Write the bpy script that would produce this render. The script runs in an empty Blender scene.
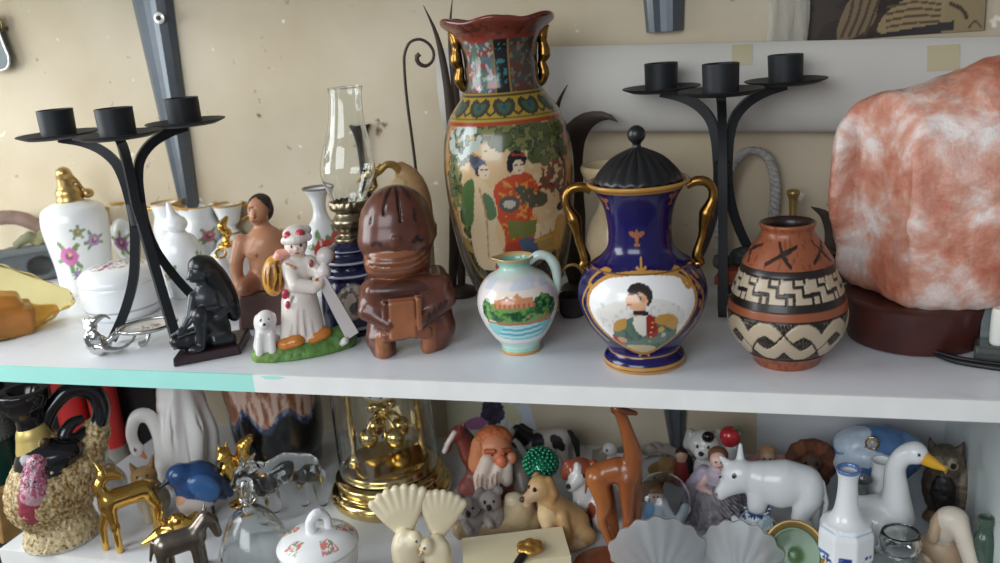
import bpy, bmesh, math, random
import numpy as np
from mathutils import Vector, Matrix, Euler
PI = math.pi
rng = random.Random(7)
C = bpy.context.scene.collection
S = bpy.context.scene
# ------------------------------------------------------------------ camera geometry (metres, shelf top is z=0, shelf front is y=0)
F = 882.0
def nrm(v):
    v = np.array(v, float); return v / np.linalg.norm(v)
AX = -nrm((-3050, -5, 882)); _dn = nrm((250, 3019, 882)); _dn = nrm(_dn - AX * (_dn @ AX))
AY = np.cross(AX, _dn); AZ = -_dn
RW = np.array([AX, AY, AZ])                      # world = RW @ camera(right, down, forward)
CAM = -(RW @ np.array([0, 383 - 281.5, F])) * (.80 / F)
LOW = -.235                                      # top of the lower shelf board
WALL = .34                                       # face of the back wall
def ray(px, py): return RW @ np.array([px - 500, py - 281.5, F])
def at(px, py, z=None, y=None, x=None):
    r = ray(px, py)
    t = (z - CAM[2]) / r[2] if z is not None else ((y - CAM[1]) / r[1] if y is not None else (x - CAM[0]) / r[0])
    return CAM + r * t
def camq(p): return RW.T @ (np.array(p, float) - CAM)

# ------------------------------------------------------------------ colours and materials
def lin(c):
    c = np.asarray(c, float) / 255.0
    return np.where(c <= .04045, c / 12.92, ((c + .055) / 1.055) ** 2.4)
_mats = {}
def mat(name, col=None, rough=.4, metal=0., trans=0., coat=0., ior=1.45, sss=0., var=0., vscale=40., bump=0., bscale=120., alpha=1., spec=.5, thin=False):
    """col None reads the painted colours of the mesh"""
    if name in _mats: return _mats[name]
    m = bpy.data.materials.new(name); m.use_nodes = True
    nt = m.node_tree; b = nt.nodes['Principled BSDF']; b.location = (300, 0)
    I = b.inputs
    I['Roughness'].default_value = rough; I['Metallic'].default_value = metal; I['IOR'].default_value = ior
    I['Transmission Weight'].default_value = trans; I['Coat Weight'].default_value = coat; I['Coat Roughness'].default_value = .06
    I['Specular IOR Level'].default_value = spec
    if alpha < 1: I['Alpha'].default_value = alpha
    if sss: I['Subsurface Weight'].default_value = sss; I['Subsurface Radius'].default_value = (.02, .008, .005); I['Subsurface Scale'].default_value = .5
    tc = nt.nodes.new('ShaderNodeTexCoord')
    src = None
    if col is None:
        a = nt.nodes.new('ShaderNodeAttribute'); a.attribute_name = 'Col'; src = a.outputs['Color']
    else:
        c = lin(col); r = nt.nodes.new('ShaderNodeRGB'); r.outputs[0].default_value = (*c, 1); src = r.outputs[0]
    if var:
        n = nt.nodes.new('ShaderNodeTexNoise'); n.inputs['Scale'].default_value = vscale; n.inputs['Detail'].default_value = 5
        nt.links.new(tc.outputs['Object'], n.inputs['Vector'])
        mr = nt.nodes.new('ShaderNodeMapRange'); mr.inputs['From Min'].default_value = .3; mr.inputs['From Max'].default_value = .7
        mr.inputs['To Min'].default_value = 1 - var; mr.inputs['To Max'].default_value = 1 + var * .6
        nt.links.new(n.outputs['Fac'], mr.inputs['Value'])
        mx = nt.nodes.new('ShaderNodeMix'); mx.data_type = 'RGBA'; mx.blend_type = 'MULTIPLY'; mx.inputs['Factor'].default_value = 1
        nt.links.new(src, mx.inputs[6]); nt.links.new(mr.outputs[0], mx.inputs[7]); src = mx.outputs[2]
    nt.links.new(src, I['Base Color'])
    if bump:
        n = nt.nodes.new('ShaderNodeTexNoise'); n.inputs['Scale'].default_value = bscale; n.inputs['Detail'].default_value = 4
        nt.links.new(tc.outputs['Object'], n.inputs['Vector'])
        bm = nt.nodes.new('ShaderNodeBump'); bm.inputs['Strength'].default_value = bump; bm.inputs['Distance'].default_value = .002
        nt.links.new(n.outputs['Fac'], bm.inputs['Height']); nt.links.new(bm.outputs[0], I['Normal'])
    _mats[name] = m
    return m
def glaze(): return mat('painted_glaze', None, .22, coat=.25, spec=.45)
def matte(): return mat('painted_matte', None, .6, var=.12, vscale=60)
def satin(): return mat('painted_satin', None, .38, var=.08, vscale=50)
def fuzzy(): return mat('painted_flocked', None, .85, var=.2, vscale=140, bump=.6, bscale=400)
def china(): return mat('white_porcelain', (236, 238, 238), .16, coat=.3)
def gold(): return mat('bright_gold', (224, 180, 96), .18, metal=1)
def brass(): return mat('polished_brass', (222, 194, 128), .16, metal=1)
def oldgold(): return mat('old_gold_glaze', (150, 112, 56), .26, metal=1, var=.2)
def silver(): return mat('silver_plate', (206, 204, 200), .2, metal=1, var=.15)
def iron(): return mat('black_iron', (34, 37, 40), .5, spec=.4, var=.15)
def glass(): return mat('clear_glass', (250, 253, 252), .02, trans=1)
def darkwood(): return mat('dark_wood', (70, 36, 28), .35, coat=.3, var=.3, vscale=60)

# ------------------------------------------------------------------ curves and noise
def crom(P, n, closed=False):
    """Catmull-Rom through points (repeated points make a corner); returns n points spread by length"""
    P = np.array(P, float)
    if closed: P = np.vstack([P, P[:1]])
    segs = []; cuts = [0] + [i for i in range(1, len(P)) if np.allclose(P[i], P[i - 1])] + [len(P)]
    out = []
    for a, b in zip(cuts[:-1], cuts[1:]):
        Q = P[a:b]
        if len(Q) < 2: continue
        if len(Q) == 2:
            t = np.linspace(0, 1, 9)[:, None]; out.append(Q[0] + (Q[1] - Q[0]) * t); continue
        if closed and len(cuts) == 2: E = np.vstack([Q[-2], Q, Q[1]])
        else: E = np.vstack([2 * Q[0] - Q[1], Q, 2 * Q[-1] - Q[-2]])
        for i in range(1, len(E) - 2):
            p0, p1, p2, p3 = E[i - 1:i + 3]
            d1 = max(np.linalg.norm(p1 - p0), 1e-9) ** .5; d2 = max(np.linalg.norm(p2 - p1), 1e-9) ** .5; d3 = max(np.linalg.norm(p3 - p2), 1e-9) ** .5
            m1 = ((p1 - p0) / d1 - (p2 - p0) / (d1 + d2) + (p2 - p1) / d2) * d2
            m2 = ((p2 - p1) / d2 - (p3 - p1) / (d2 + d3) + (p3 - p2) / d3) * d2
            t = np.linspace(0, 1, 13)[:, None]
            out.append((2 * t**3 - 3 * t**2 + 1) * p1 + (t**3 - 2 * t**2 + t) * m1 + (-2 * t**3 + 3 * t**2) * p2 + (t**3 - t**2) * m2)
    out = np.vstack(out)
    keep = np.r_[True, np.linalg.norm(np.diff(out, axis=0), axis=1) > 1e-9]; out = out[keep]
    L = np.r_[0, np.cumsum(np.linalg.norm(np.diff(out, axis=0), axis=1))]
    u = np.linspace(0, L[-1], n)
    return np.stack([np.interp(u, L, out[:, k]) for k in range(out.shape[1])], 1)
def _h(ix, iy, iz, seed):
    n = (ix.astype(np.int64) * 73856093) ^ (iy.astype(np.int64) * 19349663) ^ (iz.astype(np.int64) * 83492791) ^ (seed * 2654435761)
    n = (n ^ (n >> 13)) * 1274126177
    return ((n ^ (n >> 16)) & 0xffff) / 65535.0
def vnoise(x, y, z=None, seed=1):
    if z is None: z = np.zeros_like(x)
    fx, fy, fz = np.floor(x), np.floor(y), np.floor(z); tx, ty, tz = x - fx, y - fy, z - fz
    tx = tx * tx * (3 - 2 * tx); ty = ty * ty * (3 - 2 * ty); tz = tz * tz * (3 - 2 * tz)
    r = 0
    for i in (0, 1):
        for j in (0, 1):
            for k in (0, 1):
                r = r + _h(fx + i, fy + j, fz + k, seed) * (tx if i else 1 - tx) * (ty if j else 1 - ty) * (tz if k else 1 - tz)
    return r
def fbm(x, y, z=None, seed=1, o=3):
    r, a, t = 0, 1., 0
    if z is None: z = np.zeros_like(x)
    for i in range(o):
        r = r + a * vnoise(x * 2**i, y * 2**i, z * 2**i, seed + i); t += a; a *= .5
    return r / t

class Paint:
    """paints colours on surface points given as flat coordinates s (across, 0 at the front) and z (up), in photo-sized units"""
    def __init__(p, s, z, base):
        p.s = s; p.z = z; p.c = np.empty((len(s), 3)); p.c[:] = base; p.clip = None
    def put(p, m, col):
        if p.clip is not None: m = m & p.clip
        p.c[m] = col if np.ndim(col) == 1 else np.asarray(col)[m]
    def ell(p, x, z, rx, rz, col, rot=0):
        c, s_ = math.cos(rot), math.sin(rot); dx, dz = p.s - x, p.z - z
        m = ((dx * c + dz * s_) / rx) ** 2 + ((-dx * s_ + dz * c) / rz) ** 2 < 1
        p.put(m, col); return m
    def inpoly(p, P):
        m = np.zeros(len(p.s), bool); n = len(P)
        for i in range(n):
            (x1, z1), (x2, z2) = P[i], P[(i + 1) % n]
            if z1 == z2: continue
            k = (z1 > p.z) != (z2 > p.z)
            m ^= k & (p.s < (x2 - x1) * (p.z - z1) / (z2 - z1) + x1)
        return m
    def poly(p, P, col, smooth=False):
        if smooth: P = [tuple(q) for q in crom(P, 60, True)]
        m = p.inpoly(P); p.put(m, col); return m
    def line(p, P, w, col, smooth=False):
        if smooth: P = crom(P, 30)
        d = np.full(len(p.s), 1e9)
        for (x1, z1), (x2, z2) in zip(P[:-1], P[1:]):
            vx, vz = x2 - x1, z2 - z1; L = vx * vx + vz * vz + 1e-12
            t = np.clip(((p.s - x1) * vx + (p.z - z1) * vz) / L, 0, 1)
            d = np.minimum(d, np.hypot(p.s - x1 - t * vx, p.z - z1 - t * vz))
        p.put(d < w, col)
    def band(p, z0, z1, col): p.put((p.z >= z0) & (p.z <= z1), col)
    def speck(p, col, scale, thr, seed=1, zone=None):
        m = fbm(p.s / scale, p.z / scale, seed=seed, o=2) > thr
        if zone is not None: m &= zone
        p.put(m, col)
    def dots(p, pts, r, col):
        for x, z in pts: p.ell(x, z, r, r, col)

# ------------------------------------------------------------------ mesh makers (all return verts, faces, colours-or-None)
def mesh_obj(name, V, Fc, m, parent=None, cols=None, smooth=True, sharp=None):
    me = bpy.data.meshes.new(name)
    me.from_pydata([tuple(v) for v in np.asarray(V, float)], [], [tuple(int(i) for i in f) for f in Fc])
    me.materials.append(m)
    if cols is not None:
        a = me.color_attributes.new('Col', 'FLOAT_COLOR', 'POINT')
        c = np.ones((len(V), 4)); c[:, :3] = lin(cols); a.data.foreach_set('color', c.ravel().astype(np.float32))
    me.update()
    if smooth:
        me.polygons.foreach_set('use_smooth', [True] * len(me.polygons))
        me.set_sharp_from_angle(angle=sharp if sharp else math.radians(50))
    o = bpy.data.objects.new(name, me); C.objects.link(o)
    if parent is not None: o.parent = parent
    return o
def lathe_vf(prof, nu=48, rz=None, cap0=True, cap1=True):
    """prof: (n,2) r,z; returns V (n*nu), F, angle array (0 faces -y)"""
    prof = np.asarray(prof, float); n = len(prof)
    a = np.linspace(-PI, PI, nu, endpoint=False)
    A, R = np.meshgrid(a, prof[:, 0]); Z = np.repeat(prof[:, 1], nu).reshape(n, nu)
    if rz is not None: R, Z = rz(A, R, Z)
    V = np.stack([R * np.sin(A), -R * np.cos(A), Z], -1).reshape(-1, 3)
    Fc = []
    for i in range(n - 1):
        for j in range(nu):
            k = (j + 1) % nu
            Fc.append((i * nu + j, i * nu + k, (i + 1) * nu + k, (i + 1) * nu + j))
    if cap0 and prof[0, 0] > 1e-6: Fc.append(tuple(range(nu - 1, -1, -1)))
    if cap1 and prof[-1, 0] > 1e-6: Fc.append(tuple((n - 1) * nu + j for j in range(nu)))
    return V, Fc, A.ravel()
def sweep_vf(P, rad, n=10, flat=None, cap=True, closed=False, up=None):
    P = np.asarray(P, float); m = len(P)
    rad = np.broadcast_to(np.asarray(rad, float), (m,)) if np.ndim(rad) == 0 else np.interp(np.linspace(0, 1, m), np.linspace(0, 1, len(rad)), rad)
    T = np.gradient(P, axis=0)
    if closed: T = np.roll(P, -1, 0) - np.roll(P, 1, 0)
    T /= np.linalg.norm(T, axis=1)[:, None] + 1e-12
    u = np.array(up, float) if up is not None else (np.array([0, 0, 1.]) if abs(T[0, 2]) < .9 else np.array([0, 1., 0]))
    V = []
    sec = [(math.cos(2 * PI * k / n), math.sin(2 * PI * k / n)) for k in range(n)]
    if flat == 'rect': sec = [(1, 1), (-1, 1), (-1, -1), (1, -1)]; n = 4; fx = fy = 1
    elif flat: fx, fy = flat
    else: fx = fy = 1
    for i in range(m):
        u = u - T[i] * (u @ T[i]); u /= np.linalg.norm(u) + 1e-12; w = np.cross(T[i], u)
        for a, b in sec: V.append(P[i] + (u * a * fx + w * b * fy) * rad[i])
    Fc = []
    for i in range(m - (0 if closed else 1)):
        i2 = (i + 1) % m
        for j in range(n):
            k = (j + 1) % n
            Fc.append((i * n + j, i * n + k, i2 * n + k, i2 * n + j))
    if cap and not closed:
        Fc.append(tuple(range(n - 1, -1, -1))); Fc.append(tuple((m - 1) * n + j for j in range(n)))
    return np.array(V), Fc
def merge(*vf):
    V, Fc, o = [], [], 0
    for v, f in vf:
        V.append(np.asarray(v, float)); Fc += [tuple(i + o for i in q) for q in f]; o += len(v)
    return np.vstack(V), Fc
def box_vf(c, h, rot=None):
    c = np.array(c, float); h = np.array(h, float)
    V = np.array([(x, y, z) for x in (-1, 1) for y in (-1, 1) for z in (-1, 1)], float) * h
    if rot is not None: V = V @ np.array(Euler(rot).to_matrix()).T
    return V + c, [(0, 1, 3, 2), (4, 6, 7, 5), (0, 4, 5, 1), (2, 3, 7, 6), (0, 2, 6, 4), (1, 5, 7, 3)]
def prism_vf(poly, y0, y1):
    """poly in (x, z), thickness along y"""
    n = len(poly)
    V = [(x, y0, z) for x, z in poly] + [(x, y1, z) for x, z in poly]
    return np.array(V, float), [tuple(range(n)), tuple(range(2 * n - 1, n - 1, -1))] + [(i + n, (i + 1) % n + n, (i + 1) % n, i) for i in range(n)]
# ---- solids blended from rounded shapes
def E(c, r, col=None, rot=None, k=None, op='+'): return dict(t='e', c=np.array(c, float), r=np.array(r if np.ndim(r) else (r, r, r), float), rot=rot, col=col, k=k, op=op)
def B(c, h, rd=1., col=None, rot=None, k=None, op='+'): return dict(t='b', c=np.array(c, float), r=np.array(h, float), rd=rd, rot=rot, col=col, k=k, op=op)
def L(pts, rad, col=None, k=None, op='+', sm=0):
    pts = np.array(pts, float); rad = np.array(rad, float) if np.ndim(rad) else np.full(len(pts), float(rad))
    if sm: q = crom(np.c_[pts, rad], sm); pts, rad = q[:, :3], q[:, 3]
    return dict(t='l', p=pts, rad=rad, col=col, k=k, op=op)
def _bb(q):
    if q['t'] == 'l': return (q['p'] - q['rad'][:, None]).min(0), (q['p'] + q['rad'][:, None]).max(0)
    r = q['r'] if q['rot'] is None else np.full(3, np.linalg.norm(q['r']) if q['t'] == 'b' else q['r'].max())
    return q['c'] - r, q['c'] + r
def _sd(q, X):
    if q['t'] == 'l':
        d = np.full(X.shape[:-1], 1e9); P, Rr = q['p'], q['rad']
        for i in range(len(P) - 1):
            v = P[i + 1] - P[i]; w = X - P[i]; t = np.clip(w @ v / (v @ v + 1e-12), 0, 1)
            d = np.minimum(d, np.linalg.norm(w - t[..., None] * v, axis=-1) - (Rr[i] + t * (Rr[i + 1] - Rr[i])))
        return d
    Y = X - q['c']
    if q['rot'] is not None: Y = Y @ np.array(Euler(q['rot']).to_matrix())
    if q['t'] == 'e':
        k0 = np.linalg.norm(Y / q['r'], axis=-1); k1 = np.linalg.norm(Y / q['r'] ** 2, axis=-1)
        return k0 * (k0 - 1) / np.maximum(k1, 1e-9)
    a = np.abs(Y) - q['r'] + q['rd']
    return np.linalg.norm(np.maximum(a, 0), axis=-1) + np.minimum(a.max(-1), 0) - q['rd']
def blend_vf(prims, vox=1.0, k=2.0, base=(200, 200, 200), noise=0., nscale=6., seed=3, floor=None):
    """smooth union of shapes -> surface net; returns V, F, colours"""
    solid = [q for q in prims if q['op'] == '+']
    lo = np.min([_bb(q)[0] for q in solid], 0) - 2.2 * vox - k * .4; hi = np.max([_bb(q)[1] for q in solid], 0) + 2.2 * vox + k * .4
    if floor is not None: lo[2] = max(lo[2], floor - 2.2 * vox)
    n = np.maximum(np.ceil((hi - lo) / vox).astype(int) + 1, 4)
    G = [lo[i] + vox * np.arange(n[i]) for i in range(3)]
    D = np.full(n, 50.0)
    for q in prims:
        if q['op'] == 'p': continue
        kk = q['k'] if q['k'] is not None else k
        a, b = _bb(q); mg = 2 * vox + 1.6 * kk + noise
        ix = [slice(max(0, int((a[i] - mg - lo[i]) / vox)), min(n[i], int((b[i] + mg - lo[i]) / vox) + 2)) for i in range(3)]
        X = np.stack(np.meshgrid(G[0][ix[0]], G[1][ix[1]], G[2][ix[2]], indexing='ij'), -1)
        if X.size == 0: continue
        d = _sd(q, X); cur = D[ix[0], ix[1], ix[2]]
        if q['op'] == '+':
            h = np.maximum(kk - np.abs(cur - d), 0) / max(kk, 1e-6); D[ix[0], ix[1], ix[2]] = np.minimum(cur, d) - h * h * kk * .25
        else:
            h = np.maximum(kk - np.abs(cur + d), 0) / max(kk, 1e-6); D[ix[0], ix[1], ix[2]] = np.maximum(cur, -d) + h * h * kk * .25
    if noise:
        X = np.meshgrid(*G, indexing='ij')
        D += (fbm(X[0] / nscale, X[1] / nscale, X[2] / nscale, seed, 3) - .5) * 2 * noise
    if floor is not None:
        D = np.maximum(D, (floor - G[2])[None, None, :])
    for ax in range(3):
        sl = [slice(None)] * 3
        for e in (0, -1):
            sl[ax] = e; D[tuple(sl)] = np.maximum(D[tuple(sl)], .5 * vox)
    s = D < 0
    cs = np.zeros(n - 1, int)
    for i in (0, 1):
        for j in (0, 1):
            for l in (0, 1): cs += s[i:n[0] - 1 + i, j:n[1] - 1 + j, l:n[2] - 1 + l]
    act = (cs > 0) & (cs < 8); idx = np.full(act.shape, -1); cells = np.argwhere(act); idx[act] = np.arange(len(cells))
    acc = np.zeros((len(cells), 3)); cnt = np.zeros(len(cells))
    cor = [(i, j, l) for i in (0, 1) for j in (0, 1) for l in (0, 1)]
    for a in cor:
        for ax in range(3):
            if a[ax]: continue
            b = list(a); b[ax] = 1
            da = D[tuple((cells + a).T)]; db = D[tuple((cells + b).T)]
            m = (da < 0) != (db < 0)
            t = np.where(m, da / np.where(m, da - db, 1), 0)
            p = np.tile(np.array(a, float), (len(cells), 1)); p[:, ax] = t
            acc[m] += p[m]; cnt[m] += 1
    V = lo + vox * (cells + acc / np.maximum(cnt, 1)[:, None])
    Fc = []
    for ax in range(3):
        u, v = (ax + 1) % 3, (ax + 2) % 3
        sa = [slice(0, n[i]) for i in range(3)]; sb = list(sa); sa[ax] = slice(0, n[ax] - 1); sb[ax] = slice(1, n[ax])
        A_, B_ = s[tuple(sa)], s[tuple(sb)]
        e = np.argwhere(A_ != B_)
        e = e[(e[:, u] > 0) & (e[:, v] > 0) & (e[:, u] < n[u] - 1) & (e[:, v] < n[v] - 1)]
        if not len(e): continue
        q = []
        for du, dv in ((-1, -1), (0, -1), (0, 0), (-1, 0)):
            c = e.copy(); c[:, u] += du; c[:, v] += dv; q.append(idx[tuple(c.T)])
        q = np.stack(q, 1); flip = ~A_[tuple(e.T)]
        q[flip] = q[flip][:, ::-1]
        Fc.append(q)
    Fc = np.vstack(Fc)
    best = np.full(len(V), 1e9); cols = np.empty((len(V), 3)); cols[:] = base
    for q in prims:
        if q['op'] == '-' and q['col'] is None: continue
        d = _sd(q, V)
        c = np.array(q['col'] if q['col'] is not None else base, float)
        if q['op'] == '+':
            m = d < best; best[m] = d[m]; cols[m] = c
    for q in prims:
        if q['op'] == 'p' or (q['op'] == '-' and q['col'] is not None):
            m = _sd(q, V) < (vox * .3 if q['op'] == 'p' else vox * .9); cols[m] = np.array(q['col'], float)
    return V, Fc, cols

# ------------------------------------------------------------------ things
def tag(o, label=None, cat=None, group=None, kind=None):
    if label: o['label'] = label
    if cat: o['category'] = cat
    if group: o['group'] = group
    if kind: o['kind'] = kind
    return o
ITEMS = []
class Item:
    """a thing standing at a place; its measurements are taken in the size they have in the photograph and turned into metres at that distance"""
    def __init__(s, name, label, cat, px, py, rb=0, z=0., group=None, turn=0., shear=0., plane=None, sc=(1, 1, 1)):
        s.shear = shear; s.sc = np.array(sc, float)
        p = at(px, py, z=z) if plane is None else at(px, py, y=plane)
        h = p - CAM; h[2] = 0; h /= np.linalg.norm(h)
        s.q0 = camq(p); k = s.q0[2] / F
        p = p + h * rb * k
        s.loc = p; s.q0 = camq(p); s.u = RW.T @ np.array([0, 0, 1.])
        s.root = bpy.data.objects.new(name, None); C.objects.link(s.root); s.root.empty_display_size = .02
        s.root.location = p; s.ang = math.atan2(h[1], h[0]) - PI / 2
        s.root.rotation_euler = (0, 0, s.ang + turn); s.turn = turn
        tag(s.root, label, cat, group); s.parts = []; s.name = name
        ITEMS.append(s)
    def zm(s, z):
        v0 = F * s.q0[1] / s.q0[2]; t = v0 - np.asarray(z, float)
        return (F * s.q0[1] - t * s.q0[2]) / (t * s.u[2] - F * s.u[1])
    def W(s, V):
        V = np.asarray(V, float).reshape(-1, 3) * s.sc; z = s.zm(V[:, 2]); k = (s.q0[2] + z * s.u[2]) / F
        return np.stack([(V[:, 0] + s.shear * V[:, 2]) * k, V[:, 1] * k, z], 1)
    def add(s, name, V, Fc, m, parent=None, cols=None, smooth=True, sharp=None, label=None, raw=False):
        o = mesh_obj(name, V if raw else s.W(V), Fc, m, parent or s.root, cols, smooth, sharp)
        if label: o['label'] = label
        if parent is None: s.parts.append(o)
        return o
    def lathe(s, name, prof, m, n=40, nu=48, off=(0, 0, 0), parent=None, paint=None, Rref=None, smooth=True, rz=None, base=(230, 230, 230), raw=False, scale=(1, 1), rot=None, cap=True, label=None):
        P = crom(prof, n) if smooth else np.array(prof, float)
        P[:, 0] = np.maximum(P[:, 0], 0); P[:, 1] = np.clip(P[:, 1], min(q[1] for q in prof), max(q[1] for q in prof))
        V, Fc, A = lathe_vf(P, nu, rz, cap, cap)
        cols = None
        if paint is not None:
            Rr = Rref or P[:, 0].max()
            pa = Paint(A * Rr, V[:, 2].copy(), base); pa.A = A; pa.V = V; paint(pa); cols = pa.c
        V = V * np.array([scale[0], scale[1], 1])
        if rot is not None: V = V @ np.array(Euler(rot).to_matrix()).T
        V = V + np.array(off, float)
        return s.add(name, V, Fc, m, parent, cols, label=label)
    def tube(s, name, pts, rad, m, n=32, ns=10, parent=None, flat=None, smooth=True, closed=False, label=None):
        P = crom(pts, n, closed) if smooth else np.array(pts, float)
        if closed and smooth: P = P[:-1]
        V, Fc = sweep_vf(P, rad, ns, flat, closed=closed)
        return s.add(name, V, Fc, m, parent, label=label)
    def blob(s, name, prims, m, vox=1., k=2., base=(200, 200, 200), noise=0., nscale=6., parent=None, floor=None, label=None, seed=3):
        V, Fc, cols = blend_vf(prims, vox, k, base, noise, nscale, seed, floor)
        return s.add(name, V, Fc, m, parent, cols, sharp=math.radians(75), label=label)
    def done(s):
        ch = [o for o in bpy.data.objects if o.parent == s.root] if len(s.parts) == 1 else []
        if len(ch) == 1:
            o = ch[0]; o.parent = None; o.location = s.root.location; o.rotation_euler = s.root.rotation_euler
            for k in ('label', 'category', 'group', 'kind'):
                if k in s.root: o[k] = s.root[k]
            nm = s.root.name; bpy.data.objects.remove(s.root); o.name = nm; s.root = o
def copy_thing(item, px, py, label, rb=0, z=0., turn=0., scale=1.):
    """a copy of a thing with copies of its parts and sub-parts"""
    p = at(px, py, z=z); h = p - CAM; h[2] = 0; h /= np.linalg.norm(h); p = p + h * rb * camq(p)[2] / F
    def cp(o, par):
        c = o.copy(); C.objects.link(c)
        if par: c.parent = par
        for ch in o.children: cp(ch, c)
        return c
    r = cp(item.root, None); r.location = p; r.rotation_euler = (0, 0, math.atan2(h[1], h[0]) - PI / 2 + turn); r.scale = (scale,) * 3
    r['label'] = label
    return r
# ------------------------------------------------------------------ camera, render settings
cam = bpy.data.cameras.new('camera'); co = bpy.data.objects.new('camera', cam); C.objects.link(co)
M4 = Matrix(((AX[0], AY[0], AZ[0]), (AX[1], AY[1], AZ[1]), (AX[2], AY[2], AZ[2])))   # columns: camera axes in world
right = RW @ np.array([1, 0, 0.]); down = RW @ np.array([0, 1, 0.]); fwd = RW @ np.array([0, 0, 1.])
m = Matrix.Identity(4)
for i in range(3):
    m[i][0] = right[i]; m[i][1] = -down[i]; m[i][2] = -fwd[i]; m[i][3] = CAM[i]
co.matrix_world = m
cam.sensor_width = 36; cam.lens = F * 36 / 1000; cam.clip_start = .02; cam.clip_end = 30
cam.dof.use_dof = True; cam.dof.focus_distance = .86; cam.dof.aperture_fstop = 5.6
S.camera = co
S.view_settings.view_transform = 'Standard'; S.view_settings.look = 'None'; S.view_settings.gamma = 1; S.view_settings.use_curve_mapping = False
S.view_settings.exposure = 0.0
# ------------------------------------------------------------------ light: daylight through the window in the left wall, an added fill lamp in front, sky elsewhere
w = bpy.data.worlds.new('world'); S.world = w; w.use_nodes = True
bg = w.node_tree.nodes['Background']; bg.inputs[0].default_value = (.88, .92, 1, 1); bg.inputs[1].default_value = .22
def area(name, loc, target, sx, sy, power, col):
    l = bpy.data.lights.new(name, 'AREA'); l.shape = 'RECTANGLE'; l.size = sx; l.size_y = sy; l.energy = power; l.color = col
    o = bpy.data.objects.new(name, l); C.objects.link(o); o.location = loc
    o.rotation_euler = (Vector(target) - Vector(loc)).to_track_quat('-Z', 'Y').to_euler(); return o
area('window_daylight', (-1.36, -.3, .5), (-.2, -.02, -.02), .9, .9, 19, (.92, .97, 1))
area('front_fill', (-.45, -1.8, .72), (-.05, .1, -.15), 1.4, .9, 23, (.9, .95, 1))  # added soft fill that brightens fronts and the lower shelf, no window there
# ------------------------------------------------------------------ the setting
def wall_mat():
    m = bpy.data.materials.new('cream_plaster'); m.use_nodes = True; nt = m.node_tree; b = nt.nodes['Principled BSDF']
    b.inputs['Roughness'].default_value = .75; b.inputs['Specular IOR Level'].default_value = .25
    tc = nt.nodes.new('ShaderNodeTexCoord')
    def noise(sc, det, lo, hi):
        n = nt.nodes.new('ShaderNodeTexNoise'); n.inputs['Scale'].default_value = sc; n.inputs['Detail'].default_value = det
        nt.links.new(tc.outputs['Object'], n.inputs['Vector'])
        r = nt.nodes.new('ShaderNodeMapRange'); r.inputs[1].default_value = lo; r.inputs[2].default_value = hi; nt.links.new(n.outputs['Fac'], r.inputs[0]); return r.outputs[0]
    def mix(a, col, f):
        x = nt.nodes.new('ShaderNodeMix'); x.data_type = 'RGBA'
        if isinstance(a, tuple): x.inputs[6].default_value = (*lin(a), 1)
        else: nt.links.new(a, x.inputs[6])
        x.inputs[7].default_value = (*lin(col), 1); nt.links.new(f, x.inputs[0]); return x.outputs[2]
    c = mix((206, 194, 171), (188, 172, 143), noise(5, 4, .35, .7))
    c = mix(c, (240, 232, 214), noise(38, 2, .7, .73))            # flaked patches
    c = mix(c, (120, 92, 66), noise(48, 3, .7, .78))              # specks and scratches
    nt.links.new(c, b.inputs['Base Color'])
    n = nt.nodes.new('ShaderNodeTexNoise'); n.inputs['Scale'].default_value = 60; nt.links.new(tc.outputs['Object'], n.inputs['Vector'])
    bp = nt.nodes.new('ShaderNodeBump'); bp.inputs['Strength'].default_value = .15; bp.inputs['Distance'].default_value = .003
    nt.links.new(n.outputs['Fac'], bp.inputs['Height']); nt.links.new(bp.outputs[0], b.inputs['Normal'])
    return m
def slab(name, lo, hi, m, kind='structure', label=None, cat=None, parent=None, bev=0.):
    lo, hi = np.array(lo, float), np.array(hi, float)
    V, Fc = box_vf((lo + hi) / 2, (hi - lo) / 2); o = mesh_obj(name, V, Fc, m, parent, smooth=False)
    if bev:
        b = o.modifiers.new('bevel', 'BEVEL'); b.width = bev; b.segments = 2
    if kind: o['kind'] = kind
    if label: tag(o, label, cat)
    return o
slab('wall_back', (-2.0, WALL, -1.0), (1.6, WALL + .1, 1.3), wall_mat())
slab('floor', (-2.0, -2.2, -1.05), (1.6, WALL, -1.0), mat('floor_tile', (120, 110, 98), .5, var=.2, vscale=6))
# left wall with the window the daylight comes through
wl = mat('cream_paint', (224, 214, 194), .8, var=.06, vscale=4)
V, Fc = merge(box_vf((-1.85, -.93, -.5), (.05, 1.27, .5)), box_vf((-1.85, -.93, 1.22), (.05, 1.27, .08)), box_vf((-1.85, .1, .57), (.05, .24, .57)), box_vf((-1.85, -1.88, .57), (.05, .32, .57)))
o = mesh_obj('wall_left', V, Fc, wl, smooth=False); o['kind'] = 'structure'
V, Fc = merge(box_vf((-1.85, -.85, .02), (.03, .71, .02)), box_vf((-1.85, -.85, 1.12), (.03, .71, .02)), box_vf((-1.85, -.16, .57), (.03, .02, .55)), box_vf((-1.85, -1.54, .57), (.03, .02, .55)), box_vf((-1.85, -.85, .57), (.02, .015, .55)))
o = mesh_obj('window_1', V, Fc, mat('white_paint', (235, 235, 232), .4), smooth=False); o['kind'] = 'structure'

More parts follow.
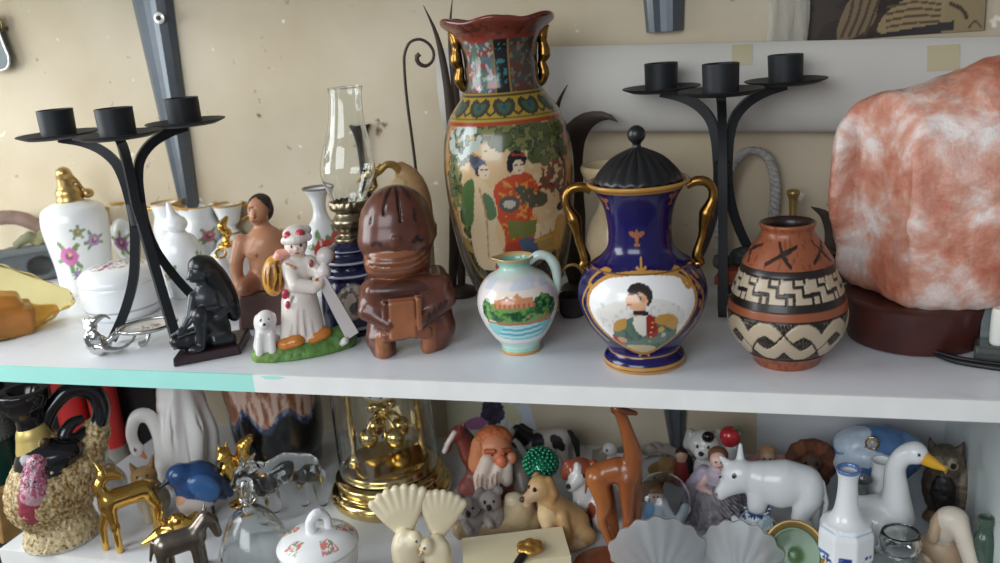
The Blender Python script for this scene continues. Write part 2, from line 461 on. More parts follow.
# ------------------------------------------------------------------ shelving
def shelf_mat():
    m = bpy.data.materials.new('white_laminate'); m.use_nodes = True; nt = m.node_tree; b = nt.nodes['Principled BSDF']
    b.inputs['Roughness'].default_value = .3; b.inputs['Specular IOR Level'].default_value = .45
    tc = nt.nodes.new('ShaderNodeTexCoord'); n = nt.nodes.new('ShaderNodeTexNoise'); n.inputs['Scale'].default_value = 22; n.inputs['Detail'].default_value = 7
    mp = nt.nodes.new('ShaderNodeMapping'); mp.inputs['Scale'].default_value = (1, 1.6, 1); nt.links.new(tc.outputs['Object'], mp.inputs[0]); nt.links.new(mp.outputs[0], n.inputs['Vector'])
    r = nt.nodes.new('ShaderNodeMapRange'); r.inputs[1].default_value = .6; r.inputs[2].default_value = .8; r.inputs[4].default_value = .35; nt.links.new(n.outputs['Fac'], r.inputs[0])
    x = nt.nodes.new('ShaderNodeMix'); x.data_type = 'RGBA'; x.inputs[6].default_value = (*lin((226, 229, 233)), 1); x.inputs[7].default_value = (*lin((168, 160, 150)), 1)
    nt.links.new(r.outputs[0], x.inputs[0]); nt.links.new(x.outputs[2], b.inputs['Base Color']); return m
sm = shelf_mat()
wt = mat('white_edge_band', (238, 238, 234), .4, var=.05, vscale=30)
sh = slab('display_shelf', (-1.15, .0015, -.018), (.85, WALL, 0), sm, kind=None, label='long white laminate shelf board carrying the vases, lamps and candle holders', cat='shelf')
xj = at(255, 385, y=0)[0]
def edge(name, x0, x1, m, lab, drop=.0):
    V, Fc = box_vf(((x0 + x1) / 2, 0, -.0092 - drop), ((x1 - x0) / 2, .0015, .0092)); o = mesh_obj(name, V, Fc, m, sh, smooth=False); o['label'] = lab
edge('edge_band', xj, .85, wt, 'white front edge strip')
edge('edge_tape', -1.15, xj, mat('mint_tape', (168, 232, 220), .45, var=.05, vscale=20), 'mint green front edge strip')
# torn remains of the mint strip
V, Fc = prism_vf([(xj + .008, -.0012), (xj + .016, -.0004), (xj + .03, -.0004), (xj + .036, -.0018), (xj + .024, -.0034), (xj + .013, -.0034)], -.0019, -.0015)
o = mesh_obj('tape_scrap', V, Fc, mat('mint_tape'), sh, smooth=False)
sl = slab('display_shelf', (-.635, .0015, LOW - .018), (.62, WALL, LOW), mat('white_laminate_plain', (228, 231, 234), .32, var=.05, vscale=14), kind=None, label='lower white shelf board crowded with small figurines', cat='shelf')
V, Fc = box_vf((-.0075, 0, LOW - .0092), (.6275, .0015, .0092)); mesh_obj('edge_band', V, Fc, wt, sl, smooth=False)
# shelf above, out of the frame, resting on the brackets that are in it
su = slab('display_shelf', (-1.15, .0, .445), (.85, WALL, .463), mat('white_laminate_plain'), kind=None, label='topmost white shelf board above the picture edge', cat='shelf')
# grey board behind the lower shelf and the side panel closing it
pg = mat('grey_white_board', (206, 208, 210), .5, var=.05, vscale=12)
a0 = at(944, 428, y=WALL)[0]
slab('back_board', (at(757, 430, y=WALL)[0], WALL - .006, LOW), (a0 + .02, WALL, -.0185), pg, kind=None, label='pale grey backing board on the wall behind the white goose', cat='board')
b0 = at(972, 546, z=LOW)
V, Fc = prism_vf([(0, 0), (1, 0), (1, 1), (0, 1)], 0, 1)
dx, dy = b0[0] - a0, b0[1] - WALL; t = (0.004 - WALL) / dy; ex = a0 + dx * t
P = [(a0, WALL - .001), (ex, .004), (ex + .02, .004), (a0 + .02, WALL - .001)]
V = np.array([(x, y, LOW) for x, y in P] + [(x, y, -.0185) for x, y in P])
Fc = [(3, 2, 1, 0), (4, 5, 6, 7)] + [(i, (i + 1) % 4, (i + 1) % 4 + 4, i + 4) for i in range(4)]
tag(mesh_obj('side_panel', V, Fc, mat('pale_side_board', (216, 224, 222), .4, var=.05, vscale=14), smooth=False), 'pale upright panel closing the end of the lower shelf', 'panel')
# left of the lower shelf: a dark cabinet top lower down
dk = mat('dark_stained_board', (40, 38, 38), .5, var=.3, vscale=12)
V, Fc = merge(box_vf((-.89, .16, -.33), (.25, .178, .01)), box_vf((-.89, .325, -.17), (.25, .012, .148)), box_vf((-1.13, .16, -.66), (.012, .17, .32)), box_vf((-.652, .16, -.66), (.012, .17, .32)))
tag(mesh_obj('cabinet', V, Fc, dk, smooth=False), 'dark stained cabinet with a back board beside the lower shelf end', 'cabinet')

# ------------------------------------------------------------------ steel shelf brackets on the wall
steel = mat('grey_steel', (98, 104, 110), .38, metal=.4, var=.1)
def bracket(label, px0, px1, y0, pxb0, pxb1, yb, zt, group, screw=None):
    """pressed steel channel narrowing downward, with a flat arm under the board it carries"""
    a, b_ = at(px0, y0, y=WALL - .014), at(px1, y0, y=WALL - .014); c, d = at(pxb0, yb, y=WALL - .014), at(pxb1, yb, y=WALL - .014)
    root = bpy.data.objects.new('shelf_bracket', None); C.objects.link(root); xm = (a[0] + b_[0]) / 2
    root.location = (xm, WALL - .002, c[2]); tag(root, label, 'bracket', group)
    V = []; zb = c[2]; za = a[2]
    def xs(z):
        t = (z - zb) / (za - zb); l = c[0] + (a[0] - c[0]) * t; r = d[0] + (b_[0] - d[0]) * t; return l, r
    sec = [(0, 0), (.1, .6), (.26, 1), (.42, .86), (.58, .86), (.74, 1), (.9, .6), (1, 0)]
    for z in np.linspace(zb, zt, 12):
        l, r = xs(z)
        for u, dep in sec: V.append((l + (r - l) * u, -dep * .014, z))
    n = len(sec)
    for z in np.linspace(zb, zt, 12):
        l, r = xs(z)
        for u, dep in sec: V.append((l + (r - l) * u, -max(dep * .014 - .002, 0), z))
    F_ = []; N = 12 * n
    for i in range(11):
        for j in range(n - 1):
            q = (i * n + j, i * n + j + 1, (i + 1) * n + j + 1, (i + 1) * n + j); F_.append(q); F_.append(tuple(N + k for k in q[::-1]))
    V = np.array(V) - np.array([xm, 0, zb])
    mesh_obj('upright', V, F_, steel, root, smooth=False)
    l, r = xs(zt)
    V, F2 = merge(box_vf(((l + r) / 2 - xm, -.14, zt - zb - .004), ((r - l) * .42, .14, .003)), prism_vf([(0, 0), (0, -.09), (.004, -.09), (.004, 0)], 0, 0.001))
    # arm: flat plate plus a triangular web
    A_ = box_vf(((l + r) / 2 - xm, -.15, zt - zb - .003), ((r - l) * .42, .14, .0025))
    T = []
    for s_ in (-1, 1):
        T += [((l + r) / 2 - xm + s_ * .0015, -.012, zt - zb - .005), ((l + r) / 2 - xm + s_ * .0015, -.27, zt - zb - .005), ((l + r) / 2 - xm + s_ * .0015, -.012, zt - zb - .055)]
    Wb = (np.array(T), [(0, 1, 2), (3, 5, 4), (0, 3, 4, 1), (1, 4, 5, 2), (2, 5, 3, 0)])
    V, F2 = merge(A_, Wb); mesh_obj('arm', V, F2, steel, root, smooth=False)
    if screw:
        p = at(*screw, y=WALL - .016) - np.array([xm, WALL - .002, zb])
        V, F3, _ = lathe_vf([(0, 0), (.0075, 0), (.0075, .002), (.004, .003), (0, .003)], 20)
        V = V[:, [0, 2, 1]] * np.array([1, -1, 1]); w_ = mesh_obj('washer', V + p, [f[::-1] for f in F3], mat('zinc', (206, 206, 198), .3, metal=.5), root)
        V, F3, _ = lathe_vf([(0, .003), (.0035, .003), (.003, .006), (.0012, .0062), (0, .005)], 16)
        V = V[:, [0, 2, 1]] * np.array([1, -1, 1]); mesh_obj('screw_head', V + p, F3, mat('dark_zinc', (70, 72, 70), .35, metal=.8), w_)
    return root
bracket('grey steel bracket on the wall behind the perfume bottle, with a white washer', 126, 167, 0, 178, 195, 215, .445, 'steel shelf brackets on the wall', screw=(160, 18))
bracket('grey steel bracket on the wall above the paper roll', 642, 684, 0, 645, 683, 33, .445, 'steel shelf brackets on the wall')
bracket('grey steel bracket under the long shelf, behind the white calf figurine', 662, 686, 410, 669, 684, 449, -.0185, 'steel shelf brackets on the wall')

# ------------------------------------------------------------------ paper roll taped to the wall, print and plastic sleeve above it
ry = .317
ta, tb = at(446, 47, y=ry), at(1000, 34, y=ry); sl_ = (tb[2] - ta[2]) / (tb[0] - ta[0])
p0 = np.array([at(443, 90, y=ry)[0], ry, ta[2] - .0495]); p1 = np.array([.72, ry, p0[2] + sl_ * (.72 - p0[0])])
root = bpy.data.objects.new('paper_roll', None); C.objects.link(root); root.location = p0; tag(root, 'long roll of white paper taped to the wall behind the vases', 'paper roll')
Rr = .0505
pts = []
for k, th in enumerate(np.linspace(-.4, 2 * PI * 2.1, 90)):
    r_ = Rr - .0009 * (th + .4) / 1.0 * .5; pts.append((r_ * math.cos(th + 2.3) * .4, r_ * math.sin(th + 2.3)))
V = [(0, y, z) for y, z in pts] + [(p1[0] - p0[0], y, z + p1[2] - p0[2]) for y, z in pts]; n = len(pts)
mesh_obj('sheet', V, [(i, i + 1, n + i + 1, n + i) for i in range(n - 1)], mat('white_paper', (208, 204, 196), .6, var=.04, vscale=8), root)
for px, py, w_, h_ in ((742, 53, .021, .026), (944, 42, .03, .022)):
    q = at(px, py, y=.302) - p0
    V, Fc = [], []
    for i in range(9):
        th = math.radians(152 - i * 4.4 - (0 if px < 800 else -10)); rr = Rr + .0008
        for s_ in (-1, 1): V.append((q[0] + s_ * w_ / 2, rr * math.cos(th) * .4, rr * math.sin(th) + (p1[2] - p0[2]) * q[0] / (p1[0] - p0[0])))
        if i: Fc.append((2 * i - 2, 2 * i - 1, 2 * i + 1, 2 * i))
    mesh_obj('tape', V, Fc, mat('yellowed_tape', (196, 184, 150), .4), root)
a, b_ = at(805, 35, y=WALL - .003), at(984, 35, y=WALL - .003)
W_, H_ = b_[0] - a[0], .17; nx, nz = 150, 120
V = np.array([(W_ * i / (nx - 1), -.001 * math.sin(i * .05), H_ * j / (nz - 1)) for j in range(nz) for i in range(nx)])
Fc = [(j * nx + i, j * nx + i + 1, (j + 1) * nx + i + 1, (j + 1) * nx + i) for j in range(nz - 1) for i in range(nx - 1)]
p = Paint(V[:, 0] / W_ * 180, V[:, 2] / W_ * 180, (70, 50, 38))
dk_ = fbm(p.s / 25, p.z / 12, seed=4) > .5; p.put(dk_, (50, 36, 28))
p.poly([(34, 0), (44, 40), (70, 60), (72, 20), (60, 6)], (150, 128, 94), True)
for i in range(4): p.line([(38 + i * 8, 4), (46 + i * 8, 24), (50 + i * 9, 48)], 1.6, (96, 74, 52), True)
p.poly([(75, 6), (82, 24), (120, 44), (150, 34), (140, 12), (110, 4)], (184, 160, 116), True)
for i in range(4): p.line([(84, 10 + i * 7), (112, 13 + i * 7), (136, 12 + i * 6)], 1.3, (112, 86, 58), True)
p.poly([(138, 0), (146, 60), (180, 90), (180, 0)], (176, 154, 112))
p.line([(146, 30), (158, 22), (162, 14)], 2, (80, 60, 42), True); p.line([(165, 4), (170, 10), (176, 4)], 1.2, (110, 88, 60), True)
p.poly([(70, -1), (150, 2), (150, 12), (72, 3)], (54, 48, 46))
p.put(p.z > 95, (120, 96, 66)); p.c *= .82
bmk = mesh_obj('art_print', V, Fc, mat('printed_paper', None, .55), None, p.c); bmk.location = a + np.array([0, 0, -.008])
tag(bmk, 'brown sepia print of draped cloth and folded hands above the paper roll', 'print')
a = at(765, 40, y=WALL - .006)
V, Fc = [], []
for j in range(14):
    for i in range(9):
        V.append((.042 * i / 8 + .004 * math.sin(j * .6), -.005 * math.sin(i * 1.1 + j * .35) ** 2 - .002, .2 * j / 13 - .012))
        if i and j: Fc.append((j * 9 + i - 10, j * 9 + i - 9, j * 9 + i, j * 9 + i - 1))
V2 = np.array(V) + np.array([0, -.003, 0]); V, Fc = merge((V, Fc), (V2, Fc))
o = mesh_obj('plastic_sleeve', V, Fc, mat('clear_plastic', (240, 238, 230), .15, trans=.75, ior=1.15)); o.location = a
tag(o, 'clear crinkled plastic sleeve hanging on the wall beside the sepia print', 'sleeve')
# hanging keyring ornament at the top left
p = at(-2, 45, y=WALL - .012); root = bpy.data.objects.new('hanging_ornament', None); C.objects.link(root); root.location = p
tag(root, 'dark hanging ornament with a silver rim on a cord against the wall', 'ornament')
O = [(-.03, .03), (-.005, .038), (.008, .032), (.0105, .015), (.014, -.004), (.017, -.018), (.012, -.03), (-.004, -.034), (-.03, -.03)]
O = [tuple(q) for q in crom(O, 48, True)[:-1]]
V, Fc = prism_vf(O, -.0035, .0035); mesh_obj('plaque', V, Fc, mat('slate_enamel', (74, 88, 92), .35, var=.2), root, smooth=False)
V, Fc = sweep_vf([(x, -.0035, z) for x, z in O], .0016, 8, closed=True); mesh_obj('rim', V, Fc, silver(), root)
V, Fc = sweep_vf([(-.012 + .006 * math.cos(t), -.004, .006 * math.sin(t) + .002) for t in np.linspace(0, 2 * PI, 24)[:-1]], .001, 8, closed=True); mesh_obj('relief', V, Fc, silver(), root)
V, Fc = sweep_vf([(.011 + .0035 * math.cos(t), 0, .027 + .009 * math.sin(t)) for t in np.linspace(0, 2 * PI, 24)[:-1]], .0013, 8, closed=True); mesh_obj('ring', V, Fc, mat('tarnished_brass', (140, 120, 76), .3, metal=1), root)
V, Fc = sweep_vf([(.011, 0, .036), (.008, .002, .06), (.003, .006, .09), (0, .011, .14)], .001, 8); mesh_obj('cord', V, Fc, mat('brown_cord', (128, 112, 80), .7), root)
# ================================================================== things on the upper shelf
# ------------------------------------------------------------------ black iron candle holders
def candle_holder(label, px, py, turn=0., az=(0, 100, -100), legs=(62, 52, 52), arm=62, zs=1., lz=None):
    I = Item('candle_holder', label, 'candle holder', px, py, group='iron candle holders', turn=turn)
    ir = iron(); W0 = I.W; I.W = lambda V: W0(np.asarray(V, float) * np.array([1, 1, zs]))
    up = [(9, 80), (4.5, 108), (5, 128), (7, 148), (12, 164), (24, 177), (42, 186), (62, 191)]
    for i, a_ in enumerate(az):
        a = math.radians(a_); d = np.array([math.sin(a), -math.cos(a)]); l = legs[i] / 62; al = math.radians((lz or az)[i]); dl = np.array([math.sin(al), -math.cos(al)])
        pr = [(62 * l, 0), (58 * l, 4), (40 * l, 24), (22 * l, 52)] + up
        if i == 0: pr = [(62 * l, 0), (56 * l, 8), (42 * l, 34), (27 * l, 66), (13, 98), (6, 122), (5, 138), (7, 154), (13, 168), (25, 179), (42, 187), (62, 191)]
        q = [((dl if z < 112 else d)[0] * r, (dl if z < 112 else d)[1] * r, z + 4) for r, z in pr]
        I.tube('rod', q, 4.4, ir, n=44, flat='rect')
        c = (d[0] * arm, d[1] * arm, 0)
        I.lathe('plate', [(0, 194), (10, 194), (30, 195.5), (39.5, 199), (40, 200), (39, 200.4), (29, 197.4), (0, 196.4)], ir, smooth=False, off=c, nu=44)
        I.lathe('cup', [(0, 197), (16.5, 197), (16.5, 197), (17.2, 223), (17.2, 223), (15.6, 223), (15.6, 223), (15, 200), (15, 200), (0, 200)], ir, n=40, off=c, nu=36)
    V, Fc, _ = lathe_vf([(4, 104), (9.5, 108), (9.5, 128), (4, 132)], 12); I.add('weld', V, Fc, ir)
    I.done(); return I
candle_holder('black iron three-cup candle holder in front of the white perfume bottle', 162, 336, az=(-3, 92, -112), legs=(62, 60, 46), zs=1.04, lz=(12, 96, -100))
candle_holder('black iron three-cup candle holder in front of the paper roll', 724, 301, turn=-.02, legs=(58, 56, 50), zs=1.085)

# ------------------------------------------------------------------ tall patterned vase
I = Item('satsuma_vase'.replace('satsuma', 'patterned'), 'tall black and gold vase painted with two kimono ladies under a tree', 'vase', 521, 326, rb=33)
def pat(p):
    z0 = p.z; s, z, A = p.s, p.z - 12, p.A; p.z = z
    p.c[:] = (34, 27, 24)
    p.speck((112, 84, 44), 2.2, .68, 3); p.speck((60, 42, 32), 4, .62, 9)
    R = 64.
    # side borders run in dark brown with gold dots; front and back panels
    for cen in (0, PI):
        q = (A - cen + PI) % (2 * PI) - PI; p.s = q * R
        front = cen == 0
        pan = [(-68, 196), (68, 196), (76, 150), (70, 110), (58, 70), (44, 40), (0, 34), (-44, 40), (-60, 70), (-72, 110), (-78, 150)]
        p.poly([(x * 1.05, y * 1.0 + (1 if y > 100 else -2)) for x, y in pan], (150, 112, 52), True)
        m = p.poly(pan, (226, 190, 140), True); p.clip = m & (np.abs(q) < 1.3)
        n1 = fbm(p.s / 20, z / 20, seed=12)
        p.put(n1 > .55, (232, 204, 158))
        p.put(z > 178, (214, 150, 92)); p.put((z > 168) & (n1 > .45), (222, 168, 108))
        p.put(np.abs(p.s) > 62, (206, 140, 72))
        # ground and water at the bottom
        p.poly([(-80, 78), (-40, 74), (0, 70), (40, 80), (80, 76), (80, 0), (-80, 0)], (172, 140, 84), True)
        p.poly([(-80, 66), (-40, 60), (10, 46), (60, 62), (80, 0), (-80, 0)], (58, 56, 44), True)
        p.put((z < 62) & (fbm(p.s / 5, z / 5, seed=31) > .55), (98, 96, 70))
        # trees
        leaf = fbm(p.s / 7, z / 6, seed=5)
        for (x, y, rx, rz) in ((18, 172, 40, 15), (44, 160, 26, 16), (-10, 178, 30, 11), (-52, 168, 20, 18), (-62, 132, 13, 30), (-50, 100, 10, 26), (58, 178, 18, 10)):
            mm = (((p.s - x) / rx) ** 2 + ((z - y) / rz) ** 2 + (leaf - .5) * 1.5) < 1
            p.put(mm, (92, 100, 56)); p.put(mm & (leaf > .52), (60, 74, 44)); p.put(mm & (leaf > .62), (128, 128, 70))
        mm = (((p.s + 48) / 22) ** 2 + ((z - 172) / 16) ** 2 + (leaf - .5)) < 1; p.put(mm & (leaf < .5), (196, 206, 196))
        p.line([(66, 84), (58, 110), (62, 140), (50, 160)], 2.2, (74, 52, 38), True); p.line([(58, 112), (40, 126), (28, 124)], 1.4, (84, 58, 40), True)
        for (x, y, rx, rz) in ((46, 132, 20, 17), (62, 112, 12, 14), (34, 118, 12, 9)):
            mm = (((p.s - x) / rx) ** 2 + ((z - y) / rz) ** 2 + (leaf - .5) * 2) < 1
            p.put(mm & (leaf > .47), (142, 62, 48)); p.put(mm & (leaf > .6), (104, 82, 60))
        if front:
            # lady with a red kimono
            p.poly([(-14, 130), (0, 138), (16, 140), (24, 132), (30, 112), (20, 106), (22, 84), (14, 60), (-8, 58), (-10, 86), (-16, 104)], (204, 78, 40), True)
            p.poly([(4, 128), (22, 124), (36, 116), (34, 108), (14, 108)], (92, 88, 66), True)
            p.speck((232, 150, 70), 3, .66, 21, p.inpoly([(-14, 134), (24, 134), (28, 60), (-8, 60)]))
            p.ell(-2, 112, 10, 8, (96, 92, 84)); p.ell(-2, 112, 6, 4, (206, 196, 178)); p.poly([(-6, 96), (24, 94), (22, 80), (-4, 78)], (120, 122, 62))
            p.poly([(4, 76), (22, 76), (22, 50), (0, 50)], (86, 98, 124), True); p.poly([(-8, 74), (6, 72), (2, 52), (-10, 54)], (178, 66, 44), True)
            p.ell(8, 153, 9, 8, (24, 20, 22)); p.ell(1, 148, 3, 7, (24, 20, 22)); p.ell(9, 146, 5.5, 7, (238, 214, 180)); p.line([(6, 148), (8, 148)], .5, (50, 34, 34)); p.line([(11, 148), (13, 148)], .5, (50, 34, 34)); p.ell(9.5, 142, 1.2, .8, (186, 60, 50)); p.line([(3, 158), (16, 156)], .8, (190, 60, 40))
            # lady with a cream kimono
            p.poly([(-46, 128), (-34, 138), (-22, 132), (-14, 108), (-18, 84), (-10, 54), (-44, 50), (-48, 80), (-42, 104)], (228, 200, 160), True)
            p.poly([(-48, 130), (-36, 136), (-38, 112), (-44, 92), (-54, 92)], (92, 120, 70), True); p.poly([(-26, 124), (-18, 118), (-16, 100), (-24, 98)], (96, 124, 84), True)
            p.poly([(-16, 64), (-6, 66), (0, 50), (-24, 48)], (200, 74, 44), True)
            p.line([(-30, 128), (-26, 100), (-30, 60)], .8, (186, 148, 104), True)
            p.ell(-29, 150, 8, 6, (92, 100, 118)); p.ell(-34, 155, 6, 5, (70, 76, 92)); p.ell(-30, 143, 3, 4, (60, 60, 70)); p.ell(-24, 143, 5.5, 7, (238, 212, 180)); p.line([(-27, 145), (-25, 145)], .5, (60, 40, 40)); p.line([(-22.5, 145), (-20.5, 145)], .5, (60, 40, 40)); p.ell(-22.5, 139.5, 1.1, .7, (180, 60, 50)); p.line([(-38, 160), (-26, 157)], .7, (200, 150, 70))
            # child by the rail, rail and blossoms
            p.poly([(48, 92), (58, 94), (62, 64), (46, 62)], (206, 150, 66), True); p.ell(52, 100, 4, 4, (232, 206, 170)); p.ell(53, 102, 5, 4, (34, 28, 26))
            for x in (28, 40, 52, 64): p.line([(x, 52), (x, 82)], 1, (196, 140, 50))
            p.line([(22, 62), (70, 68)], 1.6, (206, 152, 58)); p.line([(22, 74), (70, 80)], 1.4, (206, 152, 58))
        p.clip = None
    p.s = A * R; z = p.z = z0
    # ochre shoulder collar with hearts
    p.band(197, 200.5, (176, 70, 40)); p.band(200.5, 226, (188, 156, 58)); p.band(222.5, 224, (92, 74, 40)); p.band(203, 204, (120, 92, 42))
    for k in range(12):
        th = k * PI / 6; q = ((A - th + PI) % (2 * PI) - PI) * 50
        p.s = q; p.poly([(0, 204), (10, 210), (11, 218), (6, 221), (0, 218), (-6, 221), (-11, 218), (-10, 210)], (74, 66, 56), True)
        p.poly([(0, 207), (6, 211), (7, 216), (3, 217), (0, 215), (-3, 217), (-7, 216), (-6, 211)], (74, 104, 78), True); p.ell(0, 213, 2.2, 2.2, (52, 84, 112))
        p.line([(10, 208), (13, 206), (16, 208)], 1, (74, 66, 56))
    p.s = A * R
    # neck panels
    nk = z > 226; n2 = fbm(A * 40 / 4, z / 4, seed=41); n3 = fbm(A * 40 / 6, z / 6, seed=44)
    p.put(nk, (26, 26, 28))
    for cen, base, l in ((-.62, (98, 104, 118), 1), (.66, (84, 70, 62), 0), (2.4, (98, 104, 118), 1), (-2.4, (84, 70, 62), 0)):
        q = np.abs((A - cen + PI) % (2 * PI) - PI); m = nk & (q < .47) & (z < 277)
        p.put(m, base); p.put(m & (n3 > .56), (158, 70, 52) if l else (70, 82, 74)); p.put(m & (n3 < .4), (92, 128, 108) if l else (106, 60, 46)); p.put(m & (n2 > .62), (186, 182, 170) if l else (130, 112, 90))
        p.put(m & (q > .43), (150, 116, 60))
    m = nk & (z < 277) & (np.abs(np.abs(A) % (PI / 2 + .2)) < .14); p.put(m & (n2 > .62), (60, 130, 128))
    p.band(277, 281, (150, 60, 44)); p.put(z > 281, (138, 62, 48)); p.put((z > 281) & (n3 > .6), (104, 44, 36))
    inner = (np.hypot(p.V[:, 0], p.V[:, 1]) < 52) & (z > 280) & (p.idx_in)
    p.put(inner, (196, 186, 178))
prof = [(0, 1), (32, 0), (35, 2), (35, 8), (38, 20), (51, 52), (60, 95), (64.5, 140), (64.5, 160), (61, 186), (54, 204), (43, 220), (38, 230), (36.5, 250), (38.5, 270), (45, 283), (54, 291), (58, 295), (58, 298), (55, 299), (50, 294), (43, 284), (35, 268), (33, 240), (33, 225)]
P = crom(prof, 330)
wav = lambda A, R, Z: (R + np.clip((Z - 282) / 14, 0, 1) * 1.4 * np.cos(A * 6 + .6), Z + np.clip((Z - 280) / 14, 0, 1) * 1.9 * np.cos(A * 6 + .6))
V, Fc, A = lathe_vf(P, 360, wav, True, False)
p = Paint(A * 64, np.repeat(P[:, 1], 360), (34, 27, 24)); p.A = A; p.V = V
p.idx_in = np.repeat(np.arange(330) > np.argmax(P[:, 0] * (P[:, 1] > 285)) + 6, 360)
pat(p); p.c *= .86; I.add('body', V, Fc, mat('painted_vase_glaze', None, .22, coat=.35, spec=.5), cols=p.c)
for s_ in (-1, 1):
    I.tube('handle', [(s_ * 36, 0, 228), (s_ * 40, 0, 232), (s_ * 42.5, 0, 240), (s_ * 41, 0, 250), (s_ * 44, 0, 258), (s_ * 43.5, 0, 268), (s_ * 43, 0, 274), (s_ * 45, 0, 283), (s_ * 48, 0, 288)], [3.5, 4.5, 5.5, 5, 4, 6.5, 6, 4.5, 5.5, 5, 4], oldgold(), n=50, ns=14)
I.done(); vase1 = I

# ------------------------------------------------------------------ cobalt vase with the officer medallion
I = Item('lidded_urn', 'cobalt blue and gold two-handled urn with an officer portrait medallion and black lid', 'urn', 645, 375, rb=40)
def pat(p):
    s, z, A = p.s, p.z, p.A; R = 64.
    p.c[:] = (22, 16, 78)
    GO = (186, 136, 62)
    p.band(-1, 7, GO); p.band(3.4, 4.2, (90, 60, 30)); p.band(14, 15, GO)
    for cen in (0, PI):
        q = (A - cen + PI) % (2 * PI) - PI; p.s = q * R
        m0 = np.abs(q) < 1.45; p.clip = m0; zk = p.z; p.z = (zk - 22) / 1.08 + 12
        med = [(0, 12), (28, 22), (52, 46), (56, 66), (44, 78), (22, 82), (0, 83), (-22, 82), (-44, 78), (-58, 64), (-54, 44), (-30, 22)]
        p.poly([(x * 1.09, 48 + (y - 48) * 1.09) for x, y in med], GO, True)
        m = p.poly(med, (238, 236, 234), True)
        # gold scrolls beside the medallion
        p.line([(40, 82), (52, 84), (58, 74), (50, 70), (47, 76)], 2, GO, True); p.line([(-44, 84), (-58, 84), (-66, 74), (-58, 70)], 2, GO, True)
        p.line([(62, 76), (72, 60), (68, 40), (52, 24)], 1.4, GO, True); p.line([(-64, 72), (-72, 56), (-66, 38), (-50, 22)], 1.6, GO, True)
        for k in range(6): p.ell(66 + k % 2 * 6, 36 + k * 8, 3, 4.5, (176, 116, 60), .6)
        p.line([(-8, 8), (0, 12), (8, 8)], 1.6, GO, True); p.line([(-6, 88), (0, 85), (6, 88)], 1.4, GO, True); p.line([(0, 84), (0, 95)], 1.3, GO)
        p.clip = m & m0
        if cen == 0:
            p.poly([(-50, 50), (-34, 60), (-10, 66), (26, 62), (44, 46), (20, 26), (-30, 30)], (224, 220, 212), True)
            p.speck((206, 204, 200), 5, .6, 8, p.inpoly([(-44, 34), (-44, 60), (36, 60), (36, 34)]))
            p.s = p.s / 1.14; p.z = (p.z - 13) / .97 + 13
            # officer: coat, folded arms, epaulettes, head in profile
            p.poly([(-30, 20), (-26, 40), (-16, 48), (-4, 53), (8, 52), (24, 46), (32, 36), (30, 18), (14, 13), (-14, 13)], (92, 118, 104), True)
            p.speck((70, 94, 82), 4, .58, 15, p.inpoly([(-30, 18), (-26, 46), (24, 50), (32, 20)]))
            p.poly([(-6, 54), (4, 54), (6, 40), (0, 32), (-8, 42)], (232, 226, 214), True); p.poly([(4, 54), (10, 50), (12, 26), (6, 22)], (154, 46, 44), True)
            p.poly([(12, 52), (24, 52), (32, 44), (30, 36), (18, 42), (10, 46)], (196, 150, 74), True); p.poly([(-24, 46), (-14, 50), (-16, 40), (-28, 36)], (190, 146, 76), True)
            p.line([(-28, 28), (-10, 24), (12, 20)], 4.2, (84, 108, 96), True); p.line([(-24, 20), (-4, 24), (20, 28)], 4, (104, 128, 112), True)
            p.ell(-22, 27, 5, 3.4, (214, 160, 120)); p.line([(-30, 30), (-26, 20)], 2, (176, 50, 46)); p.poly([(-20, 20), (14, 18), (10, 10), (-16, 10)], (206, 190, 150), True)
            for k in range(5): p.ell(8 - k * .5, 46 - k * 5, 1, 1, (216, 180, 92))
            p.ell(16, 38, 3, 3, (206, 170, 86)); p.ell(19, 32, 2.4, 2.4, (196, 190, 180))
            p.poly([(-7, 52), (2, 54), (3, 62), (-6, 60)], (206, 156, 118)); p.poly([(-8, 54), (4, 53), (5, 57), (-8, 58)], (38, 34, 40))
            p.poly([(-12, 76), (-3, 79), (5, 73), (4, 63), (-3, 58), (-10, 59), (-12, 63), (-14.5, 66), (-12.5, 71)], (220, 170, 132), True)
            p.poly([(-12.5, 73), (-11, 78), (-1, 80), (8, 75), (8, 66), (4, 61), (4, 68), (-2, 73), (-8, 72.5)], (44, 36, 32), True); p.line([(-8, 73), (-4, 72), (0, 66)], 1, (44, 36, 32))
            p.line([(-11, 71), (-8, 71.5)], .9, (50, 38, 32)); p.line([(-12.5, 62.5), (-9, 62.8)], .7, (170, 80, 66)); p.ell(1, 67, 1.8, 2.6, (206, 146, 108))
        p.clip = None; p.z = zk
    p.s = A * 38
    # gold bees and sprigs on the neck
    for th, zz, k in ((-.1, 131, 1.), (-1.0, 164, .8), (.95, 166, .8), (1.3, 132, .8), (-1.5, 128, .8), (3.1, 130, 1)):
        q = ((A - th + PI) % (2 * PI) - PI) * 36; p.s = q; d = (150, 92, 60)
        p.ell(0, zz, 2.2 * k, 7 * k, d); p.ell(-4 * k, zz + 2, 5 * k, 2.6 * k, d, -.5); p.ell(4 * k, zz + 2, 5 * k, 2.6 * k, d, .5); p.ell(0, zz - 8 * k, 3.6 * k, 2 * k, d)
    p.band(174, 181, GO); p.band(98.5, 100, (120, 84, 50))
prof = [(0, 1), (38, 0), (40, 1.5), (40, 6), (39, 9), (35, 14), (35, 17), (40, 23), (55, 42), (63, 62), (64, 70), (61, 84), (52, 97), (40, 106), (33, 115), (31.5, 128), (33, 146), (38, 162), (46, 174), (51, 178), (51.5, 180), (49, 181), (45, 176)]
P = crom(prof, 260); V, Fc, A = lathe_vf(P, 340, None, True, False)
p = Paint(A * 64, np.repeat(P[:, 1], 340), (22, 16, 78)); p.A = A; pat(p)
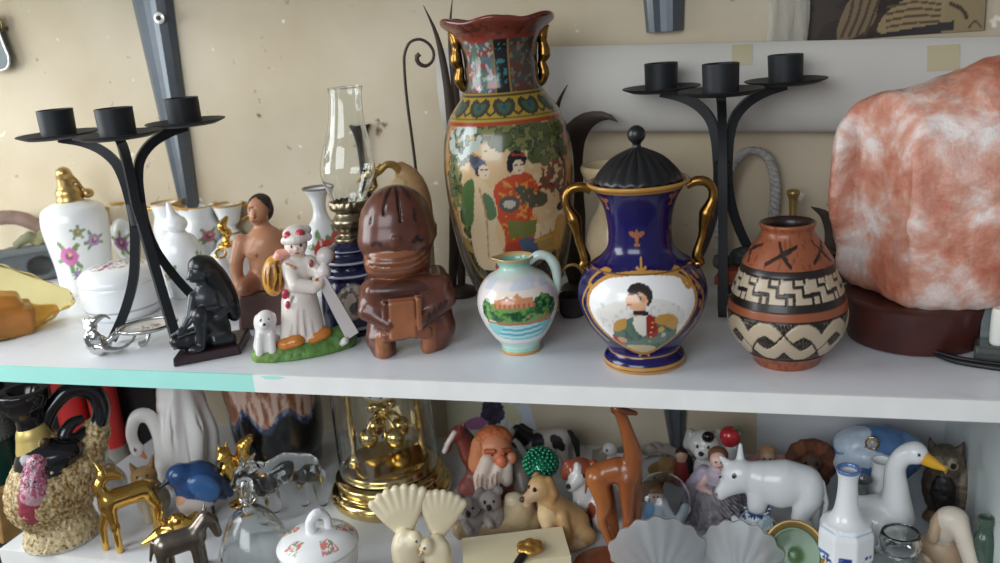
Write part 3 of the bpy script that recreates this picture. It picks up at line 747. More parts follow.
I.add('body', V, Fc, mat('painted_vase_glaze'), cols=p.c)
flute = lambda A, R, Z: (R, Z + np.clip((R - 6) / 20, 0, 1) * 2.6 * np.abs(np.sin(A * 10)))
lid = I.lathe('lid', [(0, 177), (41, 177), (43.5, 178), (44, 180), (42.5, 183), (37, 190), (29, 198), (19.5, 205), (11, 210), (5, 213), (0, 213)], mat('black_lid', (26, 26, 28), .38, coat=.1), n=50, nu=132, rz=flute)
I.lathe('knob', [(0, 212), (5, 212), (4, 215), (4.5, 217), (8, 221), (9, 226), (7.5, 231), (3, 234.5), (0, 235)], mat('black_lid'), n=26, nu=28, parent=lid)
for s_ in (-1, 1):
    I.tube('handle', [(s_ * 47, 0, 172), (s_ * 56, 0, 176), (s_ * 66, 0, 175), (s_ * 72, 0, 168), (s_ * 72, 0, 158), (s_ * 66, 0, 145), (s_ * 63, 0, 134), (s_ * 61, 0, 122), (s_ * 57, 0, 110), (s_ * 55, 0, 101), (s_ * 58, 0, 96), (s_ * 52, 0, 94), (s_ * 47, 0, 98)],
           [4, 4.6, 5, 4.6, 4.4, 4.6, 5.6, 7.5, 6, 4.6, 4.4, 4.6, 5.4, 5, 4.4, 3.6], oldgold(), n=64, ns=14)
I.done()

# ------------------------------------------------------------------ small green jug
I = Item('porcelain_jug', 'small pale green porcelain jug painted with trees, a building and blue water', 'jug', 522, 356, rb=20)
def pat(p):
    s, z, A = p.s, p.z, p.A
    z = p.z = (z - 10) / 1.12 ; s = p.s = s / 1.12; t = np.clip((z - 56) / 15, 0, 1)[:, None]; n = fbm(s / 12, z / 9, seed=3)[:, None]
    p.c[:] = np.array((232, 224, 222)) * (1 - t) + np.array((148, 196, 176)) * t
    p.put(z > 68, (140, 192, 170)); p.put((z < 4), (190, 216, 208))
    p.put((z > 52) & (z < 60) & (n[:, 0] > .52), (206, 212, 220)); p.put((np.abs(s) < 26) & (z > 40) & (z < 52), (240, 226, 208))
    p.poly([(-34, 22), (-20, 24), (0, 22), (24, 25), (36, 23), (32, 12), (0, 8), (-30, 12)], (140, 202, 204), True)
    for k in range(5): p.line([(-26 + k * 3, 12 + k * 2.4), (0, 11 + k * 2.4), (26 - k * 2, 13 + k * 2.4)], .8, (92, 164, 184) if k % 2 else (190, 226, 226), True)
    lf = fbm(s / 4, z / 3.4, seed=9)
    p.poly([(-36, 30), (-28, 40), (-8, 44), (10, 42), (26, 45), (36, 34), (34, 25), (10, 23), (-10, 25), (-28, 27)], (120, 148, 84), True)
    for x, y, rx, rz in ((-31, 36, 6, 9), (24, 38, 12, 9), (33, 35, 6, 8), (0, 31, 16, 5), (-20, 31, 9, 5), (14, 36, 8, 6)):
        m = (((s - x) / rx) ** 2 + ((z - y) / rz) ** 2 + (lf - .5)) < 1; p.put(m, (52, 112, 58)); p.put(m & (lf > .56), (32, 78, 46)); p.put(m & (lf < .42), (108, 152, 78))
    p.poly([(-22, 38), (-22, 44), (-14, 46), (-8, 44), (-4, 47), (0, 50), (4, 46), (14, 46), (15, 38)], (208, 142, 100)); p.put(p.inpoly([(-22, 38), (-22, 42), (14, 42), (15, 38)]) & (np.floor(s / 2.2) % 2 == 0), (176, 104, 74))
    p.line([(-14, 45), (-10, 47), (-4, 44)], 1, (176, 96, 66)); p.line([(-32, 25), (0, 24), (32, 26)], 1.1, (178, 116, 84), True); p.speck((196, 130, 96), 3, .66, 17, (z > 23) & (z < 31) & (s > 4) & (s < 32))
    z = p.z = z * 1.12 + 10; p.band(-1, 3.2, (196, 150, 84)); p.band(3.2, 6, (150, 200, 182))
spout = lambda A, R, Z: (R + np.clip((Z - 82) / 10, 0, 1) * 5 * np.exp(-((A + 1.45) / .35) ** 2), Z + np.clip((Z - 84) / 8, 0, 1) * 1.2 * np.exp(-((A + 1.45) / .4) ** 2))
prof = [(0, 1), (19, 0), (20, 1.5), (19.5, 5), (20, 8), (28, 18), (37, 34), (40.5, 48), (38, 62), (30, 73), (20, 79), (15.5, 83), (16, 88), (19, 92), (19, 93), (17, 92.5), (14, 88), (13, 80), (12, 74)]
P = crom(prof, 150); V, Fc, A = lathe_vf(P, 200, spout, True, False); p = Paint(A * 40, np.repeat(P[:, 1], 200), (230, 230, 230)); p.A = A; pat(p)
rim = np.repeat(np.arange(150) > 118, 200) & (p.z > 90.6); p.put(rim, (196, 160, 104)); I.add('body', V, Fc, mat('painted_vase_glaze'), cols=p.c)
I.tube('handle', [(14, 0, 86), (24, 0, 92), (33, 0, 90), (39, 0, 82), (41, 0, 70), (40, 0, 58), (38.5, 0, 52)], [4, 4.6, 4.6, 5.5, 4.8, 4.2, 3.4], mat('pale_green_glaze', (196, 214, 204), .2, coat=.3), n=36, flat=(1, 1.2))
I.done()

# ------------------------------------------------------------------ carved clay pot
I = Item('clay_pot', 'round terracotta pot carved with a cream stepped band and interlaced waves', 'pot', 786, 372, rb=31)
def pat(p):
    s, z, A = p.s, p.z, p.A; T = (150, 84, 54); CR = (190, 172, 146); BK = (38, 30, 27)
    p.c[:] = T; p.speck((128, 68, 42), 5, .62, 3); z = p.z = z - 2
    p.put((z > 60) & (z < 66), BK); p.put((z > 94) & (z < 98), BK)
    p.band(67, 94, CR); p.band(66, 69, BK); p.band(92, 95, BK)
    # stepped meander
    per = 2 * PI * 58 / 13
    u = (s % per) / per; w = 1.6
    for off in (0,):
        for k in range(-8, 9):
            x0 = k * per
            p.line([(x0 - 2, 92), (x0 + 8, 92), (x0 + 8, 85), (x0 + 18, 85), (x0 + 18, 77), (x0 + 28, 77), (x0 + 28, 69)], w, BK)
            p.line([(x0 + 10, 92), (x0 + 20, 92), (x0 + 20, 88)], w * .8, BK); p.line([(x0 - 2, 78), (x0 + 8, 78), (x0 + 8, 70)], w, BK)
    p.band(53, 62, T); p.band(52, 54, BK)
    # interlaced waves over black hatching
    p.band(14, 52, BK); p.put((z > 14) & (z < 52) & (np.floor((s + z * .3) / 1.6) % 2 == 0) & (fbm(s / 9, z / 9, seed=6) > .4), (92, 78, 66))
    per = 2 * PI * 58 / 5
    for ph in (0, 1):
        y = 33 + 13 * np.cos(2 * PI * (s - 16) / per + PI * ph)
        front = np.sin(2 * PI * (s - 16) / per + PI * ph) > 0
        slope = 1 + np.abs(np.sin(2 * PI * (s - 16) / per)) * .45
        if ph == 0: a = np.abs(z - y)
        d = np.abs(z - y) / slope; m = (z > 13) & (z < 53)
        p.put(m & (d < 7.6), BK); p.put(m & (d < 5.8), CR); p.put(m & (d < .8), (60, 50, 42)) if False else None
    y = 33 + 13 * np.cos(2 * PI * (s - 16) / per); d = np.abs(z - y) / (1 + np.abs(np.sin(2 * PI * (s - 16) / per)) * .45)
    m = (np.sin(4 * PI * (s - 16) / per) > 0) & (z > 13) & (z < 53); p.put(m & (d < 7.6), BK); p.put(m & (d < 5.8), CR)
    p.band(11, 14, BK)
    # cuts on the shoulder
    for th in (-.12, 1.05, -1.3, 2.2, -2.4, 3.1):
        p.s = ((A - th + PI) % (2 * PI) - PI) * 44
        for P_ in ([(-17, 104), (0, 113), (18, 119)], [(-6, 122), (0, 113), (9, 102)]):
            p.line(P_, 1.5, BK); p.line([P_[1], tuple((np.array(P_[1]) + np.array(P_[2])) / 2)], 2.2, BK)
    p.put(p.ins, (44, 26, 20))
def cut(p_z):
    return 0
prof = [(0, 1), (29, 0), (31, 2), (34, 8), (46, 20), (55, 34), (58, 48), (56.5, 62), (52, 78), (47, 92), (47, 95), (42, 104), (34, 117), (27, 127), (25.5, 132), (27.5, 137), (27, 139), (24, 139), (20.5, 135), (20, 126), (24, 115)]
P = crom(prof, 220); V, Fc, A = lathe_vf(P, 330, None, True, False); p = Paint(A * 58, np.repeat(P[:, 1], 330), (150, 84, 54)); p.A = A
p.ins = np.repeat(np.arange(220) > 190, 330); pat(p)
dark = p.c.sum(1) < 150; nV = V.copy(); rad = np.hypot(V[:, 0], V[:, 1]); mm = dark & ~p.ins; nV[mm, :2] *= (1 - 1.3 / np.maximum(rad[mm], 1))[:, None]
I.add('body', nV, Fc, mat('painted_clay', None, .36, coat=.12), cols=p.c); I.done()

# ------------------------------------------------------------------ salt lamp
I = Item('salt_lamp', 'large pink rock salt lamp on a round dark wooden base', 'lamp', 913, 357, rb=66)
g = np.linspace(0, 1, 1)
bs = I.lathe('base', [(0, 0), (60, 0), (63, 1), (63, 1), (71, 42), (71, 42), (69, 44), (0, 44)], mat('mahogany', (72, 34, 28), .38, coat=.2, var=.35, vscale=30), smooth=True, n=40, nu=64)
prims = [B((14, 0, 122), (88, 66, 86), 44, k=26), B((22, -2, 170), (92, 60, 84), 52, k=26, rot=(0, -.16, .1)), E((66, 5, 218), (62, 48, 56), k=24), E((6, 0, 70), (72, 60, 40), k=26), B((-34, 0, 165), (48, 44, 66), 34, rot=(0, .12, .2), k=24),
         B((6, 0, 20), (200, 200, 24), 2, op='-', k=2), B((-108, -20, 300), (50, 120, 40), 3, rot=(0, .55, .2), op='-', k=10), B((-66, -60, 130), (40, 40, 120), 3, rot=(0, 0, .7), op='-', k=12)]
V, Fc, cols = blend_vf(prims, 3.2, 20, (224, 140, 110), noise=4.5, nscale=24, seed=11)
def salt_mat():
    m = bpy.data.materials.new('rock_salt'); m.use_nodes = True; nt = m.node_tree; b = nt.nodes['Principled BSDF']
    tc = nt.nodes.new('ShaderNodeTexCoord')
    def N(sc, det=6, dist=0.):
        n = nt.nodes.new('ShaderNodeTexNoise'); n.inputs['Scale'].default_value = sc; n.inputs['Detail'].default_value = det; n.inputs['Roughness'].default_value = .62; n.inputs['Distortion'].default_value = dist
        nt.links.new(tc.outputs['Object'], n.inputs['Vector']); return n.outputs['Fac']
    r = nt.nodes.new('ShaderNodeValToRGB'); e = r.color_ramp.elements
    e[0].position = .36; e[0].color = (*lin((184, 108, 82)), 1); e[1].position = .63; e[1].color = (*lin((234, 222, 216)), 1)
    x = e.new(.44); x.color = (*lin((200, 132, 108)), 1); x = e.new(.51); x.color = (*lin((212, 160, 140)), 1)
    nt.links.new(N(17, 10, .3), r.inputs[0]); nt.links.new(r.outputs[0], b.inputs['Base Color'])
    b.inputs['Roughness'].default_value = .34; b.inputs['Subsurface Weight'].default_value = .35; b.inputs['Subsurface Radius'].default_value = (.03, .012, .008); b.inputs['Subsurface Scale'].default_value = .5
    bp = nt.nodes.new('ShaderNodeBump'); bp.inputs['Strength'].default_value = .8; bp.inputs['Distance'].default_value = .004
    nt.links.new(N(60, 8), bp.inputs['Height']); nt.links.new(bp.outputs[0], b.inputs['Normal']); return m
I.add('salt_rock', V, Fc, salt_mat(), sharp=math.radians(34))
cm = mat('black_cable', (22, 23, 25), .4)
I.tube('cord', [(20, -62, 4), (34, -72, 3), (60, -78, 2.2), (95, -84, 2.2), (150, -104, 2.2), (190, -130, 2.2)], 2.3, cm, n=30); I.tube('cord', [(18, -60, 6), (36, -66, 4), (64, -68, 2.2), (100, -70, 2.2), (150, -84, 2.2), (200, -110, 2.2)], 2.0, cm, n=30)
I.done()
# ------------------------------------------------------------------ oil lamp with glass chimney
I = Item('oil_lamp', 'oil lamp with clear glass chimney and ribbed navy blue base', 'lamp', 354, 338, rb=30, shear=.1)
def pat(p):
    s, z, A = p.s, p.z, p.A; p.c[:] = (24, 26, 66)
    for a, b in ((56.5, 59), (69, 71), (79.5, 81), (6, 8)): p.band(a, b, (196, 200, 214))
    for cen in (0, PI):
        p.s = ((A - cen + PI) % (2 * PI) - PI) * 30
        p.ell(0, 34, 17, 17, (150, 140, 120)); p.ell(0, 34, 15, 15, (186, 176, 160)); p.speck((122, 104, 96), 4, .52, 5, ((p.s / 15)**2 + ((z - 34) / 15)**2) < .9); p.ell(-2, 36, 5, 7, (212, 196, 178)); p.ell(3, 29, 6, 5, (92, 88, 84))
prof = [(0, 1), (28, 0), (30, 1), (30, 4), (28, 7), (28, 10), (29.5, 26), (29, 44), (26, 53), (28, 55), (28.5, 59), (25, 62), (24, 66), (26, 68), (26, 71), (22, 74), (20, 78), (21.5, 80), (20, 83), (16, 86), (14, 88)]
P = crom(prof, 140); V, Fc, A = lathe_vf(P, 140, None, True, True); p = Paint(A * 30, np.repeat(P[:, 1], 140), (24, 26, 66)); p.A = A; pat(p)
I.add('font', V, Fc, mat('painted_vase_glaze'), cols=p.c)
pw = mat('grey_brass', (150, 138, 116), .3, metal=1, var=.25)
crown = lambda A, R, Z: (R + np.clip((Z - 121) / 5, 0, 1) * .7 * np.cos(A * 18), Z + np.clip((Z - 121) / 5, 0, 1) * .5 * np.cos(A * 18))
bn = I.lathe('burner', [(0, 86), (14, 86), (15, 88), (15, 91), (11, 94), (11, 97), (16, 103), (17, 108), (14, 113), (13, 116), (18, 119), (19.5, 121), (19, 127), (18, 127), (17, 121), (6, 119), (6, 124), (3, 124), (0, 124)], pw, n=70, nu=84, rz=crown)
V, Fc = merge(sweep_vf([(14, -6, 106), (24, -12, 106), (26, -13, 106)], .9, 8), box_vf((28, -14, 106), (1.2, 5, 5)))
I.add('wick_knob', V, Fc, pw, parent=bn)
I.lathe('chimney', [(15, 121), (17, 124), (18, 130), (22, 139), (27, 152), (27.5, 162), (25, 178), (20, 196), (17.5, 214), (17, 236), (18, 240), (18, 240), (16.7, 240), (16.2, 236), (16.7, 214), (19.2, 196), (24.2, 178), (26.7, 162), (26.2, 152), (21.2, 139), (17.2, 130), (16.2, 124), (15, 121)], glass(), n=90, nu=56, cap=False)
I.done()
# dark flared candlestick behind the chimney
I = Item('metal_candlestick', 'dark tall flared metal candlestick behind the oil lamp chimney', 'candlestick', 379, 282, rb=18)
I.lathe('body', [(0, 0), (20, 0), (22, 3), (20, 7), (8, 11), (4, 18), (3.4, 60), (3.6, 120), (4.5, 134), (7, 146), (10, 151), (11, 152), (11, 153), (8, 152), (4, 146), (0, 145)], mat('dark_pewter', (62, 60, 58), .35, metal=.8, var=.2), n=60, nu=32); I.done()

# ------------------------------------------------------------------ scrolled iron stand with tall pointed leaves
I = Item('scroll_stand', 'black wrought iron stand with a scrolled wire and pointed leaves behind the tall vase', 'stand', 462, 296, rb=4, shear=.05)
dm = mat('brown_black_iron', (74, 62, 54), .5, metal=.4, var=.25)
sc = [(-12, 0, 6), (-30, 0, 16), (-36, 0, 60), (-41, 0, 140), (-46, 0, 200), (-47, 0, 230), (-46, 0, 244), (-40, 0, 255), (-30, 0, 257), (-21, 0, 251), (-17, 0, 242), (-19, 0, 234), (-26, 0, 230), (-33, 0, 234), (-34, 0, 240), (-31, 0, 242.5)]
I.tube('scroll', sc, [1.5] * 9 + [1.5, 1.5, 2.6], dm, n=90, ns=8)
def leaf_vf(P, Wd, th=1.0, cup=.25, n=26):
    """pointed sheet leaf along P, width Wd (list), cupped"""
    Q = crom(P, n); wv = np.interp(np.linspace(0, 1, n), np.linspace(0, 1, len(Wd)), Wd)
    T = np.gradient(Q, axis=0); T /= np.linalg.norm(T, axis=1)[:, None]; V = []
    for i in range(n):
        side = np.cross(T[i], (0, 1, 0)); side /= np.linalg.norm(side) + 1e-9; nn = np.cross(side, T[i])
        for dd in (0, 1):
            for u in (-1, -.5, 0, .5, 1): V.append(Q[i] + side * u * wv[i] + nn * (cup * wv[i] * u * u + (dd - .5) * th))
    Fc = []
    for i in range(n - 1):
        a, b = i * 10, i * 10 + 10
        for j in range(4):
            Fc.append((a + j, a + j + 1, b + j + 1, b + j)); Fc.append((a + 5 + j + 1, a + 5 + j, b + 5 + j, b + 5 + j + 1))
        Fc.append((a, b, b + 5, a + 5)); Fc.append((a + 4, a + 9, b + 9, b + 4))
    return np.array(V), Fc
for P_, W_ in (([(-9, 0, 8), (-4, 2, 80), (-3, 0, 170), (-7, -2, 225), (-14, -4, 262), (-25, -6, 290)], [4, 5, 5, 4.5, 3.5, .4]), ([(0, 4, 8), (4, 4, 100), (3, 4, 200), (0, 2, 262), (4, 0, 294)], [4, 4.5, 4.5, 3.6, .4])):
    V, Fc = leaf_vf(P_, W_); I.add('leaf', V, Fc, dm)
I.lathe('foot', [(0, 0), (15, 0), (16, 2), (15, 5), (8, 9), (0, 9)], dm, n=30); I.done()
I = Item('iron_leaf_sculpture', 'dark sheet-iron leaves curling out beside the tall vase in front of the paper roll', 'ornament', 582, 290, rb=2)
for P_, W_ in (([(-8, 0, 4), (-18, 0, 70), (-22, 0, 130), (-20, 0, 165), (-12, 0, 190), (-3, -2, 205)], [4, 7, 8, 6, 4, .4]),
               ([(-2, 0, 4), (-10, 0, 60), (-12, 0, 110), (-3, 0, 148), (14, -6, 168), (34, -12, 172), (44, -14, 166)], [6, 13, 19, 20, 16, 9, .5]),
               ([(-4, -4, 4), (-14, -6, 60), (-16, -8, 108), (-10, -8, 130)], [4, 8, 9, 1])):
    V, Fc = leaf_vf(P_, W_); I.add('leaf', V, Fc, dm)
I.lathe('foot', [(0, 0), (20, 0), (21, 2), (18, 5), (4, 8), (0, 8)], dm, n=30); I.done()

# ------------------------------------------------------------------ gilded shell bird on a brass neck
I = Item('shell_crane', 'cream and gold shell figurine with a curling brass dragon head behind the wooden idol', 'figurine', 417, 310, rb=12)
CR, GD = (216, 190, 142), (186, 150, 84)
I.blob('body', [L([(6, 0, 0), (8, 0, 40), (8, 0, 80)], [16, 15, 17], (206, 188, 164), sm=8), L([(8, 0, 80), (8, 0, 108), (6, 0, 126), (0, 0, 138)], [18, 18, 13, 7], (190, 150, 104), sm=10), E((-2, -8, 110), (13, 10, 14), (232, 216, 196)), E((-4, -6, 124), (9, 8, 6), CR),
    L([(12, 0, 100), (20, 0, 80), (24, 0, 70), (27, 0, 78)], [8, 6, 4, 2], (130, 96, 62))] + [B((-2, -16, 82 + k * 7), (15, 3, .8), .5, (170, 146, 120), op='-', k=1) for k in range(5)], satin(), 1.4, 5, floor=0)
I.tube('neck', [(-2, -4, 120), (-14, -6, 114), (-26, -7, 104), (-35, -7, 92), (-40, -7, 82), (-50, -7, 70)], [4.5, 4, 3.6, 3.2, 2.4, 1.2], mat('aged_brass', (176, 146, 92), .35, metal=.7, var=.2), n=30)
I.blob('dragon_head', [L([(0, -4, 132), (-6, -5, 142), (-14, -6, 144), (-22, -6, 138), (-30, -6, 136)], [4, 4, 3.6, 3.6, 5], GD, sm=16), L([(-30, -6, 136), (-38, -6, 133), (-44, -6, 130)], [4, 2.6, 1], GD), L([(-28, -6, 132), (-27, -6, 124), (-32, -6, 120), (-36, -6, 121)], [2.6, 2.2, 2, 1.4], (150, 116, 66)), E((-30, -9, 138), (3.4, 3, 3.4), (226, 196, 128)), L([(-26, -6, 140), (-20, -8, 146)], [1.6, .6], GD)], mat('painted_gilt', None, .35, metal=.45), .8, 1.5)
I.done()

# ------------------------------------------------------------------ carved wooden idol
I = Item('wooden_idol', 'squat carved reddish wood idol with a big grooved head and folded arms', 'statuette', 410, 359, rb=34, shear=.06)
W1, W2, W3 = (98, 56, 42), (150, 94, 62), (74, 42, 34)
pr = [E((-6, 2, 122), (37, 33, 40), W1), E((-6, 0, 108), (38, 32, 22), W1, k=8), E((-9, -14, 92), (30, 24, 17), W2, k=3), B((-6, 6, 88), (32, 22, 14), 9, W1, k=6),
      B((1, 0, 56), (42, 27, 18), 10, W1), B((1, -2, 46), (34, 24, 14), 10, W1), E((-2, -18, 64), (36, 12, 9), W3, k=3),
      L([(-37, -4, 62), (-39, -18, 46), (-18, -28, 34)], [9, 9, 7], W1, k=4), L([(37, -4, 62), (40, -16, 48), (14, -28, 34)], [9, 9, 7], W1, k=4),
      B((-5, -27, 38), (13, 7, 18), 2.5, (158, 98, 64), k=1.5), B((-2, -25, 22), (24, 6, 5), 3, (124, 74, 50), k=2), B((11, -31, 42), (2.6, 4, 16), 1.5, W2, k=.8), B((-21, -30, 42), (2.4, 3, 14), 1.5, W1, k=.8),
      L([(-20, 2, 32), (-27, -8, 16), (-24, -11, 4)], [20, 15, 12], W1, k=4), L([(25, 4, 30), (30, -4, 18), (25, -11, 4)], [21, 18, 12], W1, k=4), L([(28, 8, 12), (38, 6, 8)], [10, 6], W1, k=5),
      L([(-26, -19, 20), (-25, -21, 6)], [6, 7], W2, k=5), L([(20, -20, 24), (18, -22, 6)], [6, 7], W2, k=5)]
for x0, x1, x2 in ((-32, -36, -34), (-18, -20, -14), (-2, -3, -4), (14, 15, 8), (26, 30, 24)):
    pr.append(L([(x2 * .45 - 2, -6, 161), (x1 * .8, -22, 148), (x0 * .95, -29 + abs(x0) * .25, 131)], [1.1, 1.5, 1.0], (62, 34, 28), op='-', k=1.5, sm=10))
for k in range(3): pr.append(L([(-38, -14, 88 + k * 6), (-30, -30, 86 + k * 6), (-9, -38, 85 + k * 6), (12, -30, 86 + k * 6), (22, -14, 88 + k * 6)], .8, (120, 72, 50), op='-', k=1.4, sm=14))
pr += [L([(-31, -27, 111), (-27, -30, 114), (-23, -31, 111)], 1.5, (44, 25, 21), op='-', k=1), L([(10, -31, 111), (14, -29, 114), (18, -26, 111)], 1.5, (44, 25, 21), op='-', k=1), B((-7, -31, 112), (4, 3, 6), 2, W1, k=3)]
for k in range(4): pr.append(L([(18 + k * 5, -33 + k, 30 + k * 3), (23 + k * 5, -33 + k * 2, 46 + k)], .9, (58, 32, 26), op='-', k=.8))
pr.append(L([(0, -34, 0), (1, -30, 16)], [8, 3], (44, 25, 21), op='-', k=4))
I.blob('body', pr, mat('carved_wood', None, .3, coat=.25, var=.25, vscale=45), 1.3, 5, W1, floor=0); I.done()

# ------------------------------------------------------------------ black seated woman
I = Item('seated_woman_statuette', 'black statuette of a long-haired woman kneeling on a dark plinth', 'statuette', 213, 360, rb=20)
BK = (34, 37, 40); BL = (52, 57, 62)
V, Fc = prism_vf([(-37, 0), (27, 0), (26, 9), (-36, 9)], -20, 34); V[:, 0] += (V[:, 1] + 20) * .28
bo = I.add('plinth', V, Fc, mat('dark_red_plinth', (46, 28, 32), .4, coat=.2, var=.2), smooth=False)
bo.modifiers.new('bevel', 'BEVEL').width = .0012
pr = [E((2, 4, 82), (10, 11, 12), BL), E((-5, -1, 79), (5, 6, 7), BL, k=2), L([(-9, -4, 78), (-11, -5, 77)], [1.6, 1], BL, k=1),
      L([(2, 4, 72), (4, 4, 64)], [5, 6], BL), E((4, 4, 54), (14, 12, 13), BL), L([(5, 5, 54), (8, 6, 32), (6, 6, 20)], [13, 14, 16], BL),
      L([(-8, 0, 58), (-14, -6, 42), (-22, -10, 32), (-26, -13, 30)], [5, 4.4, 3.4, 3], BL, k=2), L([(16, 4, 58), (22, 0, 42), (12, -10, 38)], [5.4, 4.6, 3.6], BL, k=2),
      L([(10, 4, 22), (-4, -12, 42), (-4, -12, 40)], [12, 8.5, 8.5], BK), L([(-4, -12, 42), (-6, -13, 24), (-8, -14, 14)], [8, 5.6, 4.4], BK, k=2), E((-13, -16, 12), (8, 4.5, 3.6), BK, k=2),
      L([(8, 6, 20), (-18, 0, 18), (-32, -4, 20)], [12, 10, 5], BK), L([(-30, -4, 18), (-10, -2, 14)], [6, 7], BK), L([(6, -8, 14), (20, -6, 13)], [5, 6], BK)]
I.blob('figure', pr, mat('black_bronze', None, .32, coat=.2), 1.0, 3.5, BK, floor=8)
I.blob('hair', [E((3.5, 5, 85.5), (11.5, 12, 11.5), (30, 32, 34)), L([(10, 8, 84), (17, 10, 70), (24, 10, 50), (28, 10, 32)], [11, 12, 11, 7], (26, 28, 30), sm=10), L([(5, 15, 80), (12, 17, 60), (18, 17, 40)], [9, 11, 9], (26, 28, 30))], mat('black_bronze'), 1.0, 4)
I.blob('drape', [L([(-34, -7, 26), (-18, -10, 34), (-4, -13, 46), (14, -10, 47)], [1.6, 2, 2, 1.6], BL, sm=12), L([(-28, -8, 24), (-14, -10, 27), (0, -14, 30)], 1.2, BL, sm=8)], mat('black_bronze'), .8, 1.5)
I.done()

# ------------------------------------------------------------------ bare chested man
I = Item('seated_man_statuette', 'terracotta brown statuette of a bare chested dark haired man on a brown block', 'statuette', 272, 327, rb=24, shear=.08)
SK, SK2 = (196, 140, 106), (170, 112, 82)
V, Fc = prism_vf([(-31, 0), (32, 0), (30, 34), (-29, 34)], -22, 30); bo = I.add('block', V, Fc, mat('mauve_brown_block', (112, 84, 80), .45, coat=.15, var=.2), smooth=False); md = bo.modifiers.new('bevel', 'BEVEL'); md.width = .003; md.segments = 3
pr = [E((-4, -2, 110), (10.5, 11, 14), SK), E((-7, -9, 105), (6.5, 5, 8), SK, k=2), L([(-8.5, -12, 111), (-9.5, -14.5, 106)], [1.6, 2.2], SK, k=1.5), E((-8, -12.5, 101.5), (3.2, 1.6, 1.1), (150, 84, 66), k=.6), E((-12, -8.6, 111.5), (1.6, 1, .9), (50, 36, 30), k=.4), E((-4.5, -10.8, 111.5), (1.7, 1, .9), (50, 36, 30), k=.4), L([(-13.5, -8, 114), (-10, -11.5, 115)], .9, SK2, k=.6), L([(-6.5, -11.5, 115), (-2, -10, 114)], .9, SK2, k=.6), E((5.6, -2, 108), (2.2, 3, 4.2), SK, k=1),
      L([(-2, 1, 98), (-1, 2, 86)], [7, 9], SK), E((0, 1, 76), (25, 13, 13), SK), E((-9, -8, 70), (11, 7, 8), SK, k=3), E((9, -8, 70), (11, 7, 8), SK, k=3), L([(0, 1, 76), (-1, 0, 54), (0, 0, 40)], [18, 16, 19], SK), E((-1, -13, 54), (9, 3, 12), SK, k=3),
      L([(-23, 1, 80), (-29, -1, 62), (-29, -3, 48)], [8, 7, 5.6], SK, k=3), L([(-29, -3, 48), (-28, -8, 40), (-24, -14, 36)], [5.4, 4.8, 4.6], SK, k=2), L([(23, 1, 80), (30, -1, 62), (28, -4, 48)], [8, 7, 6], SK, k=3), L([(28, -4, 48), (14, -14, 42)], [5.6, 4.6], SK, k=2),
      L([(-9, -2, 42), (-22, -18, 38)], [12, 9], SK2), L([(9, -2, 42), (20, -18, 38)], [12, 9], SK2), E((-9, -14.6, 68.5), 1.3, (150, 88, 66), k=.4), E((9, -14.6, 68.5), 1.3, (150, 88, 66), k=.4), E((-1, -16.5, 50), 1, (120, 70, 54), op='-', k=.5)]
I.blob('body', pr, mat('painted_clay'), 1.05, 4, SK, floor=34)
I.blob('hair', [E((-2, 1, 116), (11.6, 11.5, 9.5), (62, 48, 42)), E((2, 6, 108), (9.5, 8, 12), (62, 48, 42)), E((-11, -9, 104), (30, 6.5, 9), op='-', k=2), L([(5, -4, 112), (6, -4, 104)], [2.5, 1.4], (62, 48, 42), k=2)], matte(), 1.0, 3, noise=.5, nscale=3)
I.done()

# ------------------------------------------------------------------ child with a dog on green ground
I = Item('child_and_dog_figurine', 'white glazed figurine of a child with a sack and a dog on grassy green ground', 'figurine', 306, 358, rb=22, shear=.12)
WH, PK, OR = (226, 216, 206), (190, 62, 78), (196, 122, 52)
I.blob('ground', [E((0, 0, 2), (51, 26, 16), (92, 132, 62)), E((36, -4, 8), (16, 14, 12), (78, 112, 54)), E((-30, -6, 6), (22, 16, 10), (112, 146, 70)), E((38, -20, 10), (4, 3, 4), (220, 216, 206), k=1), E((0, 0, -20), (80, 60, 20), op='-', k=1)], mat('painted_grass', None, .5, var=.25, vscale=120, bump=.6, bscale=260), 1.3, 4, noise=1.2, nscale=4, floor=0)
pr = [L([(-2, 0, 26), (-4, 0, 50), (-6, 1, 76)], [21, 18, 13], WH), L([(-14, -8, 18), (-8, -6, 40)], [11, 10], WH), L([(8, -8, 18), (2, -6, 40)], [12, 10], WH), E((-5, 0, 80), (17, 13, 14), WH),
      L([(-14, -4, 86), (-8, -16, 70), (10, -20, 66)], [8, 7, 6], WH, k=3), L([(6, -2, 86), (16, -10, 76), (16, -18, 70)], [8, 6.6, 5], WH, k=3), E((14, -21, 68), (5, 4, 4.5), (236, 214, 198), k=1.5), L([(12, -19, 62), (12, -22, 74)], 1.6, (176, 118, 70), k=.5),
      L([(-5, 0, 92), (-5, 0, 98)], [7, 7], (236, 216, 202)), E((-6, -3, 106), (11.5, 11.5, 12), (238, 220, 208)), E((-6, -14.5, 104), (2, 1.6, 2), (238, 210, 196), k=.8), E((-10, -13, 107), (1.6, 1, 1.8), (40, 34, 40), k=.3), E((-2, -13.4, 107), (1.6, 1, 1.8), (40, 34, 40), k=.3), E((-6, -13.6, 99.5), (2.6, 1, .9), (186, 70, 74), k=.3),
      E((-11, -11.4, 102), (2.2, 1.4, 1.8), (232, 180, 168), k=.5), E((0, -12, 102), (2.2, 1.4, 1.8), (232, 180, 168), k=.5),
      L([(-16, -12, 44), (-12, -18, 60)], [1.2, 1.2], (206, 190, 180), k=1), E((-18, -14, 62), (3.6, 2.4, 5), PK, k=1), E((-16, -16, 52), (2.4, 2, 4), PK, k=1), E((8, -13, 88), (2.6, 2, 4), (150, 84, 80), k=1), L([(-16, -10, 90), (-8, -15, 86)], 1.2, (176, 130, 90), k=.5)]
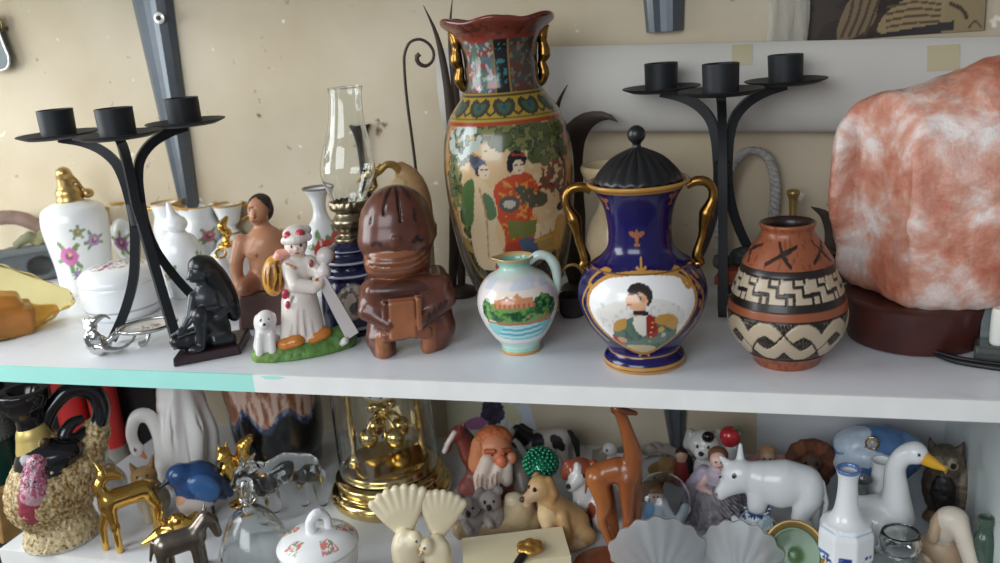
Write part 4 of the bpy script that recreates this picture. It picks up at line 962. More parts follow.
for k in range(4): pr.append(L([(-14 + k * 8, -20, 20), (-12 + k * 6, -20, 46)], 1.3, (206, 194, 184), op='-', k=1.5))
body = I.blob('body', pr, glaze(), 1.0, 3.5, WH)
I.blob('hat', [E((-6, 0, 117), (13, 13, 8), WH), L([(-17, -7, 112), (-6, -14, 113), (6, -8, 113)], [4, 4.6, 4], WH, sm=8), E((-14, -9, 117), (4, 4, 4), PK, k=1), E((-2, -12, 118), (4.6, 4, 4.4), PK, k=1), L([(-14, -10, 109), (-6, -15, 109), (4, -10, 109)], 1, (60, 44, 46), k=.3, sm=6), E((4, 0, 118), (6, 6, 5), WH)], glaze(), 1.0, 2.5, parent=body)
I.blob('shoe', [E((-9, -14, 17), (10, 12, 7), OR), E((-18, -16, 15), (9, 8, 6), OR)], glaze(), 1.0, 3, parent=body); I.blob('shoe', [E((14, -10, 18), (12, 11, 7), OR), E((8, -14, 16), (8, 7, 6), OR)], glaze(), 1.0, 3, parent=body)
I.blob('sack', [E((-28, 0, 78), (12, 13, 20), (206, 150, 66)), L([(-22, -4, 98), (-14, -6, 100)], [6, 4], (226, 160, 140))] + [L([(-36 + k * 6, -11 + abs(k - 1) * 2, 92), (-38 + k * 6, -13 + abs(k - 1) * 2, 66)], 1.5, (132, 84, 36), op='-', k=1.5) for k in range(4)], glaze(), 1.0, 3, parent=body)
V, Fc = sweep_vf([(16, -16, 76), (30, -14, 46), (46, -12, 13)], [4.4, 5.6, 6.6], flat='rect'); I.add('paddle', V, Fc, mat('pale_grey_glaze', (206, 198, 194), .25, coat=.2), parent=body, smooth=False)
I.blob('ball', [E((22, -8, 92), (9, 8, 9), (214, 206, 200)), E((20, -14, 78), (7, 6, 8), (222, 212, 206)), L([(30, -6, 96), (31, -6, 86)], 2, (110, 66, 56), k=1)], glaze(), 1.0, 2, parent=body)
dg = (226, 222, 218)
I.blob('dog', [E((-38, -12, 40), (9.5, 9, 9), dg), E((-39, -20, 37), (4.5, 4, 3.6), dg, k=1.5), E((-39, -23.4, 38.6), (1.6, 1.2, 1.2), (50, 44, 46), k=.3), E((-42, -19.5, 42), (1.3, 1, 1.3), (40, 36, 40), k=.3), E((-35, -19.6, 42), (1.3, 1, 1.3), (40, 36, 40), k=.3), E((-46, -10, 38), (3, 5, 7), dg, k=1.5), E((-30, -10, 38), (3, 5, 7), dg, k=1.5), L([(-38, -10, 32), (-38, -8, 16)], [9, 12], dg), L([(-43, -16, 26), (-44, -19, 12)], [4.4, 4], dg, k=1.5), L([(-33, -16, 26), (-32, -19, 12)], [4.4, 4], dg, k=1.5), E((-29, -4, 14), (7, 8, 7), dg)], glaze(), .95, 3, parent=body)
I.done()
# ------------------------------------------------------------------ white porcelain at the back of the shelf
def flowers(p, spots, R):
    """painted sprigs: (angle, z, size, petal colour)"""
    A = p.A
    for th, zz, k, pc in spots:
        p.s = ((A - th + PI) % (2 * PI) - PI) * R; r = random.Random(int(zz * 7 + th * 31))
        for i in range(5):
            a = i * 1.26 + r.random(); p.line([(math.cos(a) * 3 * k, zz + math.sin(a) * 3 * k), (math.cos(a) * 9 * k, zz + math.sin(a) * 10 * k)], 1.5 * k, (118, 150, 98))
        for i in range(6): p.ell(math.cos(i * 1.05) * 3.2 * k, zz + math.sin(i * 1.05) * 3.2 * k, 3.2 * k, 3 * k, pc)
        p.ell(0, zz, 2.6 * k, 2.6 * k, tuple(int(c * .72) for c in pc)); p.ell(1 * k, zz + 1 * k, 1.2 * k, 1.2 * k, (236, 206, 120))
def painted_lathe(I, name, prof, n, nu, fn, m=None, base=(234, 236, 236), **kw):
    def f(p): p.c[:] = base; fn(p)
    return I.lathe(name, prof, m or mat('painted_vase_glaze'), n=n, nu=nu, paint=f, base=base, **kw)
GOL = (190, 146, 76)
I = Item('perfume_bottle', 'white porcelain perfume bottle with pink flowers and a gold spray cap', 'bottle', 91, 295, rb=24, turn=.1)
painted_lathe(I, 'bottle', [(0, 1), (22, 0), (24, 1.5), (27, 30), (31, 60), (31, 74), (28, 82), (19, 87), (12, 89), (0, 89)], 120, 150,
    lambda p: (flowers(p, [(-.52, 40, 1.5, (206, 122, 176)), (.35, 52, 1.0, (176, 140, 186)), (-.1, 62, .7, (150, 150, 110)), (-.4, 22, .6, (150, 130, 190)), (1.6, 44, 1.3, (206, 122, 176)), (-2.2, 50, 1.2, (200, 130, 170))], 30)))
ga = mat('brushed_gold', (190, 160, 104), .3, metal=.9)
cp = I.lathe('collar', [(0, 87), (12, 87), (13, 89), (12.5, 93), (12, 99), (10, 102), (9, 104), (0, 104)], ga, n=40, nu=36)
I.blob('sprayer', [L([(-1, 0, 102), (-1, 0, 114)], [8, 7.5]), E((-1, -1, 117), (7, 8, 6)), L([(2, -2, 116), (9, -3, 108), (14, -3, 96)], [2.4, 2, 1.6], sm=8), E((17, -2, 94), (6, 6, 5))], ga, 1, 2.5, parent=cp); I.done()

I = Item('porcelain_box', 'round lidded white porcelain box with pink flowers on its lid', 'box', 128, 322, rb=36)
painted_lathe(I, 'bowl', [(0, 1), (30, 0), (32, 1), (37, 12), (39, 26), (38, 33), (36, 34), (35, 31), (0, 30)], 70, 120, lambda p: p.band(8, 9.5, (150, 150, 160)))
def lidp(p):
    p.c[:] = (234, 236, 236); x, y = p.V[:, 0], p.V[:, 1]; n = fbm(x / 5, y / 5, seed=4); m = ((x / 26) ** 2 + ((y + 4) / 16) ** 2) < 1
    p.put(m & (n > .52), (190, 128, 168)); p.put(m & (n > .63), (156, 80, 130)); p.put(m & (n < .36), (140, 158, 128))
I.lathe('lid', [(0, 33), (38.5, 33), (39.5, 35), (39, 38), (34, 44), (24, 48), (10, 50.5), (0, 51)], mat('painted_vase_glaze'), n=70, nu=130, paint=lidp); I.done()

def urn(label, px, py, k=1., turn=0.):
    I = Item('miniature_urn', label, 'urn', px, py, rb=9 * k, turn=turn, group='miniature white and gold porcelain')
    def f(p):
        flowers(p, [(-.6, 24 * k, .8 * k, (160, 90, 150)), (2.5, 24 * k, .8 * k, (160, 90, 150))], 12 * k); p.band(-1, 3 * k, GOL); p.put(p.z > 49 * k, GOL)
        p.s = p.A * 12 * k; p.line([(7 * k, 8 * k), (9 * k, 20 * k), (6 * k, 34 * k)], 1.2 * k, GOL, True)
    painted_lathe(I, 'body', [(0, 1), (11 * k, 0), (12 * k, 2 * k), (7 * k, 6 * k), (10 * k, 14 * k), (13.5 * k, 26 * k), (11 * k, 36 * k), (6.5 * k, 42 * k), (6.5 * k, 46 * k), (10 * k, 51 * k), (10 * k, 52 * k), (8 * k, 51 * k), (5 * k, 46 * k), (5, 40 * k)], 80, 70, f, cap=True)
    for s_ in (-1, 1): I.tube('handle', [(s_ * 8 * k, 0, 47 * k), (s_ * 15 * k, 0, 47 * k), (s_ * 15.5 * k, 0, 39 * k), (s_ * 10 * k, 0, 35 * k)], 1.5 * k, gold(), n=20)
    I.done(); return I
urn('tiny white two-handled urn with gold rims between the perfume bottle and the lidded box', 139, 276, 1.42)
# stoppered white bottle
I = Item('stoppered_bottle', 'white porcelain stoppered bottle with small flowers behind the black kneeling woman', 'bottle', 189, 298, rb=15, group='miniature white and gold porcelain')
painted_lathe(I, 'bottle', [(0, 1), (16, 0), (17, 1.5), (18, 14), (20, 36), (20, 46), (16, 56), (10, 61), (8, 63), (0, 63)], 80, 90, lambda p: flowers(p, [(-.75, 26, 1.0, (206, 120, 96)), (.9, 34, .9, (190, 110, 130)), (2.6, 30, 1, (206, 120, 96))], 19))
I.blob('stopper', [E((0, 0, 70), (12, 12, 9)), L([(-1, 0, 74), (-3, 0, 90)], [6, 2.4])], china(), 1, 3); I.done()
def creamer(label, px, py, k, turn, hcol=None, tall=1., spout=False):
    I = Item('cream_jug', label, 'jug', px, py, rb=10 * k, turn=turn, group='miniature white and gold porcelain')
    lip = lambda A, R, Z: (R + np.clip((Z - 24 * k * tall) / (8 * k * tall), 0, 1) * 6 * k * np.exp(-((A + PI / 2) / .5) ** 2), Z + np.clip((Z - 26 * k * tall) / (6 * k * tall), 0, 1) * 3 * k * np.exp(-((A + PI / 2) / .5) ** 2))
    def f(p): p.put(p.V[:, 2] > 31.2 * k * tall, GOL); p.band(-1, 1.6 * k, GOL); flowers(p, [(.2, 14 * k * tall, .7 * k, (190, 110, 130))], 12 * k)
    painted_lathe(I, 'body', [(0, 1), (8 * k, 0), (9 * k, 1 * k), (13 * k, 9 * k * tall), (14 * k, 17 * k * tall), (11 * k, 25 * k * tall), (13 * k, 32 * k * tall), (13 * k, 32.6 * k * tall), (11.8 * k, 32 * k * tall), (9.6 * k, 25 * k * tall), (12 * k, 17 * k * tall), (10 * k, 6 * k * tall), (0, 4 * k)], 80, 80, f, rz=lip)
    I.tube('handle', [(11 * k, 0, 29 * k * tall), (20 * k, 0, 30 * k * tall), (22 * k, 0, 20 * k * tall), (13 * k, 0, 11 * k * tall)], 1.8 * k, gold() if hcol else china(), n=22); I.done(); return I
# a low white box along the wall lifts the back row
xa, xb = at(158, 290, z=0)[0], at(322, 285, z=0)[0]; BZ = .036
o = slab('white_box', (xa, .276, .0005), (xb, .336, BZ), mat('white_card', (226, 226, 222), .5, var=.04), kind=None, label='long low white box along the wall carrying the gold-rimmed porcelain', cat='box', bev=.002)
BZ += .0004
def creamer2(label, px, py, k, turn, hcol=None, tall=1.):
    global at; a0_ = at; at = lambda x, y, z=0., **kw: a0_(x, y, z=BZ)
    try: creamer(label, px, py, k, turn, hcol, tall)
    finally: at = a0_
creamer2('white cream jug with a wide lip next to the grey bracket foot', 207, 258, 1.35, .1, None, 1.15)
creamer2('small white and gold pitcher with a looped gold handle behind the stoppered bottle', 175, 258, 1.1, 2.9, True, 1.5)
I = Item('porcelain_bowl', 'upturned small white bowl on the low box, under the gold-rimmed cup', 'bowl', 236, 256, rb=8, z=BZ)
painted_lathe(I, 'body', [(18, 0), (19, 1), (18, 8), (15, 15), (10, 19), (9, 21), (0, 21)], 40, 60, lambda p: p.band(-1, 2, GOL), cap=True); I.done()
zb_, bl = BZ + float(I.zm(21)) + .0004, I.loc
q = camq((bl[0], bl[1], zb_)); cx, cy = 500 + F * q[0] / q[2], 281.5 + F * q[1] / q[2]
I = Item('gold_rimmed_cup', 'small white footed cup with a gold rim and handle standing high by the wall', 'cup', cx, cy, z=zb_, group='miniature white and gold porcelain')
painted_lathe(I, 'body', [(0, 0.5), (8, 0), (8.5, 1.5), (5, 4), (5, 7), (9, 11), (12, 20), (15, 29), (15, 29.8), (13.6, 29), (10, 20), (8, 12), (0, 9)], 60, 70, lambda p: (p.put(p.V[:, 2] > 27.8, GOL), p.band(-1, 2, GOL)))
I.tube('handle', [(12, 0, 25), (19, 0, 25), (19, 0, 16), (11, 0, 12)], 1.6, gold(), n=20); I.done()
# small teapot with a gold spout
I = Item('miniature_teapot', 'little white teapot with a gold spout and knob facing the camera', 'teapot', 236, 299, rb=18, turn=.0, group='miniature white and gold porcelain')
painted_lathe(I, 'body', [(0, 1), (14, 0), (15, 1.5), (21, 14), (23, 28), (19, 40), (11, 47), (10, 48), (0, 48)], 60, 80, lambda p: p.band(-1, 2, GOL))
I.tube('spout', [(-4, -18, 26), (-6, -26, 32), (-7, -29, 42), (-7, -32, 48)], [7, 5.6, 4.6, 5], china(), n=24, ns=16)
I.tube('spout_rim', [(-7 + 5 * math.cos(t), -32.5 + 3.4 * math.sin(t), 48.5 + 3.2 * math.sin(t)) for t in np.linspace(0, 2 * PI, 16)[:-1]], 1.2, gold(), n=24, closed=True)
I.blob('lid_knob', [E((0, 0, 49), (9, 9, 4)), L([(0, 0, 52), (1, 0, 60), (-2, -3, 68), (4, 0, 76)], [4, 3, 4.6, 2.4], sm=10), E((3, -3, 62), (4, 4, 5))], gold(), .9, 2.5); I.done()
I = Item('porcelain_dish', 'small white dish with a gold edge on the low box by the wall', 'dish', 275, 255, rb=8, z=BZ)
painted_lathe(I, 'body', [(0, 1), (12, 0), (13, 2), (18, 9), (24, 15), (25, 16), (24, 16.6), (17, 10), (11, 4), (0, 3)], 50, 80, lambda p: p.put(p.V[:, 2] > 14.8, GOL), scale=(1.1, .8)); I.done()
I = Item('gravy_boat', 'white gravy boat with gold lip at the box end, behind the dark haired man statuette', 'gravy boat', 307, 254, rb=4, z=BZ)
lip = lambda A, R, Z: (R * (1 + .25 * np.exp(-((A + 1.3) / .5) ** 2) * np.clip(Z / 30, 0, 1)), Z + 4 * np.exp(-((A + 1.3) / .6) ** 2) * np.clip((Z - 10) / 12, 0, 1))
painted_lathe(I, 'body', [(0, 1), (9, 0), (10, 2), (8, 4), (12, 10), (15, 20), (16, 24), (16, 24.6), (14.6, 24), (13, 18), (9, 10), (0, 8)], 60, 80, lambda p: p.put(p.V[:, 2] > 23, GOL), scale=(1.2, .75), rz=lip); I.done()
I = Item('porcelain_vase', 'slender white porcelain vase with a flared lip and red roses', 'vase', 332, 298, rb=14)
painted_lathe(I, 'body', [(0, 1), (14, 0), (15, 2), (18, 14), (21, 36), (20, 54), (14, 68), (8, 78), (6.5, 86), (9, 98), (15, 106), (15.5, 107), (14, 106.6), (7, 98), (5, 86)], 100, 110,
    lambda p: (flowers(p, [(.05, 48, 1.9, (196, 74, 66)), (.75, 56, 1.3, (206, 96, 84)), (-2.4, 46, 1.6, (196, 74, 66))], 20), p.put(p.V[:, 2] > 105.4, (120, 116, 110)))); I.done()

# ------------------------------------------------------------------ silver cherub with an oval plaque
I = Item('silver_trinket_dish', 'silver bird ornament holding a small oval dish with a painted pink flower', 'trinket dish', 108, 357, rb=12)
I.blob('bird', [E((-5, 0, 9), (11, 10, 9)), L([(-6, 0, 12), (-10, -2, 22), (-8, -3, 32), (-3, -3, 36)], [8, 6, 4.4, 3.4], sm=10), E((-9, 2, 30), (6, 5, 8)), L([(-3, -3, 36), (4, -4, 38), (9, -4, 34)], [3.4, 2, .8], sm=8), L([(-12, 2, 28), (-14, 4, 36)], [4, 1.6]), L([(2, -4, 12), (12, -4, 18), (20, -2, 22)], [4, 3, 1.4], sm=8), L([(-14, -4, 12), (-16, -6, 22)], [4, 2]), L([(-2, -8, 8), (10, -9, 4), (24, -5, 8), (30, 0, 14)], [4, 2.4, 1.6, 1.2], sm=12), E((-7, -8, 20), (5, 3, 6))], silver(), .9, 2, noise=1.0, nscale=3.2, floor=0)
def plq(p):
    x, y = p.V[:, 0], p.V[:, 1]; r = np.hypot(x, y); p.c[:] = (150, 150, 140); p.put(r < 24, (226, 222, 214)); n = fbm(x / 4, y / 4, seed=8); m = ((x / 14) ** 2 + (y / 10) ** 2) < 1
    p.put(m & (n > .48), (176, 104, 120)); p.put(m & (n > .62), (120, 50, 70)); p.put(m & (n < .34), (120, 140, 110))
d = I.lathe('dish', [(0, 14), (16, 14), (26, 16.5), (28, 18.5), (28, 19.4), (26.6, 19), (22, 17.4), (0, 17)], mat('painted_vase_glaze'), n=60, nu=90, paint=plq, off=(42, 2, 0), scale=(1.05, .8), smooth=True)
I.tube('dish_rim', [(42 + 29.2 * math.cos(t), 2 + 22.4 * math.sin(t), 19) for t in np.linspace(0, 2 * PI, 40)[:-1]], 1.5, silver(), n=60, closed=True, parent=d); I.tube('foot', [(30, 0, 2), (38, 0, 4), (44, 2, 15)], [3, 2.4, 2], silver(), n=12); I.done()

# ------------------------------------------------------------------ yellow packet and the grey model behind it
I = Item('wrapped_packet', 'clear yellow cellophane wrapped packet of amber pieces at the shelf end', 'packet', 14, 337, rb=20)
I.blob('contents', [B((-20, 0, 14), (40, 23, 15), 4, (176, 112, 44), rot=(0, .12, 0)), B((-22, 0, 30), (34, 17, 14), 6, (196, 128, 50), rot=(0, .25, 0)), L([(14, -4, 12), (40, 0, 14)], [12, 5], (226, 164, 52))], mat('amber_soap', None, .35, coat=.2, var=.25, vscale=40, bump=.4, bscale=90), 1.4, 8, floor=0)
bm = bmesh.new()
for q in [(-60, -27, 0), (12, -27, 0), (18, -25, 1), (60, -2, 16), (63, 2, 26), (60, 4, 30), (44, 2, 40), (30, 2, 46), (14, 0, 54), (-4, 0, 72), (-20, 2, 76), (-60, 0, 60), (-60, 27, 0), (16, 27, 0), (58, 8, 16)]: bm.verts.new(q)
bmesh.ops.convex_hull(bm, input=bm.verts)
for f_ in list(bm.faces): pass
bmesh.ops.triangulate(bm, faces=bm.faces); bmesh.ops.subdivide_edges(bm, edges=bm.edges, cuts=5, use_grid_fill=True); bmesh.ops.triangulate(bm, faces=bm.faces); bmesh.ops.recalc_face_normals(bm, faces=bm.faces)
V = np.array([v.co[:] for v in bm.verts]); N_ = np.array([v.normal[:] for v in bm.verts]); bm.normal_update(); N_ = np.array([v.normal[:] for v in bm.verts])
V = V + N_ * ((fbm(V[:, 0] / 9, V[:, 1] / 9, V[:, 2] / 9, 21) - .5) * 7)[:, None]; V[:, 2] = np.maximum(V[:, 2], 0); Fc = [tuple(v.index for v in f_.verts) for f_ in bm.faces]; bm.free()
I.add('wrapper', V, Fc, mat('yellow_cellophane', (255, 240, 176), .12, trans=.93, ior=1.12, coat=.4, bump=.5, bscale=60), sharp=math.radians(26)); I.done()
I = Item('model_bridge', 'grey weathered toy railway model with an arch behind the perfume bottle', 'model', 18, 286, rb=10)
I.blob('base', [B((0, 0, 17), (60, 12, 16), 2, (98, 104, 106)), B((0, -8, 33), (62, 10, 3), 1.5, (112, 118, 118)), E((-20, -14, 16), (12, 8, 9), op='-', k=2, col=(60, 62, 62)), E((24, -14, 16), (12, 8, 9), op='-', k=2, col=(60, 62, 62))], matte(), 1.3, 2, noise=.8, floor=0)
I.blob('arch', [L([(-44, 0, 36), (-30, 0, 56), (-6, 0, 66), (18, 0, 62), (36, 0, 46), (46, 0, 36)], [7, 7, 7, 7, 7, 6], (158, 134, 122), sm=20), E((-20, 0, 42), (9, 5, 10), (176, 172, 160))], matte(), 1.2, 2, noise=.8, floor=33)
I.blob('greenery', [L([(26, -10, 40), (40, -10, 46), (54, -8, 40)], [6, 8, 7], (146, 144, 104)), L([(8, -11, 40), (20, -12, 46)], [4, 5], (128, 130, 100))], matte(), 1.2, 3, noise=1.6, nscale=4)
I.done()

# ------------------------------------------------------------------ things behind the cobalt urn and by the salt lamp
I = Item('onyx_goblet', 'cream onyx goblet with a wide bowl standing behind the cobalt urn', 'goblet', 621, 317, rb=18)
on = mat('cream_onyx', (206, 184, 148), .3, coat=.3, sss=.2, var=.25, vscale=25)
I.lathe('body', [(0, 0), (22, 0), (24, 3), (14, 9), (13, 18), (24, 34), (31, 56), (31, 74), (26, 92), (19, 104), (17, 112), (21, 122), (30, 134), (34, 142), (34, 147), (31, 148), (27, 140), (18, 128), (0, 124)], on, n=80, nu=60); I.done()
I = Item('wicker_basket', 'small grey-white woven basket with a tall arched handle behind the clay pot', 'basket', 746, 286, rb=18)
wk = mat('grey_wicker', (176, 172, 166), .8, var=.3, vscale=160, bump=.8, bscale=300)
wv = lambda A, R, Z: (R + 1.2 * np.sin(A * 22 + np.floor(Z / 3.2) * PI) * (Z > 2), Z)
bk = I.lathe('bowl', [(0, 0), (20, 0), (20, 0), (24, 12), (27, 26), (28, 34), (28, 34), (26, 34), (22, 12), (0, 4)], wk, n=60, nu=132, rz=wv)
a_ = [(-26, 0, 34), (-24, 0, 70), (-16, 0, 110), (2, 0, 130), (20, 0, 124), (28, 0, 96), (26, 0, 60), (24, 0, 34)]
Q = crom(a_, 120); tw = np.linspace(0, 40 * PI, 120)
for ph in (0, PI): I.tube('handle', [(q[0] + 2.2 * math.cos(t + ph), q[1] + 2.2 * math.sin(t + ph), q[2]) for q, t in zip(Q, tw)], 3.4, wk, n=240, ns=8, smooth=True)
I.done()
I = Item('model_cottage', 'tiny dark model cottage with an orange roof behind the cobalt urn handle', 'model', 736, 310, rb=8)
I.blob('walls', [B((0, 0, 14), (18, 12, 14), 1, (150, 130, 104)), B((0, -12, 22), (13, 2, 4), .8, (44, 38, 36), k=.3), B((-6, -12, 8), (4, 2, 7), .8, (60, 46, 38), k=.3)], matte(), 1, 1, floor=0)
V, Fc = merge(prism_vf([(-21, 27), (-12, 40), (14, 40), (23, 27)], -14, 0), prism_vf([(-21, 27), (-12, 40), (14, 40), (23, 27)], 0, 13)); I.add('roof', V, Fc, mat('orange_tiles', (158, 78, 48), .6, var=.25), smooth=False)
I.blob('bushes', [E((-14, 0, 46), (9, 8, 8), (64, 68, 62)), E((6, 2, 50), (12, 8, 10), (52, 56, 54)), E((20, 0, 42), (8, 8, 14), (60, 62, 58))], matte(), 1.2, 3, noise=1.8, nscale=4); I.done()
I = Item('brass_bottle', 'narrow brass bottle standing behind the clay pot', 'bottle', 792, 288, rb=6)
I.lathe('body', [(0, 0), (9, 0), (10, 2), (10, 50), (8, 56), (5, 60), (5, 90), (6, 91), (6, 96), (0, 97)], mat('aged_brass', (150, 126, 80), .35, metal=.7), n=50, nu=28); I.done()
I = Item('pine_cone', 'brown open pine cone resting beside the salt lamp', 'pine cone', 822, 300, rb=4)
V, Fc = [], []
lst = [blend_vf([E((0, 0, 26), (15, 15, 24), (84, 62, 50))], 1.6, 2)[:2]]
for i in range(60):
    t = i / 60; a = i * 2.4; r = 19 * math.sin(PI * (.12 + t * .8)) + 2; z = 6 + t * 44
    lst.append(box_vf((math.sin(a) * r, -math.cos(a) * r, z), (3.4, 5, .9), (.5, 0, a)))
V, Fc = merge(*lst); I.add('body', V, Fc, mat('cone_scales', (98, 74, 60), .7, var=.3), smooth=False); I.done()
I = Item('leaf_ornament', 'thin dark iron leaf pointing out between the clay pot and the salt lamp', 'ornament', 830, 300, rb=8)
V, Fc = leaf_vf([(0, 0, 0), (2, 0, 40), (0, 0, 70), (-8, -3, 84), (-20, -6, 92)], [3, 7, 9, 7, .5]); I.add('leaf', V, Fc, dm); V, Fc = leaf_vf([(2, 2, 0), (8, 2, 50), (10, 2, 80), (6, 0, 106)], [3, 8, 9, .5]); I.add('leaf', V, Fc, dm); I.done()
# wire basket handle behind the jug
I = Item('wire_basket', 'small dark basket with a thin bent metal handle between the jug and the cobalt urn', 'basket', 573, 316, rb=2)
I.tube('handle', [(-14, -8, 10), (-13, -9, 36), (-6, -9, 50), (3, -9, 53), (10, -8, 48), (14, -6, 34), (15, -4, 10)], 1.7, mat('aged_brass'), n=44)
I.lathe('bowl', [(0, 0), (10, 0), (12, 2), (14, 14), (15, 20), (15, 21), (13, 20), (10, 4), (0, 3)], mat('dark_weave', (58, 52, 50), .7, bump=.8, bscale=200, var=.3), n=40, nu=48); I.done()
# small frame with a white tube at the right edge
I = Item('glass_votive', 'small square glass holder with a white candle stub beside the salt lamp cord', 'candle', 996, 362, rb=6)
V, Fc = merge(box_vf((0, 0, 8), (20, 13, 8)),); bo = I.add('base', V, Fc, mat('smoky_glass', (150, 156, 150), .06, trans=.8), smooth=False); bo.modifiers.new('bevel', 'BEVEL').width = .0015
I.lathe('candle', [(0, 16), (7, 16), (7.5, 17), (7, 50), (6, 52), (2, 51), (0, 50)], mat('white_wax', (236, 236, 226), .5, sss=.3), n=24, nu=28)
V, Fc = box_vf((2, 16, 40), (18, 2, 40)); I.add('back_plate', V, Fc, mat('grey_green_metal', (110, 120, 118), .35, metal=.4), smooth=False); I.done()
# ================================================================== things on the lower shelf
def low(name, label, cat, px, py, rb=0, **kw): return Item(name, label, cat, px, py, rb, z=kw.pop('z', LOW), **kw)
# ------------------------------------------------------------------ rooster shaped ewer
I = low('rooster_ewer', 'rooster shaped ewer with black neck and loop handle and rough gold feathered body', 'ewer', 62, 553, rb=34, shear=.13)
TN, TN2 = (166, 132, 76), (214, 194, 150)
pr = [L([(4, 0, 0), (4, 0, 4)], [34, 34], TN2, k=2), L([(4, 0, 4), (4, 0, 22)], [33, 25], TN), E((2, 0, 54), (44, 36, 38), TN), E((-10, -12, 50), (34, 28, 32), TN), L([(24, 0, 60), (44, 2, 88), (56, 2, 112)], [24, 15, 4], TN), L([(0, 0, 76), (-2, 0, 84)], [28, 20], TN)]
bd = I.blob('body', pr, mat('rough_gold_glaze', None, .55, var=.45, vscale=190, bump=1., bscale=230), 1.6, 9, TN, noise=1.9, nscale=2.4, floor=0)
me = bd.data; ca = me.color_attributes['Col']; n = len(me.vertices); co_ = np.empty(n * 3); me.vertices.foreach_get('co', co_); co_ = co_.reshape(-1, 3) * 1000
nz = fbm(co_[:, 0] / 2.0, co_[:, 1] / 2.0, co_[:, 2] / 2.6, 5); cc = np.empty(n * 4, np.float32); ca.data.foreach_get('color', cc); cc = cc.reshape(-1, 4)
cc[nz > .5, :3] = lin(TN2); cc[nz < .34, :3] = lin((112, 86, 52)); cc[(co_[:, 2] < 5), :3] = lin((216, 208, 190)); ca.data.foreach_set('color', cc.ravel())
V, Fc, cols = blend_vf([E((-17, -30, 50), (17, 9, 19), (158, 66, 82)), L([(-17, -27, 62), (-13, -21, 80)], [15, 13], (196, 156, 162))], 1.1, 4, noise=.8, nscale=3)
nn = fbm(V[:, 0] / 2, V[:, 2] / 3, V[:, 1] / 2, 9); cols[(V[:, 2] > 60) & (nn > .5)] = (166, 84, 112); cols[(V[:, 2] > 68) & (nn < .42)] = (54, 44, 56)
I.add('wattle', V, Fc, mat('painted_vase_glaze'), cols=cols)
bg_ = mat('black_glaze', (22, 22, 26), .14, coat=.5)
V, Fc, cols = blend_vf([L([(-4, -4, 70), (-9, -3, 84), (-13, -2, 100), (-15, -2, 126), (-18, -2, 147)], [31, 21, 14, 14, 25], sm=16), E((10, -14, 84), (20, 18, 12)), L([(-18, -2, 133), (-18, -2, 161)], [8, 22], op='-', k=2), B((-18, 0, 164), (60, 60, 15), 1, op='-', k=1), L([(-36, -6, 142), (-48, -8, 147)], [7, 5])], 1.2, 5)
nk = I.add('neck', V, Fc, bg_, cols=None)
I.tube('handle', [(-4, 0, 106), (8, 0, 126), (26, 0, 137), (44, 0, 131), (52, 0, 114), (48, 0, 98), (36, 0, 84)], [8, 8, 8.5, 9, 9, 9, 11], bg_, n=50, ns=16)
I.tube('handle', [(36, 0, 90), (24, -4, 88), (14, -6, 95), (22, -4, 105), (34, -2, 107)], [9, 8, 7, 6, 4], bg_, n=40, ns=14)
I.blob('collar', [L([(-11.5, -2, 92), (-13, -2, 104)], [18.6, 15.8], (206, 182, 110)), E((-4, -19, 98), (5, 3, 6), (60, 48, 34), k=.5)], mat('gold_band_glaze', None, .35, metal=.3), 1, 1); I.done()

# ------------------------------------------------------------------ on the dark cabinet: red candles, green tin, tan block
def red_candle(label, px, py):
    I = low('red_candle', label, 'candle', px, py, rb=10, z=-.3195, group='red candles in glass holders')
    I.lathe('candle', [(0, 30), (12, 30), (12.5, 31), (12.5, 150), (11, 152), (0, 150)], mat('red_wax', (200, 52, 50), .4, sss=.15), n=30, nu=36)
    I.lathe('holder', [(0, 0), (14, 0), (15, 2), (11, 8), (8, 16), (13, 28), (13.9, 44), (13.9, 45), (13, 45), (13.4, 30), (0, 27)], mat('pale_holder_glass', (206, 204, 192), .15, trans=.5), n=50, nu=36); I.done()
red_candle('red candle beside the white swan neck, in a pale glass holder on the dark cabinet', 124, 493)
red_candle('red candle seen through the loop handle of the rooster ewer', 92, 494)
I = low('green_tin', 'dark green tin with a pale mesh band behind the rooster ewer', 'tin', 6, 505, rb=16, z=-.3195)
def f(p): p.c[:] = (22, 62, 52); p.put((p.z > 62) & (p.z < 108), (120, 140, 132)); p.put((p.z > 62) & (p.z < 108) & ((np.floor(p.s / 2.2) + np.floor(p.z / 2.2)) % 2 == 0), (62, 88, 80)); p.band(60, 62, (16, 36, 30))
I.lathe('body', [(0, 0), (24, 0), (25, 1), (25, 120), (24, 122), (0, 122)], mat('painted_vase_glaze'), n=90, nu=120, paint=f); I.done()
I = low('wooden_block', 'upright tan wooden block below the green tin', 'block', 14, 540, rb=6, z=-.3195)
V, Fc = box_vf((0, 0, 24), (11, 9, 24), (0, .12, .3)); V[:, 2] = np.maximum(V[:, 2], 0); o = I.add('body', V, Fc, mat('tan_wood', (176, 136, 84), .5, var=.3, vscale=60), smooth=False); o.modifiers.new('bevel', 'BEVEL').width = .002; I.done()

